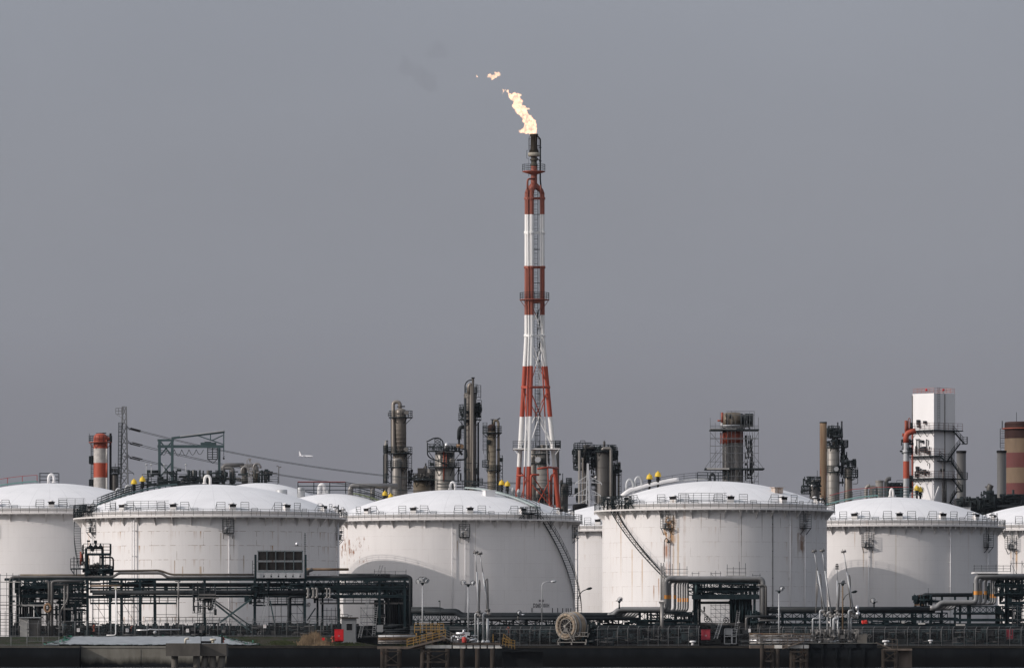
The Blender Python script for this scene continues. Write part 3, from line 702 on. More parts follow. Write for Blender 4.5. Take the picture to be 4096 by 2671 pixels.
for j in range(6):
    a = rad(60*j+20); q = b0 + Vector((math.sin(a)*.95, -math.cos(a)*.95, 0)); mb.tube([q+Vector((0,0,zz(606))), q+Vector((0,0,zz(545)))], .05, 5); mb.bar(q+Vector((0,0,zz(556))), b0+Vector((0,0,zz(556))), .08); mb.bar(q+Vector((0,0,zz(584))), b0+Vector((0,0,zz(584))), .08)
mb.build('flare_tip', mat('sooty_tip_steel', (.050,.043,.033), .65, metal=.4, var=.45, scale=.4), flare)
mb = MB(); mb.tube(fillet([fx(2151,546,.2), fx(2160,556,.2), fx(2161,560,.2), fx(2161,720,.2), fx(2165,760,.3)], .5), .16, 8)
mb.tube([fx(2161,583,.2), fx(2150,583,0)], .08, 6); mb.tube(fillet([fx(2148,632,0), fx(2155,640,0), fx(2161,642,.2)], .3), .1, 6)
for y in (591, 645): mb.lathe([(.28,-.05),(.28,.08)], fx(2161,y,.2), 8)
mb.build('gas_pipe', m_pipedark, flare)
mb = MB(); mb.tube([fx(2107,602,-.3), fx(2107,634,-.3)], .04, 4); mb.tube([fx(2107,602,-.3), fx(2114,602,-.3), fx(2115,552,-.3)], .04, 4); mb.tube([fx(2107,634,-.3), fx(2115,634,-.3), fx(2115,706,-.3)], .04, 4); mb.build('igniter_line', m_pipedark, flare)
def fplat(y, r, m, mr, h=1.35, cone=True, thick=.14, cx=2135):
    c = fx(cx, y); mb = MB()
    if cone: mb.lathe([(.7,-.62),(r,-.12),(r,.02),(.6,.06)], c, 28, cap=False)
    else: mb.arcdeck(c, .55, r, -thick, 0, n=28)
    p = mb.build('platform', m, flare); mb = MB()
    pts = [c+Vector((r*math.sin(2*math.pi*i/20), -r*math.cos(2*math.pi*i/20), .05)) for i in range(20)]
    rail(mb, pts, h, 3, 1.2, .028, True); mb.build('handrail', mr, p)
fplat(686, 2.30, m_redold, m_rail)
c = fx(2138, 1198); mb = MB(); mb.arcdeck(c, 1.35, 3.02, -.14, 0, n=28); 
for a in (-90, -40, 40, 90, 180): mb.bar(c+Vector((2.9*math.sin(rad(a)), -2.9*math.cos(rad(a)), -.1)), c+Vector((1.9*math.sin(rad(a)), -1.9*math.cos(rad(a)), -1.5)), .12)
mb.bx(c.x-1.95, c.x+1.95, c.y-1.6, c.y-1.4, c.z-.72, c.z-.16); mb.bx(c.x-1.95, c.x+1.95, c.y+1.4, c.y+1.6, c.z-.72, c.z-.16)
p_ = mb.build('platform', m_fredT, flare); mb = MB(); rail(mb, [c+Vector((2.95*math.sin(2*math.pi*i/20), -2.95*math.cos(2*math.pi*i/20), 0)) for i in range(20)], 1.35, 3, 1.2, .035, True); mb.build('handrail', m_rail, p_)
for y, h, mm in ((794, 10, m_fredT), (931, 11, m_fwhite), (1069, 10, m_fredT), (1342, 9, m_fwhite), (1548, 9, m_fredB)):
    mb = MB(); t = PX(h, YF); ps = [LAT[k](y) for k in 'LFR']; ctr = sum(ps, Vector())/3
    qs = [p + (p-ctr).normalized()*.62 for p in ps]
    for a_, b_ in zip(qs, qs[1:]+qs[:1]): mb.bar(a_, b_, .16, t)
    for p in ps: mb.lathe([(.55,-t/2),(.58,-t/2+.02),(.58,t/2),(.5,t/2+.01)], p, 12)
    mb.build('ring_frame', mm, flare)
# lower platform and braces
c = fx(2146, 1795); mb = MB(); w = PX(94, YF)
mb.bx(c.x-w, c.x+w, c.y-4.2, c.y+4.4, c.z-.2, c.z)
for sx_ in (-1,1): mb.bar(c+Vector((sx_*w*.97,-4,-.15)), c+Vector((sx_*w*.78,-4,-1.3)), .12)
p_ = mb.build('platform', m_fwhite, flare); mb = MB()
rail(mb, [c+Vector((a*w, b, 0)) for a, b in ((-1,-4.2),(1,-4.2),(1,4.4),(-1,4.4))], 1.45, 3, 1.3, .035, True)
for k in range(10): q = c+Vector((R_.uniform(-.8,.9)*w, R_.uniform(-3,3), 0)); mb.tube([q, q+Vector((0,0,R_.uniform(.7,1.9)))], .09, 6)
mb.build('handrail', m_rail, p_)
def brace(ka, ya, kb, yb, r=.14, y_end=None):
    a, b = LAT[ka](ya), LAT[kb](yb); mb = MB()
    n = 24
    ys = [ya + (yb-ya)*i/n for i in range(n+1)]
    for i in range(n):
        ym = (ys[i]+ys[i+1])/2
        mb.mi = next((mi for y0, y1, mi in bands if y0 <= ym < y1), 0)
        mb.tube([a.lerp(b, i/n), a.lerp(b, (i+1)/n)], r, 6, caps=False)
    mb.build('brace', FM, flare)
for (ka, ya, kb, yb) in (('F',1560,'R',1790),('R',1560,'F',1790),('L',1560,'R',1790),('R',1560,'L',1790),('L',1560,'F',1790),('F',1880,'R',2060),('R',1880,'F',2090),('L',1880,'R',2060),('F',1880,'L',2060),
                         ('F',1360,'R',1540),('R',1360,'F',1540),('L',1360,'R',1540),('F',1215,'R',1335),('R',1215,'L',1335)): brace(ka, ya, kb, yb, .11 if ya > 1500 else .08)
mb = MB(); mb.tube(fillet([LAT['R'](1872)+Vector((.6,-.2,0)), fx(2195,1868,-5), fx(2150,1874,-6)], 1), .2, 8); mb.tube(fillet([fx(2066,1901,-6), fx(2095,1901,-6.4), fx(2096,1901,-6)], .2), .18, 8); mb.tube(fillet([fx(2124,2010,-6.5), fx(2124,1898,-6.5), fx(2156,1898,-6)], .5), .22, 8); mb.build('steam_pipe', m_fredB, flare)
# central ladders
mb = MB(); yy = [(760,2143,.4),(1340,2143,.4),(1760,2152,.2)]
for (ya, xa, da), (yb, xb, db) in zip(yy, yy[1:]): ladder(mb, fx(xb,yb,db), fx(xa,ya,da), .62, (1,0,0), .55, .035, cage=.5 if ya < 800 else 0)
ladder(mb, fx(2150,1790,-.8), fx(2150,1552,-.8), .8, (1,0,0), .6, .045, cage=.7)
for y in (858, 998, 1132): mb.bar(fx(2134,y,.3), fx(2164,y,.3), .13)
mb.build('ladder', m_rail, flare)
mb = MB()
for x in (2149, 2152, 2155, 2158): mb.tube([fx(x, 760, .8), fx(x, 1300, .8), fx(x+10, 1700, .8)], .035, 4)
mb.build('cable_run', m_galv, flare)
mb = MB()
for k in range(26):
    y = R_.uniform(1255,1345) if k < 14 else R_.uniform(1380,1540); x = R_.uniform(2148,2164); q = fx(x, y, R_.uniform(-.6,.6)); mb.tube([q, q+Vector((R_.uniform(-.3,.3), 0, R_.uniform(.8,2.2)))], R_.uniform(.04,.1), 5)
for y in (1265, 1300, 1355, 1445): mb.bar(fx(2146,y,-.4), fx(2170,y,-.4), .1)
mb.build('valve_gear', m_pipedark, flare)
# ================================================================ plant behind the tanks
def shell(mb, x0, x1, y0, y1, Y, dome=.3, n=24, dy=0):
    # upright vessel between two photo columns, top row y0, foot row y1
    c = P((x0+x1)/2, y1, Y+dy); r = PX((x1-x0)/2, Y); h = PX(y1-y0, Y); d = r*dome*2
    prof = [(r,0),(r,h-d)] + [(r*math.cos(t), h-d+d*math.sin(t)) for t in [math.pi/2*i/5 for i in range(1,5)]] + [(.01,h)] if dome > 0 else [(r,0),(r,h)]
    mb.lathe(prof, c, n); return c, r, h
def hoops(mb, x0, x1, ys, Y, dy=0):
    for y in ys:
        c = P((x0+x1)/2, y, Y+dy); r = PX((x1-x0)/2, Y); mb.arcdeck(c, r-.02, r+.05, -.06, .06, n=24)
def plat(root, xc, Y, y, rin, xl, xr, h=1.35, m=None, mr=None, brack=True, rows=3, a0=-180, a1=180, dy=0):
    # round gallery: xl/xr are photo columns of its ends
    c = P((xl+xr)/2, y, Y+dy); r = PX((xr-xl)/2, Y); c0 = P(xc, y, Y+dy)
    mb = MB(); mb.arcdeck(c, max(.1, min(rin, r*.6)), r, -.18, 0, a0, a1, 24)
    if brack:
        for a in (-80,-35,35,80): mb.bar(c+Vector((r*.95*math.sin(rad(a)), -r*.95*math.cos(rad(a)), -.15)), c0+Vector((rin*math.sin(rad(a)), -rin*math.cos(rad(a)), -r*.55)), .12)
    p = mb.build('gallery', m or m_dark, root); mb = MB()
    full = a1-a0 >= 359
    pts = [c+Vector((r*.98*math.sin(rad(a0+(a1-a0)*i/18)), -r*.98*math.cos(rad(a0+(a1-a0)*i/18)), 0)) for i in range(18 if full else 19)]
    rail(mb, pts, h, rows, 1.6, .04, full); mb.build('handrail', mr or m_rail, p); return p
def clutter(mb, x0, x1, y0, y1, Y, n, rmin=.06, rmax=.2, depth=2.0, hv=.5, lmin=1, lmax=4):
    for i in range(n):
        q = P(R_.uniform(x0,x1), R_.uniform(y0,y1), Y+R_.uniform(-depth,depth)); L = R_.uniform(lmin,lmax)
        r = R_.uniform(rmin,rmax); k = R_.random()
        xm, ym = PX(x1-x0,Y), PX(y1-y0,Y)
        if k < hv: 
            L = min(L, ym*.8); z1 = min(q.z+L, P(0,y0,Y).z); mb.tube([(q.x,q.y,z1-L),(q.x,q.y,z1)], r, 6)
        elif k < .85:
            L = min(L, xm*.8); xx = min(q.x+L, P(x1,0,Y).x); mb.tube([(xx-L,q.y,q.z),(xx,q.y,q.z)], r, 6)
        else: mb.box(q, (R_.uniform(.3,.9), .6, R_.uniform(.3,1.0)))
def pipe(root, pts, Y, r, m, name='pipe', fil=1.0, n=10, dy=0):
    mb = MB(); q = [P(p[0], p[1], Y + dy + (p[2] if len(p) > 2 else 0)) for p in pts]
    mb.tube(fillet(q, fil) if len(q) > 2 else q, r, n); return mb.build(name, m, root)
def lad(root, x, y0, y1, Y, w=.7, cage=0, dy=0, m=None):
    mb = MB(); ladder(mb, P(x,y1,Y+dy), P(x,y0,Y+dy), w, (1,0,0), .5, .04, cage); return mb.build('ladder', m or m_rail, root)
def base(x, Y): return (PX(x-CX, Y), Y, GZ)
GY = lambda Y: YH + (ZC-GZ)*F/Y      # photo row of the yard at depth Y

# --- red and white stack, far left
Y = 1300; g = thing('banded_stack', 'short red and white banded stack with domed red top behind the left tank', 'stack', base(402,Y))
m_wst = mat('peeling_white_cladding', (.42,.40,.38), .6, var=.25, scale=1.2, streak=1)
mb = MB(); c = P(402, GY(Y), Y); z = lambda y: P(0,y,Y).z - c.z; r = PX(28,Y)
for (ya, yb, mi) in ((GY(Y),1909,1),(1909,1851,0),(1851,1793,1),(1793,1752,0)): mb.mi = mi; mb.lathe([(r,z(ya)),(r,z(yb))], c, 24, cap=False)
mb.mi = 0; mb.lathe([(r,z(1752)),(r*.93,z(1743)),(r*.72,z(1736)),(r*.4,z(1733)),(.01,z(1732.5))], c, 24, cap=False); mb.build('shell', [m_red, m_wst], g)
mb = MB()
for (ya, yb, mi) in ((GY(Y),1909,1),(1909,1851,0),(1851,1793,1),(1793,1755,0)): mb.mi = mi; mb.tube([P(427,ya,Y-1.8),P(427,yb,Y-1.8)], .22, 8)
mb.build('side_pipe', [m_red, m_wst], g)
mb = MB(); mb.sphere(P(431,1755,Y), .55, 10); mb.build('nozzle', m_red, g)
plat(g, 402, Y, 1767, r, 355, 449, 1.4, m_redold)
pipe(g, [(442,1732),(442,GY(Y))], Y, .26, m_black)
lad(g, 370, 1770, GY(Y), Y, .5, .5); 
for y in (1852, 1945): plat(g, 365, Y, y, .2, 356, 374, 1.6, brack=False)
mb = MB(); mb.tube([P(385,1733,Y),P(425,1731,Y)], .12, 6); mb.tube([P(357,1733,Y),P(357,1767,Y)], .06, 5); mb.build('vent_bar', m_dark, g)
g = thing('dark_vessel', 'small dark process vessel between the banded stack and the lattice pylon', 'vessel', base(459,Y))
mb = MB(); shell(mb, 446, 473, 1895, GY(Y), Y, .2); mb.build('shell', m_coldark, g)
plat(g, 459, Y, 1893, .3, 440, 478, 1.5); mb = MB(); clutter(mb, 444, 474, 1872, 1893, Y, 8, depth=.8, lmax=1.5); mb.tube([P(461,1895,Y),P(461,1853,Y)], .07, 5); mb.build('pipework', m_coldark, g)

# --- lattice pylons
def pylon(label, xc, Y, ytop, w0, w1, arms, col, sec=16, apex=False):
    g = thing('transmission_pylon', label, 'pylon', base(xc, Y)); mb = MB()
    zt = P(0,ytop,Y).z; h0, h1 = PX(w0,Y)/2, PX(w1,Y)/2; cx = base(xc,Y)[0]
    def q(t, i, j): w = h1+(h0-h1)*t; return Vector((cx+i*w, Y+j*w, GZ+(zt-GZ)*t))
    cor = [(-1,-1),(1,-1),(1,1),(-1,1)]
    for i, j in cor: mb.bar(q(0,i,j), q(1,i,j), .24)
    ts = [1-(1-k/sec)**1.0 for k in range(sec+1)]
    for a, b in zip(ts, ts[1:]):
        for (c1, c2) in zip(cor, cor[1:]+cor[:1]):
            mb.bar(q(a,*c1), q(b,*c2), .11); mb.bar(q(a,*c2), q(b,*c1), .11); mb.bar(q(b,*c1), q(b,*c2), .10)
    mb.build('lattice_mast', col, g)
    for (y, xl, xr, up) in arms:
        mb = MB(); c = P(xc, y, Y)
        for xe in (xl, xr):
            if xe is None: continue
            e = P(xe, y+2, Y)
            for j in (-1,1):
                s0 = Vector((c.x, Y+j*h0*1.1, c.z)); mb.bar(s0, e, .13); mb.bar(s0+Vector((0,0,up)), e, .12)
                for k in (.3,.6): mb.bar(s0.lerp(e,k), (s0+Vector((0,0,up))).lerp(e,k), .08)
            mb.bar(e, e+Vector((0,0,-.4)), .15)
        mb.build('cross_arm', col, g)
    return g
m_pyl = mat('weathered_galvanised', (.20,.205,.21), .6, metal=.2, var=.15)
m_pylw = mat('pale_galvanised', (.52,.53,.54), .55, var=.1)
g = pylon('grey lattice power pylon with a small side basket, rising beside the banded stack', 497, 1280, 1626, 15, 58, [(1712,None,517,1.2),(1770,None,524,1.2),(1827,None,524,1.2),(1890,None,535,1.2)], m_pyl, 24)
mb = MB(); Y = 1280
for x in (463,474,486): mb.bar(P(x,1632,Y),P(x,1656,Y),.12)
for y in (1632,1644,1656): mb.bar(P(463,y,Y),P(494,y,Y),.12)
mb.bar(P(466,1657,Y),P(490,1672,Y),.1); mb.tube([P(496,1632,Y),P(496,1622,Y)],.1,5); mb.build('basket', m_pyl, g)
mb = MB(); ladder(mb, P(478,1960,Y-1), P(482,1690,Y-1), .6, (1,0,0), .7, .05, .5); mb.build('ladder', m_dark, g)
g = pylon('pale lattice power pylon with pointed top in front of the dark twin columns', 2351, 1195, 1853, 3, 44, [(1929,2302,2406,1.5),(1978,2296,2402,1.5),(2018,2300,2400,1.2)], m_pylw, 18)
# --- power lines
def line(label, pts, Ys, r=.05, two=0):
    mb = MB(); (x0,y0),(x1,y1),(x2,y2) = pts
    n = 40; q = []
    for i in range(n+1):
        t = i/n; x = x0+(x2-x0)*t
        L0 = (x-x1)*(x-x2)/((x0-x1)*(x0-x2)); L1 = (x-x0)*(x-x2)/((x1-x0)*(x1-x2)); L2 = (x-x0)*(x-x1)/((x2-x0)*(x2-x1))
        q.append(P(x, y0*L0+y1*L1+y2*L2, Ys[0]+(Ys[1]-Ys[0])*t))
    mb.tube(q, r, 5)
    o = solo(mb, 'power_line', m_rail, label, 'power line', 'power lines from the grey pylon'); o['_o'] = tuple(o.location)
    mb = MB(); a, b = q[0], q[1]; d = (b-a).normalized()
    for k in range(9): c_ = a + d*(.5+.35*k); mb.tube([c_, c_+d*.2], .15, 7)
    mb.build('insulator', m_black, o)
line('upper power line of the top pair, attached highest on the grey pylon', [(517,1710),(1100,1839),(2302,1929)], (1280,1195))
line('lower power line of the top pair, running just under the highest line', [(514,1714),(1100,1843),(2302,1933)], (1280,1195))
line('upper power line of the middle pair from the grey pylon', [(524,1768),(1077,1889),(2296,1976)], (1280,1195))
line('lower power line of the middle pair from the grey pylon', [(514,1772),(1077,1893),(2296,1982)], (1280,1195))
line('upper power line of the bottom pair, passing behind the gantry legs', [(524,1825),(800,1890),(2300,2016)], (1280,1195))
line('lower power line of the bottom pair, lowest wire leaving the grey pylon', [(514,1829),(800,1894),(2300,2020)], (1280,1195))

# --- gantry crane
Y = 1185; g = thing('gantry_crane', 'blue grey steel gantry hoist with slanting jib roof and hanging basket', 'gantry', base(765,Y))
D = 3.0
for x in (638, 689):
    for dy in (0, D):
        mb = MB(); mb.bar(P(x,GY(Y),Y+dy), P(x,1757,Y+dy), .55); mb.build('leg', m_teal, g)
for dy in (0, D):
    mb = MB(); mb.bar(P(877,GY(Y),Y+dy), P(877,1788,Y+dy), .5); mb.build('leg', m_teal, g)
mb = MB()
for dy in (-.02, D):
    mb.bar(P(630,1760,Y+dy), P(696,1760,Y+dy), .3, .45)
    for (a, b) in (((642,1766),(687,1820)),((687,1766),(642,1820)),((642,1850),(687,1905)),((687,1850),(642,1905))): mb.bar(P(*a,Y+dy),P(*b,Y+dy),.28)
mb.build('bracing', m_teal, g)
mb = MB()
for dy in (-.03, D+.03): mb.bar(P(630,1785,Y+dy), P(897,1785,Y+dy), .35, .6)
for x in (634, 760, 890): mb.bar(P(x,1785,Y), P(x,1785,Y+D), .25)
mb.build('runway_beam', m_teal, g)
mb = MB()
for dy in (0, D):
    mb.bar(P(686,1752,Y+dy), P(898,1727,Y+dy), .25, .45); mb.bar(P(895,1727,Y+dy), P(895,1806,Y+dy), .22)
    mb.bar(P(792,1742,Y+dy), P(892,1776,Y+dy), .22); mb.bar(P(842,1737,Y+dy), P(842,1762,Y+dy), .2); mb.bar(P(846,1762,Y+dy), P(892,1740,Y+dy), .22)
mb.build('jib', m_teal, g)
mb = MB(); a, b = P(722,1745,Y+D/2), P(898,1723,Y+D/2); mb.bar(a, b, D+.6, .25); mb.build('jib_roof', m_galv, g)
mb = MB(); q = P(834,1774,Y+D/2); mb.box(q,(3.2,2.2,.45)); mb.box(P(832,1769,Y+D/2),(1.4,1.2,.3)); mb.build('trolley', m_teal, g)
mb = MB(); c0 = P(850,1836,Y+.4); mb.box(c0,(2.1,1.8,.14))
for ix in (-1,0,1):
    for iy in (-1,1): mb.bar(c0+Vector((ix*1.0,iy*.85,0)), c0+Vector((ix*1.0,iy*.85,2.4)), .09)
for k in range(5):
    for iy in (-1,1): mb.bar(c0+Vector((-1.0,iy*.85,.5*k)), c0+Vector((1.0,iy*.85,.5*k)), .08)
for ix in (-1,1): mb.bar(c0+Vector((ix,0,2.2)), P(850+ix*19,1790,Y+.4), .1); mb.bar(c0+Vector((ix*.95,0,0)), c0+Vector((.1,0,-.85)), .12)
mb.build('basket', m_dark, g)
mb = MB(); mb.tube([P(895,1806,Y),P(895,1818,Y)],.06,5); mb.sphere(P(895,1833,Y),.22,8); mb.tube([P(892,1820,Y),P(897,1824,Y),P(893,1829,Y)],.06,5); mb.build('hook', m_black, g)
mb = MB(); pts = []
for k in range(6):
    for i in range(9): t = i/8; pts.append(P(640+(k+t)*29, 1797+ (26-2*abs(k-2))*math.sin(math.pi*t)**1.0, Y+.5))
mb.tube(pts,.05,4); mb.build('festoon_cable', m_rail, g)

# --- pipe manifold by the gantry
Y = 1168; g = thing('pipe_manifold', 'cluttered pump and pipe platform behind the dome under the gantry', 'pipe manifold', base(860,Y))
mb = MB(); mb.bx(*[P(x,0,Y).x for x in (572,1113)], Y-2.5, Y+3, P(0,1936,Y).z-.3, P(0,1936,Y).z)
for x in (590,700,820,930,1040,1100): mb.bar(P(x,GY(Y),Y), P(x,1936,Y), .4)
mb.build('deck', m_dark, g)
mb = MB(); z = P(0,1936,Y).z; rail(mb, [(P(572,0,Y).x,Y-2.4,z),(P(900,0,Y).x,Y-2.4,z),(P(1113,0,Y).x,Y-2.4,z)], 1.5, 3, 1.8, .045); rail(mb, [(P(572,0,Y).x,Y-2.4,z+1.0),(P(880,0,Y).x,Y-2.4,z+1.0)], 1.0, 2, 3, .04); mb.build('handrail', m_rail, g)
for pts, r in (([(893,1936),(893,1859),(975,1859)],.42),([(733,1940),(733,1914),(870,1914),(885,1914)],.40),([(752,1940),(752,1915)],.3),([(884,1870),(932,1870),(932,1900)],.4),([(960,1862),(1030,1862)],.4),([(890,1914),(960,1914),(960,1925)],.3),([(1000,1885),(1060,1888)],.16),([(1070,1890),(1110,1893)],.12)): pipe(g, pts, Y, r, m_pipe, fil=.9)
for x0, x1, y0, m in ((918,940,1880,m_coldark),(968,988,1862,m_coldark),(1010,1035,1862,m_colgrey),(966,992,1905,m_colgrey),(1012,1038,1882,m_colbrown),(1056,1070,1882,m_pipe),(768,784,1879,m_pipe),(826,842,1880,m_coldark)):
    mb = MB(); shell(mb, x0, x1, y0, 1934, Y, .15, 14); mb.build('vessel', m, g)
for (x, y) in ((980,1885),(1028,1872)):
    mb = MB(); q = P(x,y,Y-1); mb.tube([q+Vector((.75*math.cos(t),0,.75*math.sin(t)*1.3)) for t in [math.pi*2*i/14 for i in range(13)]], .22, 8); mb.build('pipe_loop', m_pipelit, g)
mb = MB()
for x0, x1, n in ((572,640,18),(640,770,22),(770,890,24),(890,1090,40)): clutter(mb, x0, x1, 1880, 1936, Y, n, .08, .24, 2.0, .5, .8, 3)
mb.build('pipework', m_dark, g)
mb = MB(); clutter(mb, 600, 900, 1905, 1936, Y, 30, .15, .35, 2.0, .2, 1, 4); mb.build('pipework', m_pipedark, g)
for x in (656, 743, 585, 605): 
    mb = MB(); mb.tube([P(x,1930,Y),P(x,1857 if x != 605 else 1868,Y)],.06,5); mb.sphere(P(x,1858,Y),.22,6); mb.build('mast_light', m_galv, g)
mb = MB()
for x in (993,1006): mb.bar(P(x,1950,Y-3),P(x,1850,Y-3),.12)
for k in range(14): mb.bar(P(993,1950-7*k,Y-3),P(1006,1943-7*k,Y-3),.08); mb.bar(P(993,1950-7*k,Y-3),P(1006,1950-7*k,Y-3),.07)
mb.box(P(1000,1836,Y-3),(.55,.5,.4)); mb.tube(fillet([P(988,1870,Y-3),P(988,1837,Y-3),P(998,1837,Y-3)],.3),.08,5); mb.bar(P(1000,1850,Y-3),P(1000,1838,Y-3),.3); mb.build('camera_mast', m_pipelit, g)
mb = MB(); mb.tube(fillet([P(1115,1932,Y),P(1115,1866,Y),P(1110,1861,Y),P(1106,1866,Y)],.3),.08,6); mb.bar(P(1115,1870,Y),P(1125,1866,Y),.2); mb.build('lamp_post', m_pipe, g)

# --- distillation columns, centre
Y = 1235; g = thing('distillation_column', 'silver column with a hooped overhead pipe, left of the wide galleried vessel', 'column', base(1602,Y))
mb = MB(); shell(mb, 1580, 1625, 1632, 1815, Y, .28); hoops(mb, 1580, 1625, range(1680,1812,17), Y); mb.build('shell', m_col, g)
mb = MB(); shell(mb, 1571, 1630, 1812, GY(Y), Y, 0); hoops(mb, 1571,1630, range(1850,2000,22), Y); mb.build('lower_shell', m_col, g)
mb = MB(); shell(mb, 1569, 1606, 1832, GY(Y), Y, .2, dy=-2.6); mb.build('side_vessel', m_colgrey, g)
pipe(g, [(1600,1636),(1600,1607),(1573,1607),(1573,1812,-1),(1580,1812,-1)], Y, .40, m_col, 'overhead_pipe', 1.3, 12)
pipe(g, [(1565,1677),(1565,1960)], Y, .13, m_pipedark)
r = PX(23,Y)
plat(g, 1602, Y, 1668, r, 1555, 1651); plat(g, 1602, Y, 1812, r, 1552, 1650); plat(g, 1590, Y, 1867, r*1.2, 1546, 1633, dy=-1.5)
for x, y in ((1624,1651),(1622,1797),(1604,1853)):
    mb = MB(); q = P(x,y,Y-1.5); mb.tube([q, q+Vector((.15,-1.0,0))], .45, 12); mb.build('manhole', m_colgrey, g)
lad(g, 1640, 1812, 1950, Y, .6, .5); mb = MB(); mb.tube([P(1588,1626,Y),P(1620,1625,Y)],.15,6); clutter(mb,1552,1640,1650,1668,Y,10,.05,.12,1.5,.6,.5,1.6); clutter(mb,1550,1640,1795,1812,Y,12,.05,.12,1.5,.6,.5,1.6); clutter(mb,1620,1650,1880,1960,Y,14,.07,.16,1.5); mb.build('pipework', m_pipedark, g)
g = thing('slim_column', 'slender tapered column and pipes at the left edge of the silver column', 'column', base(1541,Y))
mb = MB(); c = P(1543,GY(Y),Y); h = lambda y: P(0,y,Y).z-c.z; mb.lathe([(.33,0),(.33,h(1800)),(.42,h(1795)),(.42,h(1782)),(.2,h(1772)),(.2,h(1763)),(.05,h(1760))], c, 14); mb.build('shell', m_colgrey, g)
pipe(g, [(1536,GY(Y)),(1536,1806),(1580,1806)], Y, .22, m_pipedark); pipe(g, [(1551,1900),(1551,1760),(1546,1764)], Y, .08, m_pipedark, fil=.2)
plat(g, 1541, Y, 1809, .3, 1533, 1552, 1.5, brack=False); lad(g, 1540, 1810, 1940, Y, .5)
mb = MB(); mb.bar(P(1540,1925,Y),P(1575,1936,Y),1.2,.12); clutter(mb,1534,1556,1880,1950,Y,12,.06,.14,1); mb.build('pipework', m_dark, g)

Y = 1245; g = thing('low_vessel', 'squat brown vessel under a cluttered platform beside the silver column', 'vessel', base(1686,Y))
mb = MB(); shell(mb, 1653, 1722, 1918, GY(Y), Y, 0); hoops(mb,1653,1722,(1945,1965),Y); mb.build('shell', m_colbrown, g)
plat(g, 1686, Y, 1918, PX(34,Y), 1634, 1738, 1.35)
mb = MB(); clutter(mb,1640,1735,1893,1918,Y,24,.08,.22,2.5,.6,.6,2); mb.tube([P(1703,1918,Y),P(1703,1862,Y),],.35,8); mb.box(P(1685,1892,Y),(1.6,1.6,2.2)); mb.tube(fillet([P(1658,1918,Y),P(1658,1900,Y),P(1675,1897,Y)],.5),.25,8); mb.build('pipework', m_coldark, g)
pipe(g, [(1694,1918),(1694,1872),(1702,1866),(1703,1852)], Y, .16, m_pipedark, fil=.8)
g = thing('brown_drum', 'dark blocky drum tucked behind the wide galleried vessel', 'vessel', base(1722,Y+6))
mb = MB(); shell(mb, 1706, 1742, 1872, GY(Y), Y+6, .1); mb.build('shell', m_coldark, g)
mb = MB(); clutter(mb,1706,1742,1900,1955,Y+4,20,.08,.2,1.5); mb.build('pipework', m_dark, g)

Y = 1225; g = thing('wide_vessel', 'wide silver vessel ringed by two galleries and crowned by a small lattice frame', 'vessel', base(1779,Y))
mb = MB(); shell(mb, 1740, 1819, 1803, GY(Y), Y, .12, 32); hoops(mb,1740,1819,(1870,1900),Y); mb.build('shell', m_colgrey, g)
r = PX(39.5,Y); plat(g, 1779, Y, 1802, r, 1709, 1852, 1.4); plat(g, 1779, Y, 1867, r, 1711, 1843, 1.4)
mb = MB(); shell(mb, 1777, 1799, 1768, 1803, Y-1, .5, 16); mb.build('bullet_drum', m_alu, g)
mb = MB()
for x in (1739,1761):
    for dy in (-.6,.6): mb.bar(P(x,1802,Y+dy),P(x,1753,Y+dy),.12)
for k in range(4):
    y0 = 1802-12*k
    for dy in (-.6,.6): mb.bar(P(1739,y0,Y+dy),P(1761,y0-12,Y+dy),.09); mb.bar(P(1761,y0,Y+dy),P(1739,y0-12,Y+dy),.09); mb.bar(P(1739,y0-12,Y+dy),P(1761,y0-12,Y+dy),.1)
mb.build('lattice_frame', m_dark, g)
pipe(g, [(1706,1766),(1716,1762),(1735,1751),(1757,1751),(1770,1762),(1773,1776),(1773,1800)], Y, .14, m_pipedark, fil=1)
pipe(g, [(1710,1770),(1710,1820),(1722,1832),(1740,1838),(1790,1858)], Y, .14, m_pipedark, fil=1, dy=-3); pipe(g, [(1845,1795),(1866,1795),(1868,1838),(1828,1838)], Y, .18, m_pipedark, fil=1.2, dy=-2); pipe(g, [(1775,1800),(1775,1925)], Y, .17, m_redold, dy=-2.3); pipe(g, [(1785,1815),(1785,1870)], Y, .12, m_redold, dy=-2.3)
for a, y in ((1805,1842),): mb = MB(); q = P(a,y,Y-2); mb.tube([q,q+Vector((.3,-.9,0))],.5,12); mb.build('manhole', m_colgrey, g)
mb = MB(); clutter(mb,1712,1850,1784,1802,Y,30,.06,.18,2.5,.6,.5,1.6); clutter(mb,1715,1840,1850,1867,Y,16,.05,.12,2.5,.6,.5,1.4); clutter(mb,1760,1815,1810,1867,Y-2.2,10,.05,.12,.2); clutter(mb,1825,1845,1870,1960,Y,8,.1,.2,1); mb.build('pipework', m_dark, g)
mb = MB(); mb.tube([P(1826,1783,Y-1),P(1850,1783,Y-1)],.35,8); mb.box(P(1848,1786,Y-1),(.7,.7,.9)); mb.build('heat_exchanger', m_wood, g)

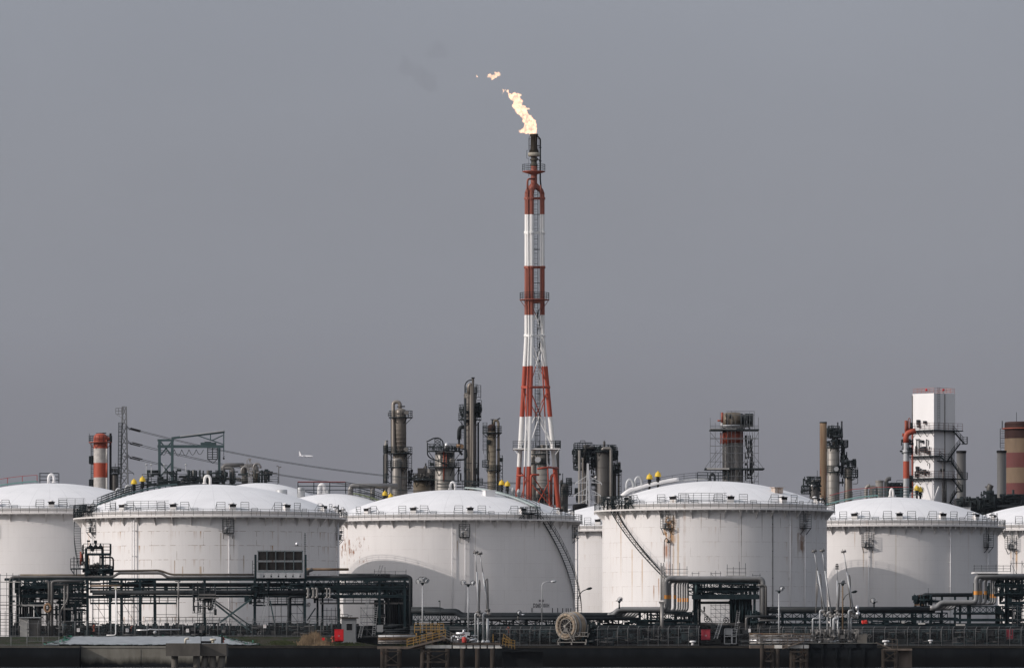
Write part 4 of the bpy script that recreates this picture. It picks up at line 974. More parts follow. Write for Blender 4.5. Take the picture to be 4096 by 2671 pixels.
Y = 1250; g = thing('distillation_column', 'tallest dark column with two standing pipes and a caged ladder at its top', 'column', base(1880,Y))
m_c3 = mat('streaked_column_cladding', (.085,.075,.066), .45, metal=.35, var=.4, scale=.3, streak=.06, rust=.3, rustcol=(.05,.035,.025))
mb = MB(); shell(mb, 1856, 1906, 1569, GY(Y), Y, .1); hoops(mb,1856,1906,range(1590,1980,26),Y); mb.build('shell', m_c3, g)
pipe(g, [(1892,GY(Y)),(1892,1510)], Y, .26, m_c3, dy=-3); mb = MB(); mb.lathe([(.42,-.1),(.42,.12)], P(1892,1511,Y-3), 10); mb.build('pipe_flange', m_pipedark, g)
pipe(g, [(1876,1575),(1876,1543),(1882,1536),(1886,1545),(1886,1640),(1886,GY(Y))], Y, .42, m_col, 'overhead_pipe', .5, 12, dy=-2.6)
pipe(g, [(1860,1572),(1860,1536),(1872,1521),(1890,1519)], Y, .13, m_pipedark, fil=1.6)
pipe(g, [(1861,1592),(1861,GY(Y))], Y, .3, m_pipedark, dy=-2.2); pipe(g, [(1856,1708),(1841,1708),(1836,1722),(1836,1757)], Y, .42, m_pipedark, fil=1.0, n=12); pipe(g, [(1836,1757),(1836,1805),(1850,1818)], Y, .25, m_pipedark, fil=1); pipe(g, [(1913,1688),(1913,1945)], Y, .2, m_pipedark)
r = PX(25,Y); plat(g, 1880, Y, 1569, r, 1858, 1910, 1.1); plat(g, 1880, Y, 1643, r, 1835, 1926); plat(g, 1880, Y, 1677, r, 1832, 1926); plat(g, 1917, Y, 1937, .3, 1903, 1932, 1.3, brack=False)
lad(g, 1914, 1541, 1596, Y, .8, .7, -2); lad(g, 1852, 1680, 1760, Y, .6, .5, -2); lad(g, 1902, 1537, 1569, Y, .6, .6, -2)
mb = MB(); clutter(mb,1905,1925,1612,1680,Y,24,.08,.2,1.5,.5,.5,2); clutter(mb,1836,1860,1625,1680,Y,14,.06,.14,1.5,.6,.5,2); clutter(mb,1850,1910,1815,1960,Y-3,10,.05,.12,.3); mb.box(P(1908,1640,Y),(1.3,1.2,3)); mb.tube(fillet([P(1908,1600,Y),P(1926,1600,Y),P(1926,1645,Y)],.2),.06,5); mb.build('pipework', m_dark, g)

Y = 1215; g = thing('distillation_column', 'slim brown column with a dark rusted cap and a caged ladder, left of the flare', 'column', base(1967,Y))
m_c4 = mat('tan_column_cladding', (.16,.135,.10), .5, metal=.2, var=.3, scale=.3, streak=.2, rust=.15, rustcol=(.06,.04,.03))
mb = MB(); shell(mb, 1950, 1984, 1725, GY(Y), Y, 0); hoops(mb,1950,1984,range(1745,1960,20),Y); mb.build('shell', m_c4, g)
mb = MB(); shell(mb, 1950.5, 1983.5, 1696, 1727, Y, .3); mb.build('cap', mat('burnt_cap_steel',(.045,.025,.02),.6,var=.3), g)
pipe(g, [(1970,1698),(1970,1678)], Y, .2, m_pipedark); mb = MB(); mb.bar(P(1962,1677,Y),P(1978,1677,Y),.15); mb.build('pipe_flange', m_pipedark, g)
pipe(g, [(1976,1700),(1976,1682),(1988,1680),(1994,1690),(1994,GY(Y))], Y, .27, m_colbrown, 'overhead_pipe', .8); pipe(g, [(1986,1681),(1996,1673),(2001,1673)], Y, .14, m_pipedark, fil=.5); pipe(g, [(1990,1860),(1990,1980)], Y, .2, m_pipedark)
r = PX(17,Y); plat(g, 1967, Y, 1729, r, 1929, 2008, 1.3); plat(g, 1950, Y, 1865, .3, 1928, 1960, 1.3, brack=False); plat(g, 1970, Y, 1879, r, 1945, 2004, 1.0)
lad(g, 1940, 1690, 1815, Y, .7, .6); lad(g, 1945, 1815, 1880, Y, .5); 
mb = MB(); clutter(mb,1948,1955,1760,1860,Y-1,6,.1,.2,.5); mb.box(P(1994,1798,Y),(.8,.8,.3)); mb.build('pipework', m_dark, g)
g = thing('stair_frame', 'open dark ladder frame standing between the brown column and the flare', 'frame', base(2000,Y+8))
mb = MB(); Y += 8
for x in (1990,2010):
    for dy in (0,1.5): mb.bar(P(x,GY(Y),Y+dy),P(x,1820,Y+dy),.14)
for k in range(12): y = 1822+14*k; mb.bar(P(1990,y,Y),P(2010,y,Y),.1); mb.bar(P(1990,y,Y),P(2010,y+14,Y),.07)
mb.box(P(2001,1838,Y+.8),(1.2,1.2,.8)); mb.build('frame', m_dark, g)

# --- behind the flare
Y = 1215; g = thing('distillation_column', 'pale grey column with a round manhole seen between the flare legs', 'column', base(2170,Y))
mb = MB(); shell(mb, 2148, 2193, 1852, GY(Y), Y, 0); hoops(mb,2148,2193,range(1875,2040,22),Y); mb.build('shell', m_colgrey, g)
mb = MB(); shell(mb, 2140, 2197, 1806, 1852, Y, .15); mb.build('head', m_colgrey, g); plat(g, 2168, Y, 1814, 1.5, 2124, 2200, 1.3); plat(g,2168,Y,1852,1.3,2140,2200,1.0)
mb = MB(); q = P(2153,1838,Y-2); mb.tube([q,q+Vector((-.1,-.9,0))],.62,16); mb.build('manhole', m_galv, g)
mb = MB(); shell(mb, 2158, 2186, 1777, 1806, Y, .3, 14); mb.build('bullet_drum', m_col, g); mb = MB(); clutter(mb,2140,2200,1780,1812,Y,14,.06,.15,1.5,.6,.5,1.6); clutter(mb,2145,2195,1950,2030,Y-2,14,.08,.2,.4); mb.build('pipework', m_pipedark, g)
pipe(g, [(2205,2020),(2205,1905),(2212,1897),(2220,1905),(2220,2020)], Y, .3, m_redold, fil=.8)
mb = MB(); shell(mb, 2144, 2160, 1960, 1990, Y-3, .4, 12); mb.build('side_vessel', m_colgrey, g)
g = thing('distillation_column', 'shadowy grey column partly behind the front flare leg', 'column', base(2134,Y+10)); mb = MB(); shell(mb, 2122, 2146, 1797, GY(Y), Y+10, .2); mb.build('shell', m_col, g); plat(g,2134,Y+10,1850,.6,2116,2152,1.2)
g = thing('distillation_column', 'narrow dark column just right of the flare platform', 'column', base(2230,Y)); mb = MB(); shell(mb, 2224, 2237, 1778, GY(Y), Y, .5, 14); mb.build('shell', m_coldark, g); plat(g,2230,Y,1790,.3,2216,2243,1.5,brack=False); pipe(g,[(2237,1896),(2243,1896)],Y,.2,m_pipedark); lad(g,2222,1790,1980,Y,.5)
g = thing('process_vessel', 'small dark domed vessel at the foot of the right flare leg', 'vessel', base(2256,Y+5)); mb = MB(); shell(mb, 2240, 2272, 1934, GY(Y), Y+5, .25); hoops(mb,2240,2272,(1962,1990),Y+5); mb.build('shell', m_coldark, g)
plat(g,2262,Y+5,1972,.8,2240,2288,1.3); plat(g,2275,Y+5,1937,.3,2264,2285,1.4,brack=False); mb = MB(); clutter(mb,2240,2286,1912,1975,Y+5,12,.06,.14,1,.6,.6,2); mb.tube([P(2251,1934,Y),P(2251,1892,Y)],.09,5); mb.build('pipework', m_dark, g); lad(g,2280,1912,1972,Y+5,.6,.5)
mb = MB(); shell(mb, 2240,2250,1918,1945,Y,.5,10); mb.build('side_vessel', m_coldark, g)

# --- dark twin columns right of the flare
Y = 1240; g = thing('process_column', 'dark domed column with outer frames, left of the pair behind the pale pylon', 'column', base(2346,Y))
mb = MB(); shell(mb, 2333, 2359, 1776, 1880, Y, .3); mb.build('shell', m_coldark, g)
mb = MB(); shell(mb, 2336, 2353, 1870, GY(Y), Y, 0); mb.build('lower_shell', m_coldark, g)
pipe(g, [(2318,GY(Y)),(2318,1800)], Y, .3, m_colgrey, dy=-2); pipe(g, [(2331,GY(Y)),(2331,1830)], Y, .26, m_col, dy=-2); pipe(g, [(2338,1845),(2338,1790),(2376,1790)], Y, .35, m_coldark, fil=1, dy=-1.5)
for y, a, b in ((1810,2294,2372),(1845,2290,2372),(1795,2296,2365),(1870,2292,2330)): plat(g, 2340, Y, y, .8, a, b, 1.3)
mb = MB()
for x in (2295,2312,2368,2376): mb.bar(P(x,1880 if x<2300 else 1870,Y),P(x,1775,Y),.14)
mb.bar(P(2312,1770,Y),P(2368,1770,Y),.15); mb.bar(P(2321,1762,Y),P(2340,1762,Y),.12); mb.bar(P(2321,1762,Y),P(2321,1770,Y),.1); mb.bar(P(2340,1762,Y),P(2340,1770,Y),.1); mb.bar(P(2368,1770,Y),P(2368,1800,Y),.15)
clutter(mb,2290,2330,1795,1880,Y,40,.08,.25,2,.5,.5,2.2); clutter(mb,2345,2385,1785,1880,Y,36,.08,.22,2,.5,.5,2.4); clutter(mb,2300,2320,1950,2010,Y,16,.06,.14,1); mb.build('pipework', m_dark, g)
lad(g, 2325, 1850, 2010, Y, .6)
g = thing('process_column', 'broad soot black column with a bent overhead pipe, right of the dark pair', 'column', base(2415,Y))
mb = MB(); shell(mb, 2381, 2450, 1806, GY(Y), Y, .06, 28); hoops(mb,2381,2450,(1870,1930),Y); mb.build('shell', m_coldark, g)
mb = MB(); shell(mb, 2390, 2441, 1792, 1808, Y, .3); mb.build('head', m_black, g)
pipe(g, [(2410,1800),(2412,1793),(2441,1793),(2444,1800),(2444,GY(Y))], Y, .32, m_colgrey, 'overhead_pipe', .8, 10, dy=-2.5); pipe(g, [(2417,1795),(2417,1764)], Y, .26, m_coldark); pipe(g,[(2417,1766),(2417,1760)],Y,.06,m_dark)
for y, a, b in ((1803,2370,2466),(1812,2440,2470),(1835,2445,2470),(1815,2372,2400)): plat(g, 2415, Y, y, 1.7, a, b, 1.3)
mb = MB(); clutter(mb,2372,2466,1785,1812,Y,30,.06,.16,2.5,.6,.5,1.6); clutter(mb,2448,2472,1800,1840,Y,20,.08,.2,1.5); clutter(mb,2362,2385,1810,1960,Y,22,.07,.18,1.5); mb.tube([P(2432,1810,Y),P(2432,1778,Y)],.1,5); mb.build('pipework', m_dark, g)
lad(g, 2372, 1900, 2010, Y, .7, .5)
mb = MB(); q = P(2383,1908,Y-3.2); mb.sphere(q,.28,8); mb.build('floodlight', m_white, g)
g = thing('process_column', 'small dark vessel with ladders at the right end of the dark column group', 'column', base(2463,Y))
mb = MB(); shell(mb, 2448, 2466, 1866, GY(Y), Y+2, .3); mb.build('shell', m_coldark, g)
for y,a,b in ((1857,2446,2472),(1882,2462,2482)): plat(g,2458,Y,y,.5,a,b,1.2)
pipe(g,[(2474,GY(Y)),(2474,1850),(2482,1850)],Y,.2,m_col,fil=.4); lad(g,2478,1880,2000,Y,.6,.5); mb = MB(); clutter(mb,2448,2482,1850,1900,Y,20,.06,.16,1,.5,.5,2); mb.box(P(2475,1883,Y),(1,1,.4)); mb.build('pipework', m_dark, g)
g = thing('drum', 'dark horizontal drum lying just above the white dome beside the flare foot', 'drum', base(2318,1150)); mb = MB(); Y=1150
a, b = P(2296,2030,Y), P(2342,2026,Y); mb.tube([a-Vector((.3,0,0)), a, b, b+Vector((.3,0,0))], [.5,.75,.75,.5], 14); mb.build('shell', m_black, g)
mb = MB(); 
for x in (2303,2336): mb.bar(P(x,GY(Y),Y),P(x,2030,Y),.3)
mb.build('saddle', m_dark, g)

# --- scaffolded tower
Y = 1230; g = thing('scaffolded_tower', 'grey tower with a red band wrapped in tube scaffolding', 'tower', base(2931,Y))
mb = MB(); c = P(2931,GY(Y),Y); z = lambda y: P(0,y,Y).z-c.z; r = PX(42,Y)
for (ya, yb, mi) in ((GY(Y),1772,0),(1772,1726,1),(1726,1706,0),(1706,1658,2)): mb.mi = mi; mb.lathe([(r,z(ya)),(r,z(yb))], c, 28)
mb.lathe([(r,z(1658)),(r*.7,z(1650)),(.01,z(1648))], c, 28, cap=False); mb.build('shell', [mat('grey_tower_cladding',(.13,.125,.12),.55,var=.3), m_redold, m_colbrown], g)
pipe(g, [(2889,1690),(2889,1649)], Y, .26, m_redold, dy=-2.5); pipe(g, [(2870,1682),(2889,1682)], Y, .2, m_redold, dy=-2.5); pipe(g, [(2886,1692),(2886,1712)], Y, .3, m_whiterust, dy=-2.5); pipe(g, [(2890,1702),(2960,1701)], Y, .2, m_galv, dy=-2.6)
pipe(g, [(2894,1775),(2894,1734),(2907,1734),(2907,1775)], Y, .24, m_red, fil=.4, dy=-2.6); pipe(g, [(2894,1775),(2894,GY(Y))], Y, .22, m_pipe, dy=-2.6); pipe(g, [(2907,1775),(2907,GY(Y))], Y, .22, m_pipe, dy=-2.6); pipe(g, [(2884,1730),(2884,1775)], Y, .14, m_red, dy=-2.0)
mb = MB(); clutter(mb,2896,3010,1655,1722,Y,70,.08,.28,2.5,.5,.6,3); mb.build('pipework', m_dark, g)
mb = MB()
for (y,a,b,t) in ((1720,2839,3034,.25),(1876,2818,3055,.3)): c_ = P((a+b)/2,y,Y); mb.box(c_,(PX(b-a,Y),7.5,t))
mb.build('scaffold_deck', m_dark, g)
mb = MB(); c_ = P(2893,1717,Y-3.4); mb.box(c_,(PX(104,Y),.6,.35)); c_ = P(2872,1874,Y-3.6); mb.box(c_,(PX(90,Y),.4,.3)); mb.build('deck_board', m_conc, g)
mb = MB()
for dy in (-3.6, 3.6):
    for x in (2841,2861,2881,2911,2926,2941,2964,2979,2988,2998,3009,3018,3034):
        yt = {2841:1670,3034:1668,2861:1690}.get(x, 1642+R_.uniform(0,16)); mb.bar(P(x,1945,Y+dy),P(x,yt,Y+dy),.085)
    for y in (1645,1660,1702,1709,1751,1755,1783,1812,1846,1876,1903,1925):
        a, b = (2841,3034) if y > 1700 else (2905,3018); mb.bar(P(a,y,Y+dy),P(b,y,Y+dy),.10)
    for (a,b) in (((2841,1728),(2960,1870)),((3034,1728),(2950,1900)),((2841,1850),(2900,1780)),((2818,1874),(2870,1800)),((3055,1874),(3003,1805)),((2841,1876),(2900,1800)),((3010,1940),(3034,1890)),((2868,1868),(2885,1846)),((3006,1846),(3040,1874))): mb.bar(P(*a,Y+dy),P(*b,Y+dy),.09)
for x in (2841,2881,2926,2979,3034):
    for y in (1702,1755,1812,1846,1903): mb.bar(P(x,y,Y-3.6),P(x,y,Y+3.6),.09)
mb.build('scaffolding', mat('scaffold_tube',(.13,.135,.14),.5,metal=.3,var=.2), g)
mb = MB(); clutter(mb,2978,3012,1740,1930,Y-1,60,.05,.14,2,.7,1,3); mb.build('cable_run', m_dark, g)

# --- columns right of the rust run tank
Y = 1210; g = thing('rusty_chimney', 'plain rust streaked chimney standing left of a dark column', 'chimney', base(3293,Y))
mb = MB(); c, r, h = shell(mb, 3279, 3307, 1688, GY(Y), Y, 0, 20); mb.build('shell', m_rusty, g)
mb = MB(); mb.arcdeck(c+Vector((0,0,h)), r*.8, r*1.06, -.2, .05, n=20); mb.build('rim', m_dark, g)
lad(g, 3283, 1700, 1990, Y, .35, 0, -1.2, m_rusty)
Y = 1225; g = thing('distillation_column', 'dark headed grey column with two thin upright pipes, beside the rusty chimney', 'column', base(3333,Y))
mb = MB(); shell(mb, 3308, 3358, 1782, GY(Y), Y, .1); hoops(mb,3308,3358,range(1810,1980,28),Y); mb.build('shell', m_colgrey, g)
for y, a, b in ((1788,3304,3372),(1740,3306,3362),(1728,3310,3360),(1886,3304,3364)): plat(g, 3333, Y, y, 1.3, a, b, 1.3)
plat(g, 3382, Y, 1786, .2, 3372, 3393, 1.4, brack=False); mb = MB(); shell(mb, 3328,3352,1718,1785,Y,.3,14); mb.build('head', m_coldark, g)
pipe(g, [(3351,1790),(3351,1688)], Y, .15, m_pipedark); pipe(g, [(3367,1860),(3367,1684)], Y, .18, m_pipedark)
mb = MB(); clutter(mb,3308,3370,1710,1788,Y,60,.07,.22,2,.5,.5,2.2); clutter(mb,3360,3388,1788,1850,Y,24,.07,.2,1.5,.4,.6,2); clutter(mb,3352,3375,1830,1960,Y,20,.06,.15,1.2,.8); clutter(mb,3310,3340,1700,1725,Y,8,.04,.07,1,.9,.6,1.4); mb.build('pipework', m_dark, g)
lad(g, 3312, 1800, 1885, Y, .5)
mb = MB(); q=P(3345,1875,Y-2.8); mb.tube([q,q+Vector((0,-.5,0))],.5,12); mb.build('manhole', m_galv, g)
g = thing('process_column', 'short capped column with a side gallery, right of the dark headed column', 'column', base(3393,Y))
mb = MB(); shell(mb, 3377, 3409, 1868, GY(Y), Y, .2); mb.build('shell', m_col, g); mb = MB(); shell(mb, 3379,3407,1866,1882,Y-.1,.3); mb.build('cap', m_alu, g)
plat(g, 3395, Y, 1906, .6, 3374, 3433, 1.5); plat(g, 3395, Y, 1866, .6, 3370, 3424, 1.2); plat(g,3417,Y,1858,.2,3410,3424,1.2,brack=False)
mb = MB(); clutter(mb,3372,3424,1838,1866,Y,24,.06,.16,1.5,.6,.5,1.6); mb.tube(fillet([P(3410,1934,Y),P(3431,1934,Y),P(3431,1868,Y)],.3),.06,5); mb.build('pipework', m_dark, g); pipe(g,[(3380,1830),(3390,1830),(3393,1842),(3393,1862)],Y,.14,m_pipedark,fil=.5); lad(g,3417,1842,1906,Y,.6,.5)
Y = 1195; g = thing('round_vessel', 'stubby shiny topped vessel with a square basket, left of the rusty chimney', 'vessel', base(3257,Y))
mb = MB(); shell(mb, 3238, 3278, 1934, GY(Y), Y, .35); mb.build('shell', m_coldark, g)
mb = MB(); shell(mb, 3240, 3270, 1930, 1945, Y-.4, .5); mb.build('head', m_alu, g)
pipe(g,[(3245,1932),(3252,1924),(3278,1922)],Y,.3,m_colgrey,fil=.6); plat(g,3257,Y,1972,.6,3204,3245,1.5,brack=False); plat(g,3257,Y,1925,.5,3228,3284,1.0,brack=False)
mb = MB(); clutter(mb,3205,3285,1905,1980,Y,44,.06,.2,1.5,.5,.5,2); mb.tube([P(3269,1910,Y),P(3269,1880,Y)],.05,4); mb.tube(fillet([P(3216,1950,Y),P(3216,1924,Y),P(3220,1922,Y)],.2),.07,5); mb.build('pipework', m_dark, g)

# --- roof plant behind the clean tank
Y = 1180; g = thing('square_stack', 'grey funnel and bent duct behind the clean dome', 'duct', base(3518,Y))
mb = MB(); c, r, h = shell(mb, 3502, 3534, 1921, GY(Y), Y, 0, 20); mb.arcdeck(c+Vector((0,0,h)), r, r*1.08, -.25, .02, n=20); mb.build('stack', m_colgrey, g)
pipe(g,[(3545,GY(Y)),(3545,1924),(3552,1914),(3564,1914)],Y,.42,m_pipe,'elbow_duct',.9,12)
g = thing('fan_housing', 'round backed dark fan housing left of the grey funnel', 'fan housing', base(3482,Y))
mb = MB(); a = P(3480,1958,Y); pts=[a+Vector((PX(16,Y)*-math.cos(t),0,PX(17,Y)*math.sin(t))) for t in [math.pi*i/10 for i in range(6)]]; mb.tube([P(3464,GY(Y),Y)]+pts,.35,8); mb.bx(P(3479,0,Y).x,P(3499,0,Y).x,Y-1,Y+1,GZ,P(0,1941,Y).z); mb.build('housing', m_colgrey, g)
mb = MB(); clutter(mb,3550,3610,1930,1985,Y,40,.08,.22,2,.6,.6,3); mb.bx(P(3586,0,Y).x,P(3612,0,Y).x,Y-1,Y+1,GZ,P(0,1955,Y).z); 
for x in (3566,3572): mb.tube([P(x,1980,Y),P(x,1929,Y)],.1,5)
rail(mb,[P(3587,1955,Y),P(3612,1955,Y)],1.8,3,1,.04); mb.build('pipework', m_dark, g)

# --- red and white duct beside the box tower
Y = 1225; g = thing('banded_duct', 'thick red and white banded duct rising along the left of the box tower', 'duct', base(3625,Y))
mb = MB(); bands2 = ((GY(Y),1913,1),(1913,1844,0),(1844,1812,1))
for ya, yb, mi in bands2: mb.mi = mi; mb.tube([P(3625,ya,Y),P(3625,yb,Y)], PX(12.5,Y), 16, caps=False)
mb.mi = 1; mb.tube([P(3624,1812,Y),P(3624,1800,Y)], PX(13.5,Y), 16); mb.tube([P(3624,1800,Y),P(3624,1771,Y)], PX(11,Y), 16, caps=False)
mb.mi = 0; mb.tube([P(3624,1771,Y)]+fillet([P(3624,1768,Y),P(3624,1733,Y),P(3662,1722,Y)],2.0)[1:], PX(11,Y), 16); mb.build('duct', [m_red, m_galv], g)
for x, y0, y1, r in ((3624,1681,1730,.3),(3632,1683,1728,.16),(3640,1684,1728,.14),(3612,1732,1745,.2)): pipe(g,[(x,y0),(x,y1)],Y+1,r,m_redold)
pipe(g,[(3633,1690),(3633,1675),(3637,1671),(3641,1675),(3641,1690)],Y,.08,m_redold,fil=.3)
pipe(g,[(3650,GY(Y)),(3650,1720)],Y+3,.22,m_redold)
mb = MB(); clutter(mb,3604,3650,1756,1812,Y+1,40,.08,.22,1.5,.5,.5,1.6); clutter(mb,3640,3652,1690,1720,Y+1,10,.06,.14,1); clutter(mb,3636,3652,1900,1990,Y+1,14,.08,.2,1.5); mb.build('pipework', m_dark, g); plat(g,3635,Y,1815,.3,3622,3650,1.2,brack=False)

# --- white box tower
Y = 1250; g = thing('box_tower', 'tall white square tower with zigzag stairs and four galleries', 'tower', base(3739,Y))
s_ = PX(120.5,Y); al = rad(41)   # square plan turned so that one edge faces the camera
cx, cy = base(3733,Y)[0], Y
e0 = Vector((cx, cy-2, 0)); uL = Vector((-math.sin(al), math.cos(al), 0)); uR = Vector((math.cos(al), math.sin(al), 0))
zt, zb = P(0,1573,Y).z, P(0,2016,Y).z
def cor(i, j, z, o=0): return e0 + uL*(s_*i + o*(1 if i else -1)) + uR*(s_*j + o*(1 if j else -1)) + Vector((0,0,z))
mb = MB(); q = [cor(i,j,z) for z in (GZ, zt) for i, j in ((0,0),(0,1),(1,1),(1,0))]
mb.add(q, [(0,1,5,4),(1,2,6,5),(2,3,7,6),(3,0,4,7),(4,5,6,7)]); mb.build('wall', mat('box_tower_paint',(.74,.73,.73),.5,var=.05,scale=.15,rust=.02), g)
def gal(y, eL, eR, ext=1.3):
    z = P(0,y,Y).z; mb = MB()
    def strip(a, b, nrm):
        v = [a, b, b+nrm*ext, a+nrm*ext]; mb.add([p+Vector((0,0,-.1)) for p in v]+[p+Vector((0,0,.12)) for p in v], [(0,3,2,1),(4,5,6,7),(0,1,5,4),(1,2,6,5),(2,3,7,6),(3,0,4,7)])
    nL, nR = -uR, -uL
    pts = [cor(1,0,z)+nL*ext + uL*1.0, cor(0,0,z)+nL*ext+nR*ext, cor(0,1,z)+nR*ext+uR*1.0]
    if eL: strip(cor(1,0,z)+nL*.003+uL*1.0, cor(0,0,z)+nL*.003-uL*0, nL); strip(cor(0,0,z)-uL*.003-uR*ext, cor(0,0,z)-uL*.003+uR*.0+uR*s_*.25, nR)
    if eR: strip(cor(0,0,z+.003)-uL*.003+uR*(s_*.25+.003), cor(0,1,z)-uL*.003+uR*1.2, nR)
    for k in range(4): b_ = cor(0,0,z)+uL*s_*k/3.2; mb.bar(b_+nL*ext-Vector((0,0,.12)), b_-Vector((0,0,1.3)), .1)
    p = mb.build('gallery', m_dark, g); mb = MB()
    rail(mb, pts if eR else [pts[0], pts[1], cor(0,0,z)+nR*ext+uR*s_*.3], 1.6, 3, 1.5, .035); mb.build('handrail', mat('rusty_rail',(.12,.07,.06),.7,var=.3), p)
gal(1722, 1, 1); gal(1825, 1, 0); gal(1914, 1, 1)
def stairflight(xa, ya, xb, yb, dy=-1.2):
    mb = MB(); a, b = P(xa,ya,Y+dy), P(xb,yb,Y+dy); n = int(abs(a.z-b.z)/.28)
    for o in (0,1.0):
        mb.bar(a+Vector((0,o,0)), b+Vector((0,o,0)), .1, .3)
        for h in (.6,1.1): mb.bar(a+Vector((0,o,h)), b+Vector((0,o,h)), .06)
        for i in range(0,n,3): p = a.lerp(b,i/n)+Vector((0,o,0)); mb.bar(p,p+Vector((0,0,1.1)),.05)
    for i in range(n+1): mb.box(a.lerp(b,i/n)+Vector((0,.5,0)), (.34,1.0,.06))
    mb.build('stairway', m_dark, g)
for f in ((3813,1722,3857,1772),(3841,1773,3791,1840),(3760,1825,3780,1840),(3804,1842,3852,1914),(3812,1917,3846,1963),(3828,1964,3800,2010),(3802,2010,3822,2028)): stairflight(*f, dy=.6 if f[0] > 3790 else -3)
for (x0,x1,y) in ((3848,3869,1773),(3733,3806,1842),(3828,3869,1915),(3826,3850,1964),(3778,3806,1842)):
    mb = MB(); a, b = P(x0,y,Y-.2), P(x1,y,Y-.2); mb.bx(a.x,b.x,a.y-1.2,a.y+1.4,a.z-.16,a.z); p = mb.build('landing', m_dark, g); mb = MB(); rail(mb,[a+Vector((0,-1.1,0)),b+Vector((0,-1.1,0)),b+Vector((0,1.3,0))],1.4,3,1.2,.035); mb.build('handrail', m_rail, p)
mb = MB(); z = zt; rail(mb,[cor(1,0,z,-.1),cor(0,0,z,-.1),cor(0,1,z,-.1),cor(1,1,z,-.1)],1.15,3,1.3,.035,True); mb.build('handrail', mat('pink_rail_paint',(.38,.20,.18),.6), g)
mb = MB(); nR = -uL; a = cor(0,0,zt)+uR*s_*.18+nR*.35; b = Vector((a.x,a.y,P(0,1680,Y).z)); ladder(mb,b,a+Vector((0,0,1.3)),.6,uR,.5,.035); ladder(mb,Vector((a.x,a.y,P(0,1720,Y).z)),b,.6,uR,.5,.03); mb.build('ladder', m_rail, g)
for k, (i, pos) in enumerate((('L',.52),('R',.22))):
    mb = MB(); q = (e0+uL*s_*.0+uR*s_*(-.0) if 0 else (e0+uL*s_*.35 if k==0 else e0+uR*s_*.45)) + Vector((0,0,zt)); mb.tube([q,q+Vector((0,0,.5))],.08,6); mb.build('lamp_stem', m_galv, g); 
    mb = MB(); mb.sphere(q+Vector((0,0,.75)),.28,8); mb.build('beacon', m_fred, g)
nL = -uR
def onL(f, y, r=.35): return e0 + uL*s_*f + nL*r + Vector((0,0,P(0,y,Y).z))
def onR(f, y, r=.35): return e0 + uR*s_*f - uL*r + Vector((0,0,P(0,y,Y).z))
mb = MB()
for f, y0, y1 in ((.30,1812,1756),(.62,1820,1760),(.75,1818,1756),(.45,1892,1880)): mb.tube([onL(f,y0),onL(f,y1)],.12,6)
for f, y in ((.68,1688),(.37,1689),(.66,1704),(.5,1765),(.48,1796),(.40,1796),(.55,1796),(.20,1810),(.72,1870),(.70,1882),(.52,1888),(.40,1888),(.30,1888),(.75,1900)): mb.box(onL(f,y),(.6,.6,R_.uniform(.4,1.2)),al)
mb.tube([onL(.6,1756),onL(.8,1756)],.1,6); mb.tube([onL(.75,1888),onL(.2,1888)],.14,6); mb.tube([onL(.74,1870),onL(.72,1886)],.18,6)
for k in range(26): q = onL(R_.uniform(.1,.85), R_.choice((1812,1905))+R_.uniform(-18,6)); mb.tube([q,q+Vector((0,0,R_.uniform(.3,1.2)))],R_.uniform(.06,.16),5)
mb.box(onR(.35,1880),(.8,.5,.6),al); mb.build('valve_gear', m_pipedark, g)
mb = MB()
for x0,y0,x1,y1 in ((3702,1926,3728,2008),(3731,1922,3731,2010),(3756,1945,3734,2004)): mb.bar(P(x0,y0,Y-4),P(x1,y1,Y-4.5),.3)
mb.build('strut', m_white, g)
mb = MB(); mb.tube([onR(.28,1842,.9),onR(.28,2016,.9)],.16,6); mb.tube([onR(.5,1575,.1),onR(.5,2016,.1)],.1,6); mb.tube([onL(1.0,1580,.1),onL(1.0,1720,.1)],.1,6); mb.tube([onR(.46,1920,.5),onR(.46,2010,.5)],.3,8); mb.build('drain_pipe', m_pipe, g)
for f, y in ((.25,1760),(.2,1852),(.5,1948)):
    mb = MB(); q = onL(f,y,.05); mb.tube(fillet([q-Vector((0,0,1.2)),q,q+nL*.6,q+nL*.6-Vector((0,0,.6))],.25),.06,5); mb.build('gooseneck_lamp', m_rail, g)

# --- stacks on the right
Y = 1270
for x0, x1, y0, lab in ((3826,3864,1803,'sooty grey round stack just right of the box tower stairs'),(3988,4025,1802,'sooty grey round stack in front of the banded chimney')):
    g = thing('grey_stack', lab, 'stack', base((x0+x1)/2,Y), 'grey round stacks'); mb = MB(); c, r, h = shell(mb, x0, x1, y0, GY(Y), Y, 0, 24); mb.build('shell', mat('stack_steel',(.12,.117,.113),.45,metal=.35,var=.35,scale=.25,streak=.1), g)
    mb = MB(); mb.arcdeck(c+Vector((0,0,h)), r*.85, r*1.09, -.45, .05, n=24); mb.build('rim', m_black, g)
    mb = MB(); 
    for a in (-50,10,60): mb.bar(c+Vector((r*1.0*math.sin(rad(a)),-r*math.cos(rad(a)),PX(40,Y)+28-0)), c+Vector((r*1.5*math.sin(rad(a)),-r*1.5*math.cos(rad(a)),20)), .5)
    mb.build('gusset', m_coldark, g)
Y = 1300; g = thing('banded_chimney', 'big dark red and tan banded chimney cut by the right picture edge', 'chimney', base(4096,Y))
m_tan = mat('sooty_tan_paint',(.155,.108,.07),.7,var=.28,scale=.25,streak=.4); m_mar = mat('maroon_paint',(.11,.032,.03),.7,var=.2,scale=.3); m_soot = mat('sooty_maroon',(.040,.022,.020),.8,var=.4,scale=.25,streak=.4)
mb = MB(); c = P(4096,GY(Y),Y); z = lambda y: P(0,y,Y).z-c.z; r = PX(78,Y)
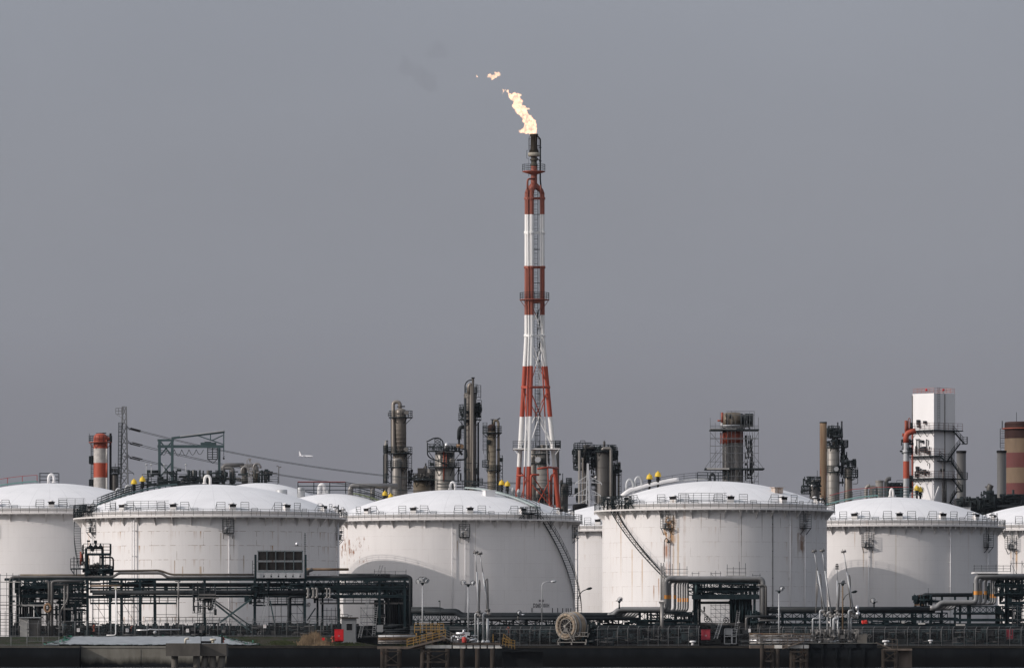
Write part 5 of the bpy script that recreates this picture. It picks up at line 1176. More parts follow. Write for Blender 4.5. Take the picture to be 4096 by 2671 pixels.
for ya, yb, mi in ((GY(Y),1932,1),(1932,1870.6,0),(1870.6,1811,1),(1811,1754,0),(1754,1700,2)): mb.mi = mi; mb.lathe([(r,z(ya)),(r,z(yb))], c, 36, cap=False)
mb.mi = 2; mb.lathe([(r,z(1700)),(r*1.0,z(1696)),(r*.97,z(1688)),(r*.85,z(1687))], c, 36); mb.build('shell', [m_tan, m_mar, m_soot], g)
mb = MB(); mb.arcdeck(c, r-.02, r*1.13, z(1714)-.1, z(1714)+.12, n=36); p = mb.build('ring_gallery', m_redold, g)
mb = MB(); rail(mb,[c+Vector((r*1.13*math.sin(rad(a)),-r*1.13*math.cos(rad(a)),z(1714))) for a in (-100,-90,-80)],1.7,3,.8,.05); mb.build('handrail', m_dark, p)
lad(g, 4011, 1714, 1800, Y, .9, .6); pipe(g,[(4066,1690),(4066,1648)],Y,.06,m_dark,'lightning_rod')
# --- dark plant at the lower right
Y = 1190; g = thing('furnace_block', 'dark furnace block with pipes below the grey stacks', 'furnace', base(3880,Y))
mb = MB(); 
for x0,x1,y0 in ((3824,3932,1992),(3852,3945,1999),(3936,3972,2040)): mb.bx(P(x0,0,Y).x,P(x1,0,Y).x,Y+R_.uniform(-2,-.5),Y+5,GZ,P(0,y0,Y).z)
mb.build('block', mat('furnace_steel',(.035,.036,.038),.6,var=.4,scale=.3), g); mb = MB(); clutter(mb,3824,3990,1985,2075,Y-3,90,.08,.25,1,.5,.6,4); clutter(mb,3925,3975,1965,2030,Y-2,26,.06,.14,1,.6,.6,3); mb.build('pipework', m_dark, g)
g = thing('duct_tower', 'dark bent duct column left of the front grey stack', 'duct', base(3961,Y)); mb = MB(); mb.tube(fillet([P(3958,GY(Y),Y),P(3958,1950,Y),P(3964,1938,Y)],1),.65,12); mb.build('duct', m_coldark, g); pipe(g,[(3949,2000),(3949,1948),(3940,1945)],Y,.16,m_pipe,fil=.5); mb = MB(); clutter(mb,3945,3975,1960,2060,Y-1,30,.08,.2,.5); mb.build('pipework', m_dark, g)
g = thing('furnace_block', 'dark plant block under the banded chimney at the right edge', 'furnace', base(4040,Y)); mb = MB()
for x0,x1,y0 in ((3978,4030,1990),(4005,4110,1988),(3970,4110,2020)): mb.bx(P(x0,0,Y).x,P(x1,0,Y).x,Y+R_.uniform(-1,1),Y+5,GZ,P(0,y0,Y).z)
mb.build('block', mat('furnace_steel',(.03,.031,.034),.6,var=.4,scale=.3), g); mb = MB(); clutter(mb,3970,4096,1975,2070,Y-2,80,.08,.3,1,.4,.6,4); mb.tube([P(4053,2000,Y),P(4053,1958,Y)],.25,8); mb.build('pipework', m_dark, g); pipe(g,[(3990,2025),(4085,2025),(4090,2000)],Y-4,.3,m_pipedark)
g = thing('white_shed', 'small white flat roofed shed right of the clean dome', 'shed', base(3855,1130)); mb = MB(); Y=1130; mb.bx(P(3828,0,Y).x,P(3882,0,Y).x,Y,Y+5,GZ,P(0,2030,Y).z); mb.build('wall', m_white, g); mb = MB(); mb.bx(P(3826,0,Y).x,P(3884,0,Y).x,Y-.2,Y+5.2,P(0,2030,Y).z+.003,P(0,2028,Y).z); mb.build('roof', m_galv, g)

# --- airliner
Y = 15000; g = thing('airliner', 'pale twin engined airliner descending in the haze', 'airplane', P(1224,1824,Y))
m_pl = mat('airliner_white',(.80,.79,.79),.35,var=.03,scale=.05)
k = PX(1,Y); c0 = P(1224,1824,Y); mb = MB()
prof = [(-28.5,.1,3),(-24,.75,2.2),(-16,1.9,1.0),(-6,2.9,.3),(10,3.1,0),(20,3.0,0),(25,2.3,-.3),(28,1.2,-.8),(29.5,.2,-1.1)]
mb.tube([c0+Vector((x*k*1.0,-x*.25*k,z_*k)) for x,_,z_ in prof],[r_*k for _,r_,_ in prof],16); mb.build('fuselage', m_pl, g)
def foil(name, pts, t, par): 
    mb = MB(); n = len(pts); nr = (pts[1]-pts[0]).cross(pts[2]-pts[0]).normalized()*t
    mb.add([p+nr for p in pts]+[p-nr for p in pts],[tuple(range(n)),tuple(reversed(range(n,2*n)))]+[(i,n+i,n+(i+1)%n,(i+1)%n) for i in range(n)]); mb.build(name, m_pl, par)
V = lambda x,y,z_: c0+Vector((x*k,y*k,z_*k))
foil('tail_fin',[V(-26,6.5,1.2),V(-17,4.2,1.2),V(-25.5,6.4,20),V(-29,7,20)],.4*k,g)
foil('wing',[V(-6,0,-1.2),V(7,-2,-1.2),V(-9,-30,.8),V(-12,-30,.8)],.4*k,g); foil('wing',[V(-6,0,-1.2),V(7,0,-1.2),V(-3,30,.8),V(-6,30,.8)],.4*k,g)
foil('tailplane',[V(-26,6,1),V(-20,5,1),V(-29,-5,1.6),V(-31,-5,1.6)],.3*k,g); foil('tailplane',[V(-26,6,1),V(-20,5,1),V(-25,16,1.6),V(-27,16,1.6)],.3*k,g)
for x,y in ((2,-9),(4,9)): mb = MB(); mb.tube([V(x-3,y+.6,-3.0),V(x,y,-3.2),V(x+3.5,y-.8,-3.2)],[.8*k,1.5*k,1.5*k],12); mb.build('engine', m_pl, g)
mb = MB(); mb.tube([V(22,-5,-3),V(22,-5,-6)],.5*k,6); mb.tube([V(0,-2,-3),V(0,-2,-6)],.7*k,6); mb.build('landing_gear', m_pipedark, g)

# ================================================================ flame and smoke
def blobmesh(balls, res, disp, nscale, seed):
    mbd = bpy.data.metaballs.new('flame'); mbd.resolution = res; mbd.render_resolution = res; mbd.threshold = .35
    for (p, r) in balls:
        e = mbd.elements.new(); e.co = p; e.radius = r
    ob = bpy.data.objects.new('flame_source', mbd); COL.objects.link(ob)
    dg = bpy.context.evaluated_depsgraph_get(); dg.update()
    me = bpy.data.meshes.new_from_object(ob.evaluated_get(dg)); bpy.data.objects.remove(ob)
    mb = MB(); nr = [v.normal.copy() for v in me.vertices]
    vs = []
    for v, n_ in zip(me.vertices, nr):
        d = noise.turbulence(v.co*nscale+Vector((seed,0,0)), 4, False, noise_basis='BLENDER', amplitude_scale=.62, frequency_scale=2.1)-.55
        vs.append(v.co + n_*d*disp)
    mb.add(vs, [list(p.vertices) for p in me.polygons], True); bpy.data.meshes.remove(me); return mb
def flamemat(name, s, g1=(1.0,.57,.30), dens=.0):
    m = bpy.data.materials.new(name); m.use_nodes = True; nt = m.node_tree; nt.nodes.clear()
    o = nt.nodes.new('ShaderNodeOutputMaterial'); e = nt.nodes.new('ShaderNodeEmission'); tc = nt.nodes.new('ShaderNodeTexCoord')
    n1 = _noise(nt, tc.outputs['Object'], 1.1, 5, .7); st = _ramp(nt, n1, .38, .62, .06*s, 1.3*s)
    e.inputs[0].default_value = (*g1,1); nt.links.new(st, e.inputs[1]); nt.links.new(e.outputs[0], o.inputs['Volume']); return m
FL = lambda x, y, dy=0: P(1850+x/2.586, 250+y/2.586, YF+dy)
def tongue(poly, step, tmax, seed, holes=.0):
    # ragged body of fire: outline at the flame's own depth, swollen to a rounded, lumpy thickness
    n = len(poly)
    def dist(x, y):
        ins = False; d2 = 1e9
        for i in range(n):
            x0, y0 = poly[i]; x1, y1 = poly[(i+1) % n]
            if (y0 > y) != (y1 > y) and x < (x1-x0)*(y-y0)/(y1-y0)+x0: ins = not ins
            dx, dy = x1-x0, y1-y0; t = max(0, min(1, ((x-x0)*dx+(y-y0)*dy)/(dx*dx+dy*dy)))
            d2 = min(d2, (x-x0-t*dx)**2+(y-y0-t*dy)**2)
        return math.sqrt(d2)*(1 if ins else -1)
    xs = [p[0] for p in poly]; ys = [p[1] for p in poly]; vid = {}; vs = []; m = MB()
    nx, ny = int((max(xs)-min(xs)+40)/step), int((max(ys)-min(ys)+40)/step)
    for i in range(nx+1):
        for j in range(ny+1):
            x, y = min(xs)-20+i*step, min(ys)-20+j*step
            nz = noise.fractal(Vector((x*.045, y*.045, seed)), .8, 2.1, 4)
            d = dist(x, y) + nz*5.5 + 1.0
            if d <= 0: continue
            t = min(tmax, .05+.085*d)*(1+.5*noise.noise(Vector((x*.05, y*.05, seed+9)))); o = .5*noise.noise(Vector((x*.02, y*.02, seed+3)))
            q = FL(x, y, o); vid[(i,j)] = len(vs); vs.append((q.x, q.y-t, q.z)); vs.append((q.x, q.y+t, q.z))
    fs = []; ed = {}
    for (i,j) in vid:
        c4 = [(i,j),(i+1,j),(i+1,j+1),(i,j+1)]
        if all(c in vid for c in c4):
            k = [vid[c] for c in c4]; fs.append(tuple(reversed(k))); fs.append(tuple(q+1 for q in k))
            for a, b_ in zip(k, k[1:]+k[:1]): ed[(a,b_)] = 1
    for (a, b_) in ed:
        if (b_, a) not in ed: fs.append((a, b_, b_+1, a+1))
    m.add(vs, fs, True); return m
main = [(770,742),(772,690),(768,640),(760,600),(735,580),(720,560),(715,530),(705,545),(690,540),(675,515),(668,495),(690,490),(710,492),(700,480),(685,468),(660,465),(650,450),(632,440),(618,440),(625,415),(632,402),(618,385),(600,372),(595,358),(612,345),(610,322),(590,325),(575,312),(555,318),(540,308),(520,312),(512,330),(505,322),(488,318),(478,300),(480,285),(465,280),(455,290),(450,275),(438,280),(430,288),(415,270),(405,272),(412,290),(420,300),(408,320),(410,332),(420,318),(432,300),(445,295),(455,305),(470,318),(472,340),(480,365),(490,385),(510,400),(530,405),(525,420),(510,440),(510,458),(525,475),(540,490),(550,515),(570,540),(590,550),(605,570),(620,580),(615,615),(635,625),(640,640),(635,660),(628,675),(610,685),(598,695),(585,692),(578,710),(580,725),(600,735),(630,732),(660,740),(685,742),(690,757),(705,745)]
solo(tongue(main, 3.2, .95, 3.1), 'flame', flamemat('flame_glow', .95), 'long ragged flame streaming left from the flare tip', 'flame')
solo(tongue([(250,150),(258,138),(265,120),(285,118),(300,128),(325,122),(330,100),(345,98),(355,105),(372,95),(388,105),(398,118),(400,135),(385,145),(362,150),(355,165),(340,162),(320,178),(300,188),(292,170),(275,162),(258,165)], 3.2, .9, 8.2), 'flame', flamemat('flame_glow', .95), 'detached puff of flame floating up left of the main flame', 'flame')
solo(tongue([(145,128),(156,142),(160,152),(148,158),(138,148)], 2.4, .4, 1.2), 'flame', flamemat('flame_glow', 2.0), 'tiny last fleck of flame, farthest left of the flare', 'flame')
ms = bpy.data.materials.new('smoke_air'); ms.use_nodes = True; nt = ms.node_tree; nt.nodes.clear()
o_ = nt.nodes.new('ShaderNodeOutputMaterial'); v_ = nt.nodes.new('ShaderNodeVolumePrincipled'); v_.inputs['Color'].default_value = (.10,.10,.11,1); v_.inputs['Density'].default_value = .021
nt.links.new(v_.outputs[0], o_.inputs['Volume'])
def puff(pts, seed):
    balls = [(P(1560+x/5.1725, 120+y/5.1725, YF+R_.uniform(-.6,.6)), r) for x, y, r in pts]
    c = sum((b[0] for b in balls), Vector())/len(balls); mb = blobmesh([(b[0]-c, b[1]) for b in balls], .4, .8, .35, seed); mb.v = [tuple(Vector(v)+c) for v in mb.v]; return mb
mb = puff([(860,480,2.2),(900,420,2.2),(960,370,2.3),(1000,350,2.2),(1060,390,2.2),(1090,450,2.0),(1090,510,2.0)], 2)
o2 = puff([(300,600,1.8),(310,700,2.2),(330,800,2.6),(380,860,2.2),(520,850,2.6),(620,900,3.0),(700,980,3.2),(800,1080,3.2),(880,1150,2.6),(600,1050,2.6)], 5); mb.add(o2.v, o2.f, True)
o3 = MB(); 
smo = solo(mb, 'smoke', ms, None, None, kind='stuff')
# ================================================================ water, ground, quay
m_water, nt, b_, tc0 = newmat('harbour_water')
b_.inputs['Base Color'].default_value = (.010,.018,.027,1); b_.inputs['Roughness'].default_value = .18
bp = nt.nodes.new('ShaderNodeBump'); bp.inputs['Strength'].default_value = .6; bp.inputs['Distance'].default_value = .25
nt.links.new(_noise(nt, tc0, .5, 6, .6, (.6,1.4,1)), bp.inputs['Height']); nt.links.new(bp.outputs[0], b_.inputs['Normal'])
mb = MB(); mb.add([(-3400,-50,0),(3400,-50,0),(3400,886,0),(-3400,886,0)], [(0,1,2,3)]); w = mb.build('water', m_water); w['kind'] = 'structure'
m_ground = mat('yard_ground', (.022,.021,.020), .9, var=.35, scale=.3, streak=1)
mb = MB(); mb.add([(-3400,886,GZ),(3400,886,GZ),(3400,16400,GZ),(-3400,16400,GZ),(-3400,886,-.5),(3400,886,-.5)], [(0,1,2,3),(4,5,1,0)]); w = mb.build('ground', m_ground); w['kind'] = 'structure'
# grass bank under the left fence
m_bank, nt, b_, tc0 = newmat('grassy_bank')
n1 = _noise(nt, tc0, .5, 6, .7); c_ = _mix(nt, _ramp(nt, n1, .42, .58), (.040,.035,.028), (.018,.027,.010)); nt.links.new(c_, b_.inputs['Base Color']); b_.inputs['Specular IOR Level'].default_value = .05; b_.inputs['Roughness'].default_value = .95
xa, xb = PX(-200-CX, 893), PX(1500-CX, 893); n = 120; vs = []; fs = []
sec = [(886.6,3.31),(889,3.35),(898,4.62),(903,4.72),(914,3.31)]
for i in range(n+1):
    x = xa+(xb-xa)*i/n; f = min(1, (n-i)/14)
    for j, (y, z) in enumerate(sec): vs.append((x, y, 3.31+(z-3.31)*f + (.07*noise.noise(Vector((x*.9, y*.7, 1)))+.02 if 0 < j < 4 else 0)))
for i in range(n):
    for j in range(4): p = i*5+j; fs.append((p, p+5, p+6, p+1))
mb = MB(); mb.add(vs, fs, True); w = mb.build('embankment', m_bank); w['kind'] = 'structure'

def wall_thing(label, x0, x1, Y, ytop, t, m, mcop, cop=True, zb=-2.0, joints=()):
    X0, X1 = PX(x0-CX,Y), PX(x1-CX,Y); z = P(0,ytop,Y).z
    g = thing('seawall', label, 'seawall', ((X0+X1)/2, Y, 0)); mb = MB(); mb.bx(X0, X1, Y, Y+t, zb, z-.28)
    for x in joints: q = PX(x-CX,Y); mb.bx(q-.12, q+.12, Y-.06, Y-.002, 0, z-.5)
    mb.build('wall', m, g); mb = MB(); mb.bx(X0-.02, X1+.02, Y-.10, Y+t+.02, z-.278, z); mb.build('coping', mcop, g); return g
m_wallL, nt, b_, tc0 = newmat('dark_footed_concrete'); sp = nt.nodes.new('ShaderNodeSeparateXYZ'); nt.links.new(tc0, sp.inputs[0])
n1 = _noise(nt, tc0, .5, 6, .65, (1,1,.35)); wob = _math(nt, 'ADD', sp.outputs[2], _math(nt, 'MULTIPLY', _math(nt, 'SUBTRACT', n1, .5), 1.6))
c_ = _mix(nt, _ramp(nt, n1, .35, .65), (.15,.14,.118), (.21,.20,.172)); c_ = _mix(nt, _ramp(nt, wob, 1.6, .7), c_, (.045,.042,.034)); c_ = _mix(nt, _ramp(nt, wob, .75, .45), c_, (.012,.013,.014)); nt.links.new(c_, b_.inputs['Base Color']); b_.inputs['Specular IOR Level'].default_value = .08; b_.inputs['Roughness'].default_value = .85  # mottled concrete, tone falling to near black towards the foot of the wall
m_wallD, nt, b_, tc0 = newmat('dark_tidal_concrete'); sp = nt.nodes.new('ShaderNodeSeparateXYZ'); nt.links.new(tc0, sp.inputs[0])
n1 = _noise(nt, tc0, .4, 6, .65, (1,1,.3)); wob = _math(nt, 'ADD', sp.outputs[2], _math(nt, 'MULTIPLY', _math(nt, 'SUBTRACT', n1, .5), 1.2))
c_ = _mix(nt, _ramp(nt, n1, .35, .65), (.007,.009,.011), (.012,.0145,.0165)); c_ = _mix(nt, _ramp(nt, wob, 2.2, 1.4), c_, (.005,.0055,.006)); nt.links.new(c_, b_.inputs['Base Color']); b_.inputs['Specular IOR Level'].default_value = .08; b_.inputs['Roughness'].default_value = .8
m_cop = mat('coping_concrete', (.035,.032,.028), .85, var=.3, scale=.6)
wall_thing('pale stained seawall below the grey tarpaulin', 300, 906, 884.6, 2582, 1.4, m_wallL, mat('pale_coping',(.20,.19,.165),.85,var=.2), joints=(560,))
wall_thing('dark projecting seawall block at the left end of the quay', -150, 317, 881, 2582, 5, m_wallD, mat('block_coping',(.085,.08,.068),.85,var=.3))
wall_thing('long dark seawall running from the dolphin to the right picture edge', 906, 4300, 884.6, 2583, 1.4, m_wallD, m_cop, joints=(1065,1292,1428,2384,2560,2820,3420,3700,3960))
mb = MB()
for i in range(46):
    x = PX(330-CX+R_.uniform(0,570),884)+0; q = Vector((PX(300+13.4*i-CX,884), 885.9, 0)); mb.tube([q-Vector((0,.9,1)), q+Vector((0,-.9,.55))], .2, 8)
# tarpaulin
m_tarp = mat('grey_tarpaulin', (.27,.29,.305), .55, var=.12, scale=.6, streak=1)
n, m_ = 110, 14; vs = []; fs = []; X0, X1 = PX(225-CX,892), PX(1032-CX,892)
for i in range(n+1):
    for j in range(m_+1):
        u, v = i/n, j/m_; rg = .5*noise.noise(Vector((u*40, v*3, 4)))
        lo = -1.2 + .5*math.sin(v*9); x = X0+(X1-X0)*u + (1-min(1,u*14))*( -1.6+3.4*v)*.9 + max(0,(u-.80)/.20)*(-7.0*v+.6)
        vv = v if 0 < j < m_ else v + .05*noise.noise(Vector((x*1.3, j, 2)))
        y = 887.3+ vv*10.4; z = 3.44+ vv*1.30 + .09*noise.noise(Vector((x*.5,y*.6,0))) + .05*noise.noise(Vector((x*1.7,y*1.1,5))) + .05
        vs.append((x,y,z))
for i in range(n):
    for j in range(m_): p = i*(m_+1)+j; fs.append((p,p+m_+1,p+m_+2,p+1))
mb = MB(); mb.add(vs, fs, True); mb.add([(x,y,z-.05) for x,y,z in vs],[tuple(reversed(f)) for f in fs],True)
g = solo(mb, 'tarpaulin', m_tarp, 'long pale grey tarpaulin with green netting edge on the bank', 'tarpaulin'); g['_o'] = tuple(g.location)
m_green = mat('green_netting', (.025,.15,.10), .7, var=.5, scale=3)
mb = MB()
def flake(p, L, w):
    d = Vector((R_.uniform(-1,1),R_.uniform(-.6,.6),R_.uniform(-.05,.12))).normalized()*L; e = Vector((-d.y,d.x,0)).normalized()*w; p = p+Vector((0,0,.06))
    mb.add([p-d-e,p+d-e*.6,p+d*.7+e,p-d*.8+e*.7],[(0,1,2,3)])
G_ = lambda i, j: Vector(vs[i*(m_+1)+j])
for i in range(n):
    for _ in range(2):
        if R_.random() < .65: flake(G_(i,0)+Vector((R_.uniform(-.2,.2),R_.uniform(-.1,.5),.03)), R_.uniform(.1,.4), R_.uniform(.04,.14))
        if R_.random() < .35: flake(G_(i,m_)+Vector((0,R_.uniform(-.6,.1),.02)), R_.uniform(.1,.4), R_.uniform(.04,.12))
for k in range(150): flake(G_(R_.randint(0,6),R_.randint(0,m_)), R_.uniform(.15,.5), R_.uniform(.08,.25))
for k in range(170):
    j = R_.randint(0,m_); flake(G_(n-int(abs(R_.gauss(0,5)))-0,j)+Vector((R_.uniform(-.3,.3),0,.02)), R_.uniform(.15,.5), R_.uniform(.06,.2))
mb.build('net_edge', m_green, g)
# dry grass
m_dry = mat('dry_reed', (.20,.145,.09), .9, var=.35, scale=2)
mb = MB()
def blades(x0, x1, Y, y0, n_, h):
    for i in range(n_):
        x = R_.gauss((x0+x1)/2, (x1-x0)/4.2); q = P(x, y0, Y+R_.uniform(-2,2)); q.z = 3.3+max(0,(q.y-888)*.13)
        t = max(.25, 1-abs(x-(x0+x1)/2)/((x1-x0)*.62)); L = h*R_.uniform(.5,1.1)*t; d = Vector((R_.uniform(-.5,.5),R_.uniform(-.3,.3),1)).normalized()
        w_ = Vector((R_.uniform(.03,.11),0,0)); e = q+d*L; mb.add([q-w_,q+w_,e+w_*.2+Vector((R_.uniform(-.2,.2),0,0))],[(0,1,2)])
blades(1195, 1250, 890, 2578, 500, 1.7); blades(1225, 1290, 891, 2576, 700, 2.1); blades(1270, 1310, 890, 2578, 250, 1.2); blades(1240, 1330, 889, 2581, 500, .7)
solo(mb, 'dry_grass', m_dry, 'straw coloured clump of dry grass left of the bright red cabinet', 'grass clump')
mb = MB(); blades(1060,1200,891,2572,500,.4); blades(1300,1480,889,2578,500,.35); blades(1500,1900,888,2581,250,.25)
solo(mb, 'grass', mat('short_grass',(.045,.055,.025),.9,var=.3,scale=2), None, None, kind='stuff')

# ================================================================ fences
def chainmat():
    m, nt, b, tc = newmat('chain_link'); sp = nt.nodes.new('ShaderNodeSeparateXYZ'); nt.links.new(tc, sp.inputs[0])
    u = _math(nt,'FRACT',_math(nt,'MULTIPLY',_math(nt,'ADD',sp.outputs[0],sp.outputs[2]),9.0)); v = _math(nt,'FRACT',_math(nt,'MULTIPLY',_math(nt,'SUBTRACT',sp.outputs[0],sp.outputs[2]),9.0))
    k = _math(nt,'MAXIMUM',_math(nt,'LESS_THAN',u,.07),_math(nt,'LESS_THAN',v,.07))
    b.inputs['Base Color'].default_value = (.07,.073,.076,1); b.inputs['Roughness'].default_value = .6
    nt.links.new(k, b.inputs['Alpha']); return m
m_chain = chainmat()
m_post = mat('fence_post_steel', (.19,.195,.20), .55, metal=.2, var=.15)
def fence(label, x0, x1, Y, zb, zt, step, tilt=True, m=None, name='chain_link_fence'):
    X0, X1 = PX(x0-CX,Y), PX(x1-CX,Y); g = thing(name, label, 'fence', ((X0+X1)/2, Y, zb)); n = max(1, round((X1-X0)/step))
    for i in range(n+1):
        x = X0+(X1-X0)*i/n; mb = MB(); mb.tube([(x,Y,zb-.3),(x,Y,zt)] + ([(x+.18,Y-.3,zt+.42)] if tilt else []), .045, 6); mb.build('post', m or m_post, g)
    mb = MB()
    for z in (zt-.03, zb+.12): mb.bar((X0,Y,z),(X1,Y,z),.06)
    if tilt:
        for k in (.3,.65,1): mb.bar((X0+.18*k,Y-.3*k,zt+.42*k),(X1+.18*k,Y-.3*k,zt+.42*k),.02)
    mb.build('rail', m or m_post, g)
    mb = MB(); mb.add([(X0,Y+.03,zb+.05),(X1,Y+.03,zb+.05),(X1,Y+.03,zt-.05),(X0,Y+.03,zt-.05)],[(0,1,2,3)]); mb.build('wire_netting', m_chain, g)
    return g
f1 = fence('chain link fence with straight posts on the bank above the tarpaulin', 252, 780, 899.5, 4.72, 7.2, 1.86, False)
f2 = fence('chain link fence with bent post tops from the tarpaulin end to the hut', 826, 1420, 899.5, 4.72, 7.15, 1.75)
fence('taller dim fence of close posts at the left end of the quay', 110, 236, 893.5, 3.9, 6.8, 1.5, True)
fence('railing fence with low wire along the left seawall block', -20, 236, 884, 3.3, 4.75, 2.6, False)
fence('dim fence with bent post tops behind the lettered tank hose reel', 1960, 2240, 897, GZ, 5.9, 1.6)
fence('fence with bent post tops between the hose reel and the dull red cabinet', 2390, 2795, 896, GZ, 6.0, 1.55)
fence('fence with bent post tops beside the grey gate', 2956, 3120, 896, GZ, 6.0, 1.6)
fence('long dim fence along the right quay under the thick pipeline', 3130, 4130, 896, GZ, 5.9, 1.75)
fence('blue grey pipe guard fence of four bars right of the hose reel', 2376, 2455, 891, GZ, 5.7, 1.05, False, m_rack)
m_sign = mat('white_sign_board', (.70,.69,.68), .5, var=.04)
for x, y, lab in ((313,2518,'white notice board on the fence left of the white lamp'),(509,2519,'white notice board on the fence right of the white lamp'),(750,2520,'white notice board on the fence above the dolphin'),(1059,2503,'small white notice board beside the leaning ladder')):
    q = P(x,y,899.3); mb = MB(); mb.box(q,(.46,.05,.55)); o = solo(mb,'notice_board',m_sign,lab,'sign','white notice boards on the fence'); o['_o'] = tuple(o.location)
    mb = MB(); mb.box(q+Vector((0,-.03,.12)),(.30,.01,.10)); mb.box(q+Vector((0,-.03,-.05)),(.30,.01,.06)); mb.build('notice_panel', mat('faded_red_print',(.48,.36,.36),.6), o)
# white bent lamp on the bank
def pole(name, label, cat, pts, Y, r, m, group=None):
    mb = MB(); q = [P(p[0],p[1],Y) for p in pts]; mb.tube(fillet(q,.4) if len(q)>2 else q, r, 8); o = solo(mb,name,m,label,cat,group); o['_o'] = tuple(o.location); return o
o = pole('drain_stand_pipe','white bent standpipe with a bright head rising in front of the fence','standpipe',[(426,2539),(463,2539),(463,2352)],898.6,.085,m_white)
mb = MB(); q = P(462,2349,898.6); mb.box(q,(.3,.3,.4)); mb.tube([q,q+Vector((.3,0,-.4))],.06,6); mb.build('head', mat('cream_plastic',(.62,.60,.45),.5), o)

# ================================================================ lamps
def floodmast(label, x, ytop, yb, Y, heads, m=None, group=None, r=.11, loops=True, steps=True):
    g = thing('floodlight_mast', label, 'floodlight mast', P(x,yb,Y), group)
    mb = MB(); mb.tube([P(x,yb,Y),P(x,ytop+8,Y)],[r*1.15,r*.8],8)
    if steps:
        for k in range(16): y = yb-14-(yb-ytop-40)*k/16; q = P(x,y,Y); mb.bar(q-Vector((.3 if k%2 else 0,0,0)),q+Vector((0 if k%2 else .3,0,0)),.035)
    mb.build('pole', m or m_galv, g)
    mb = MB(); q = P(x,ytop+8,Y); mb.bar(q-Vector((.55,0,-.1)),q+Vector((.55,0,.1)),.1); mb.lathe([(.1,-.3),(.28,0),(.2,.1)],q,8); mb.build('bracket', m_rail, g)
    for dx, dz, tx in heads:
        mb = MB(); c = q+Vector((dx,-.15,dz)); d = Vector((tx,-.55,-.25)).normalized(); mb.tube([c-d*.32,c-d*.15,c+d*.12,c+d*.16],[.12,.22,.33,.33],10); h = mb.build('lamp_head', m_galv, g)
        if loops: mb = MB(); mb.tube([c+Vector((.42*math.cos(t),.05,.42*math.sin(t))) for t in [k*.6 for k in range(8)]],.03,4); mb.build('cable_loop', m_rail, h)
    return g
floodmast('four lamp steel mast standing on the yellow railed jetty walkway', 1690, 2324, 2562, 872, [(-.6,.3,-.6),(-.2,.6,-.3),(.25,.6,.3),(.65,.35,.6)])
floodmast('two lamp steel mast beside the silver valve gear on the left jetty', 1873, 2330, 2526, 872, [(-.75,.35,-.8),(.75,.25,.8)], m_galv)
floodmast('single lamp pale mast on the right jetty walkway', 3116, 2356, 2566, 872, [(.45,.4,.7)], m_galv)
floodmast('dark rust mottled lamp mast among the right loading arms', 3371, 2326, 2545, 876, [(0,.35,.2)], m_rusty, loops=False)
floodmast('short dark floodlight on the pipe bend left of the tall rack', 2477, 2396, 2434, 905, [(.15,.3,.5)], m_rail, steps=False)
floodmast('short floodlight tilted up on the thick pipeline, right side', 3496, 2400, 2428, 905, [(-.2,.3,-.7)], m_rail, steps=False)
floodmast('short grey floodlight on the middle pipeline under the tank lettering', 2072, 2448, 2480, 905, [(.2,.25,.6)], m_pipe, steps=False)
def street(label, pts, Y, r, head, m):
    g = thing('street_lamp', label, 'street lamp', P(pts[0][0],pts[0][1],Y), None); mb = MB(); mb.tube(fillet([P(a,b,Y) for a,b in pts],1.2,8),r,8); mb.build('pole', m, g)
    mb = MB(); q = P(*pts[-1],Y); d = Vector((1,0,.05 if head else .25)).normalized(); mb.tube([q-d*.1,q+d*.25,q+d*.6,q+d*.85],[.08,.2,.2,.05],8); mb.build('lamp_head', m, g)
street('thin grey street lamp crossing the tank lettering', [(2168,2500),(2168,2328),(2205,2325)], 906, .075, 1, m_galv)
street('dark curved street lamp at the foot of the spiral stairs', [(2312,2490),(2312,2390),(2326,2364),(2348,2355)], 906, .07, 0, m_rail)
street('small curved lamp arm between the right loading arms', [(3372,2400),(3385,2377),(3408,2368)], 875, .05, 0, m_rail)
g = pole('thin_pole','thin dark pole beside the four lamp mast','pole',[(1760,2502),(1760,2400)],905,.06,m_rail)
mb = MB(); mb.box(P(1757,2403,905),(.3,.2,.2)); mb.build('head', m_rail, g)

# ================================================================ pipe racks
def posts(g, xs, Y, ytop, w=.42, dys=(0,), m=None):
    for x in xs:
        for dy in dys:
            mb = MB(); a = P(x,ytop,Y+dy); mb.bar((a.x,a.y,GZ),(a.x,a.y,a.z),w); mb.bar((a.x,a.y-.02,GZ),(a.x,a.y-.02,GZ+.3),w*1.6); mb.build('post', m or m_rack, g)
def beam(g, x0, x1, y, Y, h=.35, dys=(0,), m=None, cross=0, w=.25):
    mb = MB()
    for dy in dys: mb.bar(P(x0,y,Y+dy),P(x1,y,Y+dy),w,h)
    if cross and len(dys) > 1:
        for k in range(cross+1): x = x0+(x1-x0)*k/cross; mb.bar(P(x,y,Y+dys[0])-Vector((0,0,.01)),P(x,y,Y+dys[-1]*1.0)-Vector((0,0,.01)),.2,h*.8)
    mb.build('beam', m or m_rack, g)
def tr(g, x0, x1, y0, y1, Y, n, kind='w', w=.16, d=.12, m=None):
    mb = MB(); a = P(x0,y0,Y); b = P(x1,y0,Y); truss(mb,a,b,PX(y1-y0,Y),n,w,d,kind); mb.build('truss', m or m_rack, g)
def walk(g, x0, x1, y, Y, w=1.2, m=None, h=1.1):
    mb = MB(); a, b = P(x0,y,Y), P(x1,y,Y); mb.bx(a.x,b.x,Y,Y+w,a.z-.28,a.z); p = mb.build('walkway', m or m_rack, g); mb = MB(); rail(mb,[a,b],h,3,1.4,.035); rail(mb,[a+Vector((0,w,0)),b+Vector((0,w,0))],h,3,1.4,.035); mb.build('handrail', m_rail, p)

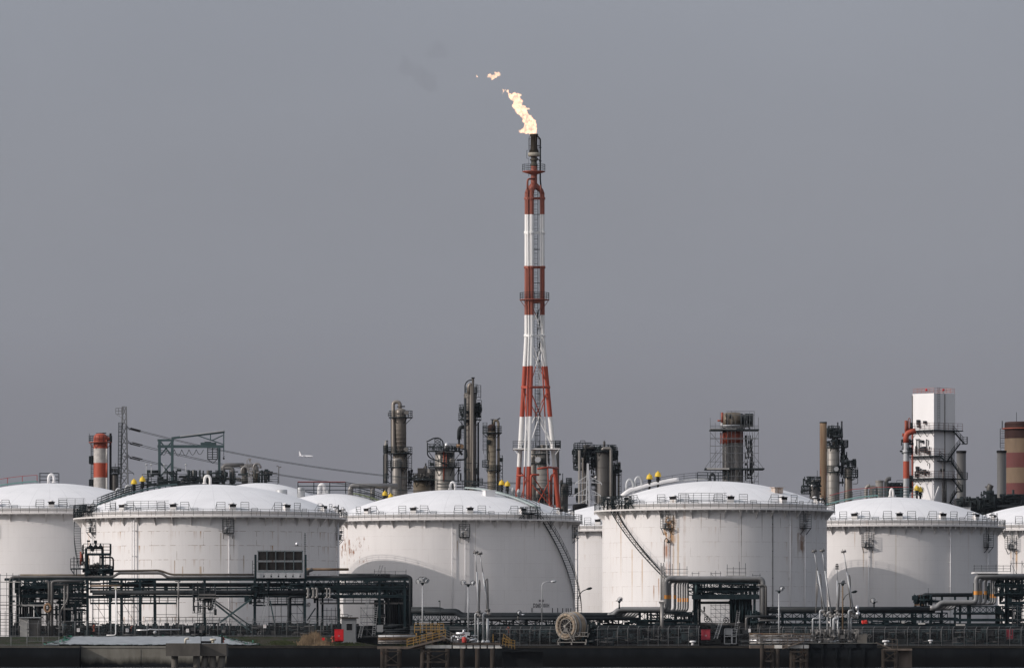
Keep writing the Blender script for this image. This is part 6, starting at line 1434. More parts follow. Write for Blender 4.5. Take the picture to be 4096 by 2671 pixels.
Y = 922; k = PX(1,Y)
g = thing('pipe_rack', 'long tall dark pipe rack in front of the left tanks', 'pipe rack', base(820,Y))
posts(g, (44,70,350,440,486,561,619,818,1019,1219,1354,1518,1619), Y, 2312, .42, (0, 8)); posts(g, (240,275,1160,1270,1290,1545), Y, 2330, .34, (4,))
beam(g, 20, 1640, 2316, Y, .42, (0,8), cross=14, m=m_teal if 0 else m_rack); beam(g, 350, 1640, 2352, Y, .3, (0,8), cross=12); beam(g, 90, 1625, 2384, Y, .34, (0,8), cross=14); beam(g, 90,1640,2332,Y,.2,(0,8))
tr(g, 1222, 1620, 2318, 2346, Y-.3, 16); tr(g, 1222, 1620, 2318, 2346, Y+8.2, 16); tr(g, 1222, 1620, 2352, 2384, Y+8.2, 14,'x'); tr(g, 1020, 1222, 2322, 2378, Y+8, 7); tr(g, 76, 350, 2318, 2345, Y, 8); tr(g, 76, 350, 2350, 2378, Y, 8); tr(g, 76, 350, 2318, 2372, Y+8, 9, 'x'); tr(g,1222,1620,2355,2380,Y-.1,16)
for pts, r, m, dy in (
    ([(40,2560),(40,2307),(455,2306),(473,2291),(648,2291),(668,2308),(1018,2308)],.22,m_pipe,0),
    ([(80,2299),(350,2299),(450,2283),(640,2280),(684,2297),(1016,2297)],.18,m_colbrown,3),
    ([(362,2342),(486,2341)],.16,m_rusty,-.3),([(486,2338),(1330,2338)],.34,m_pipedark,1),([(370,2369),(1225,2369)],.40,m_pipedark,-.2),([(360,2364),(1225,2364)],.25,m_pipedark,4),
    ([(1219,2276),(1395,2276)],.22,m_rusty,2),([(1230,2300),(1230,2283),(1250,2276)],.3,m_pipe,2),([(1219,2308),(1560,2308)],.28,m_pipedark,1),([(1355,2298),(1555,2298),(1575,2304)],.24,m_pipedark,3.5),
    ([(714,2322),(714,2395)],.15,m_pipelit,-1),([(714,2395),(714,2540)],.12,m_pipe,-1),([(700,2323),(722,2323)],.12,m_pipe,-1),
    ([(205,2337),(270,2337)],.16,m_pipe,-1),([(180,2324),(192,2324),(196,2332),(196,2540)],.22,m_pipe,-1.2),([(330,2323),(225,2323),(208,2326),(208,2540)],.24,m_pipe,-1.4),([(258,2332),(258,2540)],.18,m_pipe,-1),([(271,2332),(271,2400),(240,2445),(240,2540)],.18,m_pipe,-1),
    ([(1155,2395),(1155,2540)],.22,m_pipedark,-.5),([(1210,2386),(1160,2386),(1155,2395)],.2,m_pipedark,-.5),
    ([(1224,2384),(1590,2384)],.3,m_pipedark,3),([(1225,2362),(1620,2362)],.3,m_pipedark,2),([(1224,2342),(1600,2342)],.3,m_pipedark,4),
    ([(150,2424),(150,2452)],.2,m_pipe,0),([(1560,2304),(1632,2304),(1643,2312),(1643,2520)],.30,m_pipedark,0)):
    pipe(g, pts, Y, r, m, 'pipe', .7, 10, dy)
for x in (1233,1254,1268,1308,1320): pipe(g, [(x-8,2353),(x,2353),(x,2388),(x-8,2388)], Y, .20 if x < 1300 else .13, m_pipelit, 'pipe', .35, 10, -1.2)
for i, x in enumerate((1553,1563,1573,1583,1592,1600,1610,1622,1632)): pipe(g, [(x-60,2330+3*(i%4)),(x,2330+3*(i%4)),(x,2535)], Y, .17+.03*(i%3), m_pipedark, 'pipe', .6, 8, .5+i*.7)
for i, x in enumerate((82,92,101,110,120,128)): pipe(g, [(x+110,2350+4*(i%3)),(x,2350+4*(i%3)),(x,2540)], Y, .16+.03*(i%3), m_pipedark, 'pipe', .6, 8, .5+i)
walk(g, 360, 705, 2408, Y, 1.3); walk(g, 1280, 1612, 2408, Y+1, 1.3, m_pipe); walk(g, 80, 205, 2416, Y-1, 1.2, m_conc); walk(g, 1075,1215,2412,Y+2,1.2)
mb = MB(); a = Y-.4
mb.bar(P(830,2388,a),P(1008,2528,a),.30); mb.bar(P(1008,2392,a-.4),P(880,2488,a-.4),.30); mb.bar(P(836,2384,a+8),P(1000,2500,a+8),.2); mb.bar(P(1080,2400,a),P(1100,2500,a),.2); mb.bar(P(1229,2480,a+6),P(1262,2430,a+6),.2); mb.bar(P(120,2410,a),P(165,2480,a),.16); mb.build('brace', m_teal, g)
mb = MB(); clutter(mb, 30, 350, 2322, 2420, Y+4, 100, .06, .18, 4, .35, 1, 5); clutter(mb, 40, 345, 2420, 2540, Y+3, 90, .06, .18, 4, .6, 1, 4); mb.build('pipework', m_rack, g)
mb = MB(); clutter(mb, 350, 620, 2320, 2400, Y+4, 50, .06, .17, 4, .35, 1, 5); clutter(mb, 620, 1020, 2345, 2362, Y+4, 14, .05, .12, 3, .3, .6, 3); clutter(mb,765,862,2340,2450,Y+1,46,.05,.14,2,.5,.6,3); clutter(mb,985,1060,2340,2420,Y+1,30,.05,.12,2,.5,.6,3); mb.build('pipework', m_rack, g)
mb = MB(); clutter(mb, 1225, 1640, 2315, 2400, Y+4, 55, .05, .14, 4, .3, 1, 6); clutter(mb, 1500, 1640, 2400, 2540, Y+5, 60, .07, .2, 4, .8, 2, 6); mb.build('pipework', m_rack, g)
mb = MB(); clutter(mb, 60, 1640, 2490, 2545, Y+2, 150, .08, .3, 5, .2, 1, 5); mb.bx(P(20,0,Y).x,P(1640,0,Y).x,Y+9,Y+9.3,GZ,P(0,2500,Y).z); mb.build('low_pipes', m_pipedark, g)
for (x, y0, y1, w) in ((293,2365,2480,.7),(322,2365,2480,.5),(800,2325,2520,.8),(1062,2330,2420,.6),(1015,2240,2300,.4)): lad(g, x, y0, y1, Y-1.5, w, 0, 0, m_rail)
mb = MB(); q = P(830,2377,Y-1.4); mb.box(q,(2.7,1.0,.3)); mb.box(P(828,2423,Y-1.4),(1.6,.9,.25)); mb.box(P(832,2389,Y-1.2),(3.4,1.6,.25)); mb.box(P(272,2434,Y-1.5),(1.2,.6,.28)); mb.build('step_platform', m_pipe, g)
q = P(191,2430,Y-2); mb = MB(); mb.tube([q+Vector((.5*math.cos(t),0,.65*math.sin(t))) for t in [2*math.pi*i/14 for i in range(15)]],.18,8); mb.build('pipe_loop', m_wood, g)
# scaffolds standing about the racks
m_scaf = mat('scaffold_pipe', (.10,.105,.11), .5, metal=.3, var=.25)
def scaffold(label, x0, x1, y0, y1, Y, nx, ny, D=2.2, plank=(), xb=True, m=None, t=.075, over=12):
    g = thing('scaffold', label, 'scaffold', (P((x0+x1)/2,0,Y).x, Y, P(0,y1,Y).z)); mb = MB()
    for dy in (0, D):
        for i in range(nx+1):
            x = x0+(x1-x0)*i/nx; mb.bar(P(x,y1,Y+dy),P(x,y0-R_.uniform(0,over),Y+dy),t)
        for j in range(ny+1):
            y = y0+(y1-y0)*j/ny; mb.bar(P(x0-3,y,Y+dy),P(x1+3,y,Y+dy),t)
        if xb:
            for i in range(nx): 
                for j in range(ny):
                    if (i+j) % 2 == 0: mb.bar(P(x0+(x1-x0)*i/nx,y0+(y1-y0)*j/ny,Y+dy),P(x0+(x1-x0)*(i+1)/nx,y0+(y1-y0)*(j+1)/ny,Y+dy),t*.8)
    for i in range(nx+1):
        for j in range(ny+1): x = x0+(x1-x0)*i/nx; y = y0+(y1-y0)*j/ny; mb.bar(P(x,y,Y),P(x,y,Y+D),t)
    mb.build('frame', m or m_scaf, g)
    for y in plank: mb = MB(); a, b = P(x0-4,y,Y-.2), P(x1+4,y,Y-.2); mb.bx(a.x,b.x,Y-.25,Y+D+.2,a.z+.01,a.z+.13); mb.build('plank_deck', m_conc if y < 2400 else m_pipe, g)
    return g
scaffold('tube scaffold with a pale plank at the far left end of the rack', 2, 76, 2300, 2540, Y-3, 3, 9, 2.2, (2328,2420), False)
scaffold('cross braced scaffold below the rack left of the square opening', 372, 440, 2400, 2540, Y+2, 3, 4, 3)
scaffold('cross braced scaffold below the rack right of the white standpipe', 470, 556, 2378, 2545, Y+1, 4, 5, 3)
scaffold('low dim scaffold and rails at the left quay end', 0, 62, 2452, 2545, Y-8, 3, 4, 2, (), False)
scaffold('scaffold tower wrapped round the middle rack post', 772, 862, 2350, 2450, Y-1, 4, 4, 2, (), False)
scaffold('scaffold behind the two leaning ladders under the rack end', 1444, 1540, 2430, 2545, Y+1, 4, 4, 3, (2468,), True)
scaffold('small open scaffold standing on top of the left rack end', 1498, 1624, 2285, 2306, Y+1, 3, 2, 2, (), False, over=20)
scaffold('low scaffold rails behind the fence near the right rack post', 1640, 1700, 2505, 2545, Y-4, 2, 2, 2, (), False) if 0 else None
scaffold('open scaffold bay left of the middle rack post', 625, 705, 2412, 2545, 924, 2, 3, 3, (), False)
scaffold('scaffold bay below the dark screen, right of the X brace', 1076, 1150, 2380, 2545, 925, 3, 4, 3, (), False)
scaffold('scaffold bay behind the down pipe under the right half of the left rack', 1165, 1212, 2390, 2545, 926, 2, 5, 3, (), True)
scaffold('tangled scaffold behind the standpipe at the left rack posts', 240, 340, 2395, 2545, 927, 4, 5, 3, (2475,), True)
scaffold('scaffold under the far left rack bay beside the low shed', 160, 232, 2400, 2540, 926, 3, 5, 3, (), True)
scaffold('low scaffold and rails beside the hut under the rack end', 1290, 1360, 2440, 2545, 927, 4, 3, 3, (), False)
mb = MB(); g_ = bpy.data.objects['pipe_rack']
for x0, x1, y in ((580,700,2489),(690,905,2489),(1240,1345,2484),(1350,1392,2476)): rail(mb, [P(x0,y,918), P(x1,y,918)], .85, 2, 1.1, .04)
mb.build('handrail', m_rail, g_)
# aluminium ladders
def leanladder(label, a, b, Y, w=.45):
    mb = MB(); A, B = P(*a,Y), P(*b,Y+1.2); ladder(mb, B, A, w, (1,0,0), .33, .035); return solo(mb,'ladder',m_galv,label,'ladder','leaning aluminium ladders')
leanladder('aluminium ladder leaning on the middle rack post, left of the X brace', (858,2392), (829,2545), Y-1.8)
leanladder('aluminium ladder leaning right of the X brace, below the dark screen', (1069,2384), (1034,2548), Y-1.8)
leanladder('left aluminium ladder of the two beside the hut', (1474,2388), (1438,2550), Y-2.5)
leanladder('right aluminium ladder of the two beside the hut', (1506,2420), (1494,2540), Y-2.5)
leanladder('short aluminium ladder poking up above the left rack end', (1526,2258), (1514,2300), Y+2)
# dark screen
g = thing('panel_screen', 'dark ten pane framed screen standing above the pipe rack', 'screen', P(1121,2312,Y-.6))
m_pane = mat('sooty_screen_pane', (.022,.020,.019), .7, var=.55, scale=1.2, streak=.6)
for i in range(5):
    for j in range(2):
        mb = MB(); xa, xb = 1032+35.6*i, 1032+35.6*(i+1); ya, yb = (2203,2242) if j == 0 else (2245,2281); a, b = P(xa+1.5,ya+1.5,Y-.6), P(xb-1.5,yb-1.5,Y-.6); mb.bx(a.x,b.x,Y-.62,Y-.5,b.z,a.z); mb.build('pane', m_pane, g)
mb = MB()
for i in range(6): x = 1032+35.6*i; mb.bar(P(x,2202,Y-.7),P(x,2282,Y-.7),.09)
for y in (2202,2244,2283,2287): mb.bar(P(1029,y,Y-.72),P(1213,y,Y-.72),.09)
mb.build('frame', m_teal, g)
mb = MB()
for x in (1022,1222): mb.bar(P(x,2312,Y-.5),P(x,2217,Y-.5),.36)
mb.build('side_post', m_rack, g)
for i in range(6): mb = MB(); q = P(1043+29*i,2301,Y-.8); mb.box(q,(.95,.4,.8)); b_ = mb.build('junction_box', m_galv, g); mb = MB(); mb.box(q+Vector((.52,-.05,-.1)),(.22,.35,.3)); mb.build('conduit_box', m_rail, b_)
mb = MB(); mb.tube([P(1220,2217,Y-.5),P(1220,2130,Y-.5)],.06,6)
for kx in range(8): q = P(1220,2140+9*kx,Y-.5); mb.bar(q-Vector((.2,0,0)),q+Vector((.2,0,0)),.04)
mb.build('aerial', m_rail, g)
mb = MB(); q = P(1188,2180,Y-.5); mb.bar(q-Vector((0,0,.9)),q,.08); mb.lathe([(.2,-.1),(.26,0),(.26,.35),(.15,.5)],q,10); mb.build('beacon', m_alu, g)
mb = MB(); clutter(mb,1030,1215,2318,2372,Y-.3,30,.05,.14,.3,.2,1,3)
for i in range(8): x = 1040+22*i; mb.bar(P(x,2315,Y-.5),P(x+(8 if i%2 else -8),2332,Y-.5),.16)
mb.build('support_strut', m_rack, g)
# valve platform above the rack
g = thing('valve_platform', 'railed steel valve platform rising above the left rack against the tank', 'platform', P(390,2312,Y))
mb = MB(); a, b = P(345,2211,Y), P(440,2211,Y); mb.bx(a.x,b.x,Y-.5,Y+3,a.z-.35,a.z)
for x in (346,352,400,412,440): mb.bar(P(x,2318,Y),P(x,2211,Y),.32 if x in (346,412) else .2)
mb.bar(P(345,2312,Y),P(345,2190,Y-.4),.32); mb.build('frame', m_rack, g)
mb = MB(); rail(mb,[a+Vector((-.4,-.4,0)),b+Vector((0,-.4,0)),b+Vector((0,2.8,0))],1.5,3,1.1,.045); rail(mb,[P(282,2270,Y-.2),P(358,2270,Y-.2)],1.5,3,1.0,.045); mb.build('handrail', m_rail, g)
mb = MB(); q = P(282,2271,Y-.4); mb.bx(q.x,P(340,0,Y).x,Y-.4,Y+2,q.z-.2,q.z); mb.bar(P(281,2272,Y),P(294,2292,Y),.14); mb.bar(P(296,2225,Y),P(296,2318,Y),.14); mb.bar(P(306,2272,Y),P(306,2310,Y),.14); mb.build('side_deck', m_rack, g)
for pts, r, m in (([(344,2310),(344,2193)],.22,m_pipe),([(325,2260),(325,2205)],.24,m_redold),([(331,2258),(331,2178)],.10,m_rail),([(398,2228),(453,2228),(453,2275)],.14,m_pipedark),([(347,2190),(408,2190),(410,2196),(410,2270)],.22,m_pipedark),([(360,2262),(420,2262),(428,2270)],.22,m_pipe),([(445,2292),(415,2292),(415,2262),(430,2258),(450,2268)],.16,m_pipe),([(330,2280),(455,2280)],.35,m_pipedark),([(400,2255),(400,2226)],.12,m_galv)): pipe(g, pts, Y, r, m, 'pipe', .5, 9, .5)
for x, y in ((362,2186),(382,2186),(402,2186),(370,2197)): mb = MB(); q = P(x,y,Y+.3); mb.lathe([(.22,-.3),(.32,-.05),(.32,.2),(.12,.3),(.08,.6)],q,10); mb.build('valve', m_rail, g)
for x, y in ((331,2210),(331,2250),(378,2257),(390,2254)): mb = MB(); mb.sphere(P(x,y,Y),.28,8); mb.build('valve', m_pipe, g)
mb = MB(); q = P(382,2166,Y); mb.bar(q-Vector((-.1,0,.8)),q,.07); mb.box(q,(.4,.4,.5),.4); mb.bar(P(351,2190,Y),P(351,2158,Y),.08); mb.box(P(354,2163,Y),(.5,.3,.25)); mb.build('floodlight', m_rail, g)
mb = MB(); clutter(mb,335,455,2262,2312,Y+1,36,.07,.2,1.5,.4,.6,3); mb.build('pipework', m_rack, g); lad(g, 415, 2215, 2300, Y, .5)

# ---- low middle pipe bridge
Y = 912; g = thing('pipe_bridge', 'low dark truss bridge carrying thick pipes past the lettered tank', 'pipe bridge', base(2080,Y))
posts(g, (1655,1730,1825,1935,2105,2250,2350,2450,2585), Y, 2478, .36, (0,5))
for pts, r, dy in (([(1645,2432),(1757,2432),(1775,2438)],.26,2),([(1645,2442),(1828,2441),(1848,2457),(2450,2457),(2474,2434),(2660,2434)],.36,0),([(1700,2447),(1822,2448),(1842,2464),(2466,2464)],.34,-1.2),([(1840,2473),(2560,2473)],.24,-2),([(1650,2456),(1835,2456),(1850,2470)],.2,1)): pipe(g, pts, Y, r, m_pipedark, 'pipe', .9, 10, dy)
tr(g, 1650, 1830, 2452, 2482, Y, 8, 'x'); tr(g, 1830, 2560, 2478, 2500, Y-.5, 26); tr(g, 1830, 2560, 2478, 2500, Y+5, 26)
beam(g, 1645, 2800, 2502, Y, .4, (0,5), cross=14); beam(g, 1645, 2800, 2512, Y-1, .25, (0,))
for y, r, dy in ((2508,.2,-1.5),(2517,.22,-2),(2524,.3,1),(2534,.25,-1),(2543,.3,2)): pipe(g, [(1640,y),(2800,y)], Y, r, m_pipedark, 'pipe', .5, 8, dy)
mb = MB(); clutter(mb,1650,2600,2478,2505,Y+2,90,.05,.14,3,.4,.6,3); clutter(mb,1650,2600,2505,2565,Y+1,150,.06,.22,4,.35,1,4); mb.build('pipework', m_rack, g)
mb = MB(); mb.tube([P(1800+27*i, 2486+6*math.sin(i*.8)+(4 if i>10 else 0), Y-2) for i in range(26)],.09,6); mb.build('cable_run', m_black, g)
mb = MB(); mb.bx(P(1640,0,Y).x,P(2810,0,Y).x,Y+6,Y+6.3,GZ,P(0,2500,Y).z); mb.build('bund_wall', m_concd, g)
mb = MB(); mb.sphere(P(2091,2461,Y-1),.5,10,(1,1,.6)); mb.sphere(P(2087,2484,Y-.5),.45,10,(1.3,1,.5)); mb.build('vent_cap', m_alu, g)
# ---- tall bundle racks
def bundle(g, Y, xs, rs, yl, ym, yt, xs0, dx, xleft, xright, mats, lab=0, bandy=2386, drop=None):
    for i, (x, r) in enumerate(zip(xs, rs)):
        s = xs0 + dx*i; dy = -1.0 + .62*i; h = 0 if i == 0 else 6 + .3*i
        o = 0 if i == 0 else 10
        pts = [(xleft, yl+h*.8), (s, yl+h*.8), (s+20, ym+h), (x, ym+h), (x, yt+o), (xright+ (8 if i < 2 else 0), yt+o)]
        if drop: pts += [(xright+(8 if i<2 else 0)+ (0), drop)]
        mb = MB(); q = [P(a,b,Y+dy) for a,b in pts]; mb.tube(fillet(q,.75),r,12); p = mb.build('pipe', mats, g)
        mb = MB(); y = bandy + (12 if 3 <= i else 0); c = P(x,y,Y+dy); mb.lathe([(r+.012,-.30),(r+.012,.30)],c,12,cap=False); mb.build('paint_band', m_orange, p)
m_riser = mat('riser_cladding', (.20,.20,.20), .45, metal=.2, var=.2)
m_orange = mat('orange_band_paint', (.62,.26,.05), .5, var=.1)
g = thing('pipe_rack', 'tall pipe rack of eight banded risers before the rust run tank', 'pipe rack', base(2860,Y))
bundle(g, Y, (2664,2679,2700,2713,2722,2732,2741,2751), (.40,.26,.23,.15,.15,.15,.15,.18), 2460, 2436, 2313, 2452, 12.5, 2430, 3044, m_riser, drop=2520)
posts(g, (2778,2787,3018), Y, 2322, .40, (0,6)); posts(g, (2560,2590,2640,2700,2755), Y, 2446, .34, (0,5)); posts(g, (2925,2965,2985,3000), Y, 2340, .34, (3,))
tr(g, 2755, 3030, 2328, 2350, Y-.6, 11,'x'); tr(g, 2755, 3030, 2328, 2350, Y+6, 11,'x'); tr(g, 2755, 3030, 2362, 2378, Y-.6, 11); tr(g,2755,3030,2362,2378,Y+6,11)
beam(g, 2770, 3035, 2354, Y, .45, (0,6), cross=8); beam(g, 2770, 3035, 2386, Y-.6, .75, (0,6.6), cross=8); beam(g, 2780, 2990, 2409, Y+2, .4); beam(g, 2755, 3035, 2332, Y-1.4, .2)
tr(g, 2555, 2770, 2448, 2478, Y-.8, 9,'x'); tr(g, 2555, 2770, 2448, 2478, Y+5, 9,'x'); beam(g, 2545, 2790, 2484, Y, .4, (0,5), cross=6); beam(g,2545,2790,2494,Y-1,.25)
for pts, r, m, dy in (([(3030,2339),(3055,2339),(3064,2344),(3064,2476)],.17,m_pipe,-1.5),([(3052,2330),(3052,2430),(3080,2434)],.2,m_pipedark,0),([(2785,2372),(2785,2330)],.22,m_teal,-1.2),([(2980,2464),(3105,2464)],.22,m_pipedark,-2),([(2985,2540),(2985,2470),(2998,2464)],.2,m_pipe,-2),([(3034,2540),(3034,2485),(3046,2480),(3110,2480)],.18,m_pipe,-2),([(2800,2495),(2990,2497)],.3,m_pipe,1)): pipe(g, pts, Y, r, m, 'pipe', .5, 9, dy)
mb = MB(); clutter(mb,2770,3035,2326,2384,Y+3,40,.05,.14,3,.25,1,5); clutter(mb,2920,3010,2384,2500,Y+3,70,.08,.25,3,.85,2,5); clutter(mb,2775,2800,2330,2520,Y+1,24,.08,.2,1.5,.9,2,5); clutter(mb,2985,3060,2440,2545,Y-1,36,.05,.15,1.5,.5,1,3); mb.build('pipework', m_rack, g)
mb = MB(); clutter(mb,2560,3100,2500,2570,Y+1,130,.06,.22,4,.35,1,4); clutter(mb,2560,2770,2450,2500,Y+2,40,.06,.16,3,.3,1,4); mb.bx(P(2800,0,Y).x,P(4130,0,Y).x,Y+9,Y+9.3,GZ,P(0,2490,Y).z); mb.build('low_pipes', m_pipedark, g)
for x, y in ((2828,2475),(2905,2480)):
    mb = MB(); q = P(x,y,Y-1); 
    for t in range(6): mb.bar(q,q+Vector((.5*math.cos(t*1.05),.0,.5*math.sin(t*1.05))),.08)
    mb.tube([q+Vector((.45*math.cos(t),0,.45*math.sin(t))) for t in [2*math.pi*i/12 for i in range(13)]],.06,5); mb.build('valve_wheel', m_black, g)
mb = MB(); mb.tube([P(2817,2424,Y),P(2817,2446,Y)],.12,8); mb.bar(P(2812,2430,Y),P(2822,2430,Y),.1); mb.build('hanging_valve', m_black, g)
mb = MB(); 
for o in (0,6): mb.bar(P(2798,2430+o,Y-1),P(2848,2480+o,Y-1),.1)
for kx in range(6): mb.bar(P(2798+10*kx,2430+10*kx,Y-1),P(2798+10*kx,2448+10*kx,Y-1),.06)
mb.build('stair_rail', m_rail, g)
scaffold('fine scaffold tower with stair flights inside the tall rack', 2844, 2920, 2420, 2545, Y+1, 4, 8, 2.5, (), True, t=.06)
scaffold('scaffold rails with timber planks on the left top of the tall rack', 2660, 2748, 2275, 2305, Y, 3, 2, 2.2, (2304,), False, over=28)
scaffold('tiny scaffold frame on top of the tall rack, second from left', 2769, 2795, 2292, 2315, Y, 1, 1, 1.5, (), False, over=8)
scaffold('cross braced scaffold with leaning tube on the tall rack', 2844, 2882, 2292, 2315, Y, 2, 1, 1.8, (), True)
scaffold('scaffold bay with planks and upright tubes on the right top of the tall rack', 2909, 2982, 2273, 2305, Y, 3, 2, 2.2, (2303,), False, over=30)
scaffold('small scaffold frame at the right end of the tall rack top', 3011, 3040, 2300, 2318, Y, 1, 2, 1.5, (), False, over=8)
mb = MB(); 
for o in (0,.35): ladder(mb, P(2862,2552,Y-1.5+o), P(2876,2524,Y-1.5+o), .6,(1,0,0),.3,.05) if o == 0 else None
mb2 = MB(); A, B = P(2895,2450,Y-1.6), P(2862,2553,Y-1.6)
ladder(mb2, B, A, .5, (1,0,0), .32, .045); solo(mb2,'ladder',m_galv,'aluminium ladder leaning beside the dull red cabinet','ladder','leaning aluminium ladders')
leanladder('aluminium ladder leaning behind the grey gate', (2954,2440), (2941,2540), Y-1.8)
mb = MB()
for x in (2644,2649,2655): mb.tube([P(x,2400,Y-2),P(x,2250 if x != 2649 else 2262,Y-2)],.09,6)
mb.box(P(2648,2408,Y-2),(1.0,.6,.3)); mb.tube([P(2648,2560,Y-2),P(2648,2410,Y-2)],.3,10); solo(mb,'pipe_stand',m_pipelit,'slim pale upright pipes just left of the banded risers','pipe stand')

g = thing('pipe_rack', 'right edge pipe rack with six banded risers and a white top cover', 'pipe rack', base(3990,Y))
bundle(g, Y, (3905,3923,3942,3964,3973,3982), (.40,.26,.23,.15,.15,.15), 2430, 2408, 2303, 3744, 13, 3720, 4140, m_riser, bandy=2370)
posts(g, (4024,4029), Y, 2300, .42, (0,6)); posts(g, (3872,3880,3840), Y, 2420, .34, (0,5)); 
tr(g, 3990, 4130, 2312, 2336, Y-.6, 6); tr(g, 3990, 4130, 2345, 2372, Y-.6, 6,'x'); beam(g, 3980, 4130, 2340, Y, .4, (0,6), cross=3); beam(g, 3980, 4130, 2378, Y, .5, (0,6), cross=3); beam(g, 4000,4130,2410,Y,.4,(0,6)); tr(g, 3820, 4020, 2424, 2450, Y-.6, 8,'x'); beam(g, 3815, 4025, 2452, Y, .4, (0,5), cross=4); beam(g,3815,4130,2478,Y,.45,(0,5))
mb = MB(); clutter(mb,3990,4096,2312,2420,Y+3,60,.06,.22,3,.3,1,4); clutter(mb,3880,4010,2330,2420,Y+4,24,.06,.16,2,.8,1,4); clutter(mb,3980,4096,2420,2545,Y+2,60,.05,.16,3,.5,1,4); mb.build('pipework', m_rack, g)
mb = MB(); a, b = P(3897,2286,Y-1), P(3992,2286,Y-1); mb.bx(a.x,b.x,Y-1.5,Y+5,a.z-.25,a.z); mb.build('cover_plate', m_white, g)
scaffold('scaffold rails above the white cover at the right edge rack', 3897, 4042, 2262, 2284, Y-1, 5, 2, 2, (), False, over=6)
scaffold('square cross braced scaffold at the very right edge', 4044, 4110, 2251, 2295, Y+2, 3, 1, 2, (), True)
scaffold('fine scaffold stair tower at the right edge behind the shaded red cabinet', 4050, 4110, 2425, 2545, Y-2, 3, 7, 2, (), True, t=.06)
g = thing('pipe_bridge', 'thick single pipeline on a truss bridge across the right tanks', 'pipe bridge', base(3400,Y))
pipe(g, [(3060,2436),(3730,2436)], Y, .44, m_pipedark, 'pipe', .5, 12, -.6); pipe(g, [(3050,2442),(3740,2440)], Y, .4, m_pipedark, 'pipe', .5, 10, 2)
posts(g, (3070,3130,3220,3330,3440,3536,3650,3764), Y, 2452, .42, (0,5))
tr(g, 3060, 3790, 2450, 2476, Y-.6, 20,'w'); tr(g, 3060, 3790, 2450, 2476, Y+5, 20,'x'); beam(g, 3050, 3830, 2474, Y-.1, .5, (0,5), cross=10); beam(g, 3050, 4130, 2500, Y-.2, .45, (0,5), cross=10); tr(g, 3060,3800,2476,2500,Y-.7,18,'w')
for y, r, dy in ((2508,.18,-1.5),(2516,.2,-1),(2526,.3,-1.4),(2536,.25,1),(2546,.3,2)): pipe(g, [(3050,y),(4130,y)], Y, r, m_pipedark, 'pipe', .5, 8, dy)
mb = MB(); clutter(mb,3060,3820,2478,2500,Y+2,40,.05,.14,3,.3,.6,3); clutter(mb,3060,4096,2505,2572,Y+1,140,.06,.22,4,.35,1,4); mb.build('pipework', m_rack, g)
for x0,x1,y in ((3674,3700,2489),(3825,3860,2494),(3608,3618,2484)): mb = MB(); a = P(x0,y,Y-1.5); b = P(x1,y,Y-1.5); mb.bx(a.x,b.x,Y-1.8,Y-.9,a.z-.28,a.z); mb.build('lit_cover', m_conc, g)
Y2 = 928; g = thing('rear_pipe_frame', 'rust dark pipe frame standing behind the right pipeline', 'pipe frame', base(3775,Y2))
pipe(g, [(3690,2425),(3690,2384),(3700,2378),(3894,2378)], Y2, .32, m_pipedark, 'pipe', .8, 10); pipe(g, [(3668,2420),(3668,2388),(3676,2384),(3720,2383)], Y2, .3, mat('burnt_pipe',(.05,.03,.025),.6,var=.4), 'pipe', .8, 10, -1)
beam(g, 3660, 3896, 2404, Y2, .4); posts(g, (3662,3690,3725,3768,3820,3872), Y2, 2384, .34)
mb = MB(); clutter(mb,3656,3730,2378,2425,Y2-1,36,.06,.2,1,.6,.6,2.2); 
for x in (3658,3684,3713,3743): mb.bar(P(x,2425,Y2-1),P(x,2350 if x==3713 else 2372,Y2-1),.06)
for y in (2397,2412,2424): mb.bar(P(3655,y,Y2-1),P(3745,y,Y2-1),.08)
mb.build('pipework', m_rack, g)
mb = MB(); mb.box(P(3675,2417,Y2-1.2),(1.4,.4,.28)); mb.build('timber_board', m_wood, g)
# ================================================================ quay side things
def cabinet(label, x0, x1, y0, y1, Y, m, group='red fire hose cabinets'):
    g = thing('fire_cabinet', label, 'cabinet', P((x0+x1)/2,y1,Y), group); a, b = P(x0,y0,Y), P(x1,y1,Y); w = b.x-a.x
    mb = MB(); mb.bx(a.x,b.x,Y,Y+1.2,b.z+.18,a.z); mb.build('body', m, g)
    mb = MB(); mb.bx(a.x-.05,b.x+.05,Y-.08,Y+1.25,a.z+.003,a.z+.08); mb.build('roof', m, g)
    for i in (0,1):
        mb = MB(); mb.bx(a.x+.04+i*w/2,a.x+w/2-.02+i*w/2-.02,Y-.04,Y-.003,b.z+.26,a.z-.06); d = mb.build('door', m, g); mb = MB(); mb.box((a.x+w/2+(-.09 if i==0 else .09),Y-.07,(a.z+b.z)/2),(.05,.05,.25)); mb.build('handle', m_galv, d)
    mb = MB(); mb.bx(a.x+.1,b.x-.1,Y+.1,Y+1.1,b.z,b.z+.178); mb.build('plinth', m_black, g)
cabinet('bright red two door cabinet beside the hut on the left quay', 1338, 1374, 2517, 2567, 888, m_fred)
cabinet('dull pinkish red cabinet behind the fence under the tall rack', 2806, 2841, 2518, 2562, 905, mat('dull_cabinet_red',(.30,.035,.05),.5,var=.1))
cabinet('dark red cabinet in shade at the right picture edge', 4027, 4056, 2516, 2560, 905, mat('shaded_cabinet_red',(.20,.012,.025),.5,var=.1))  # darker copy of the cabinet red: its shade is put into the colour
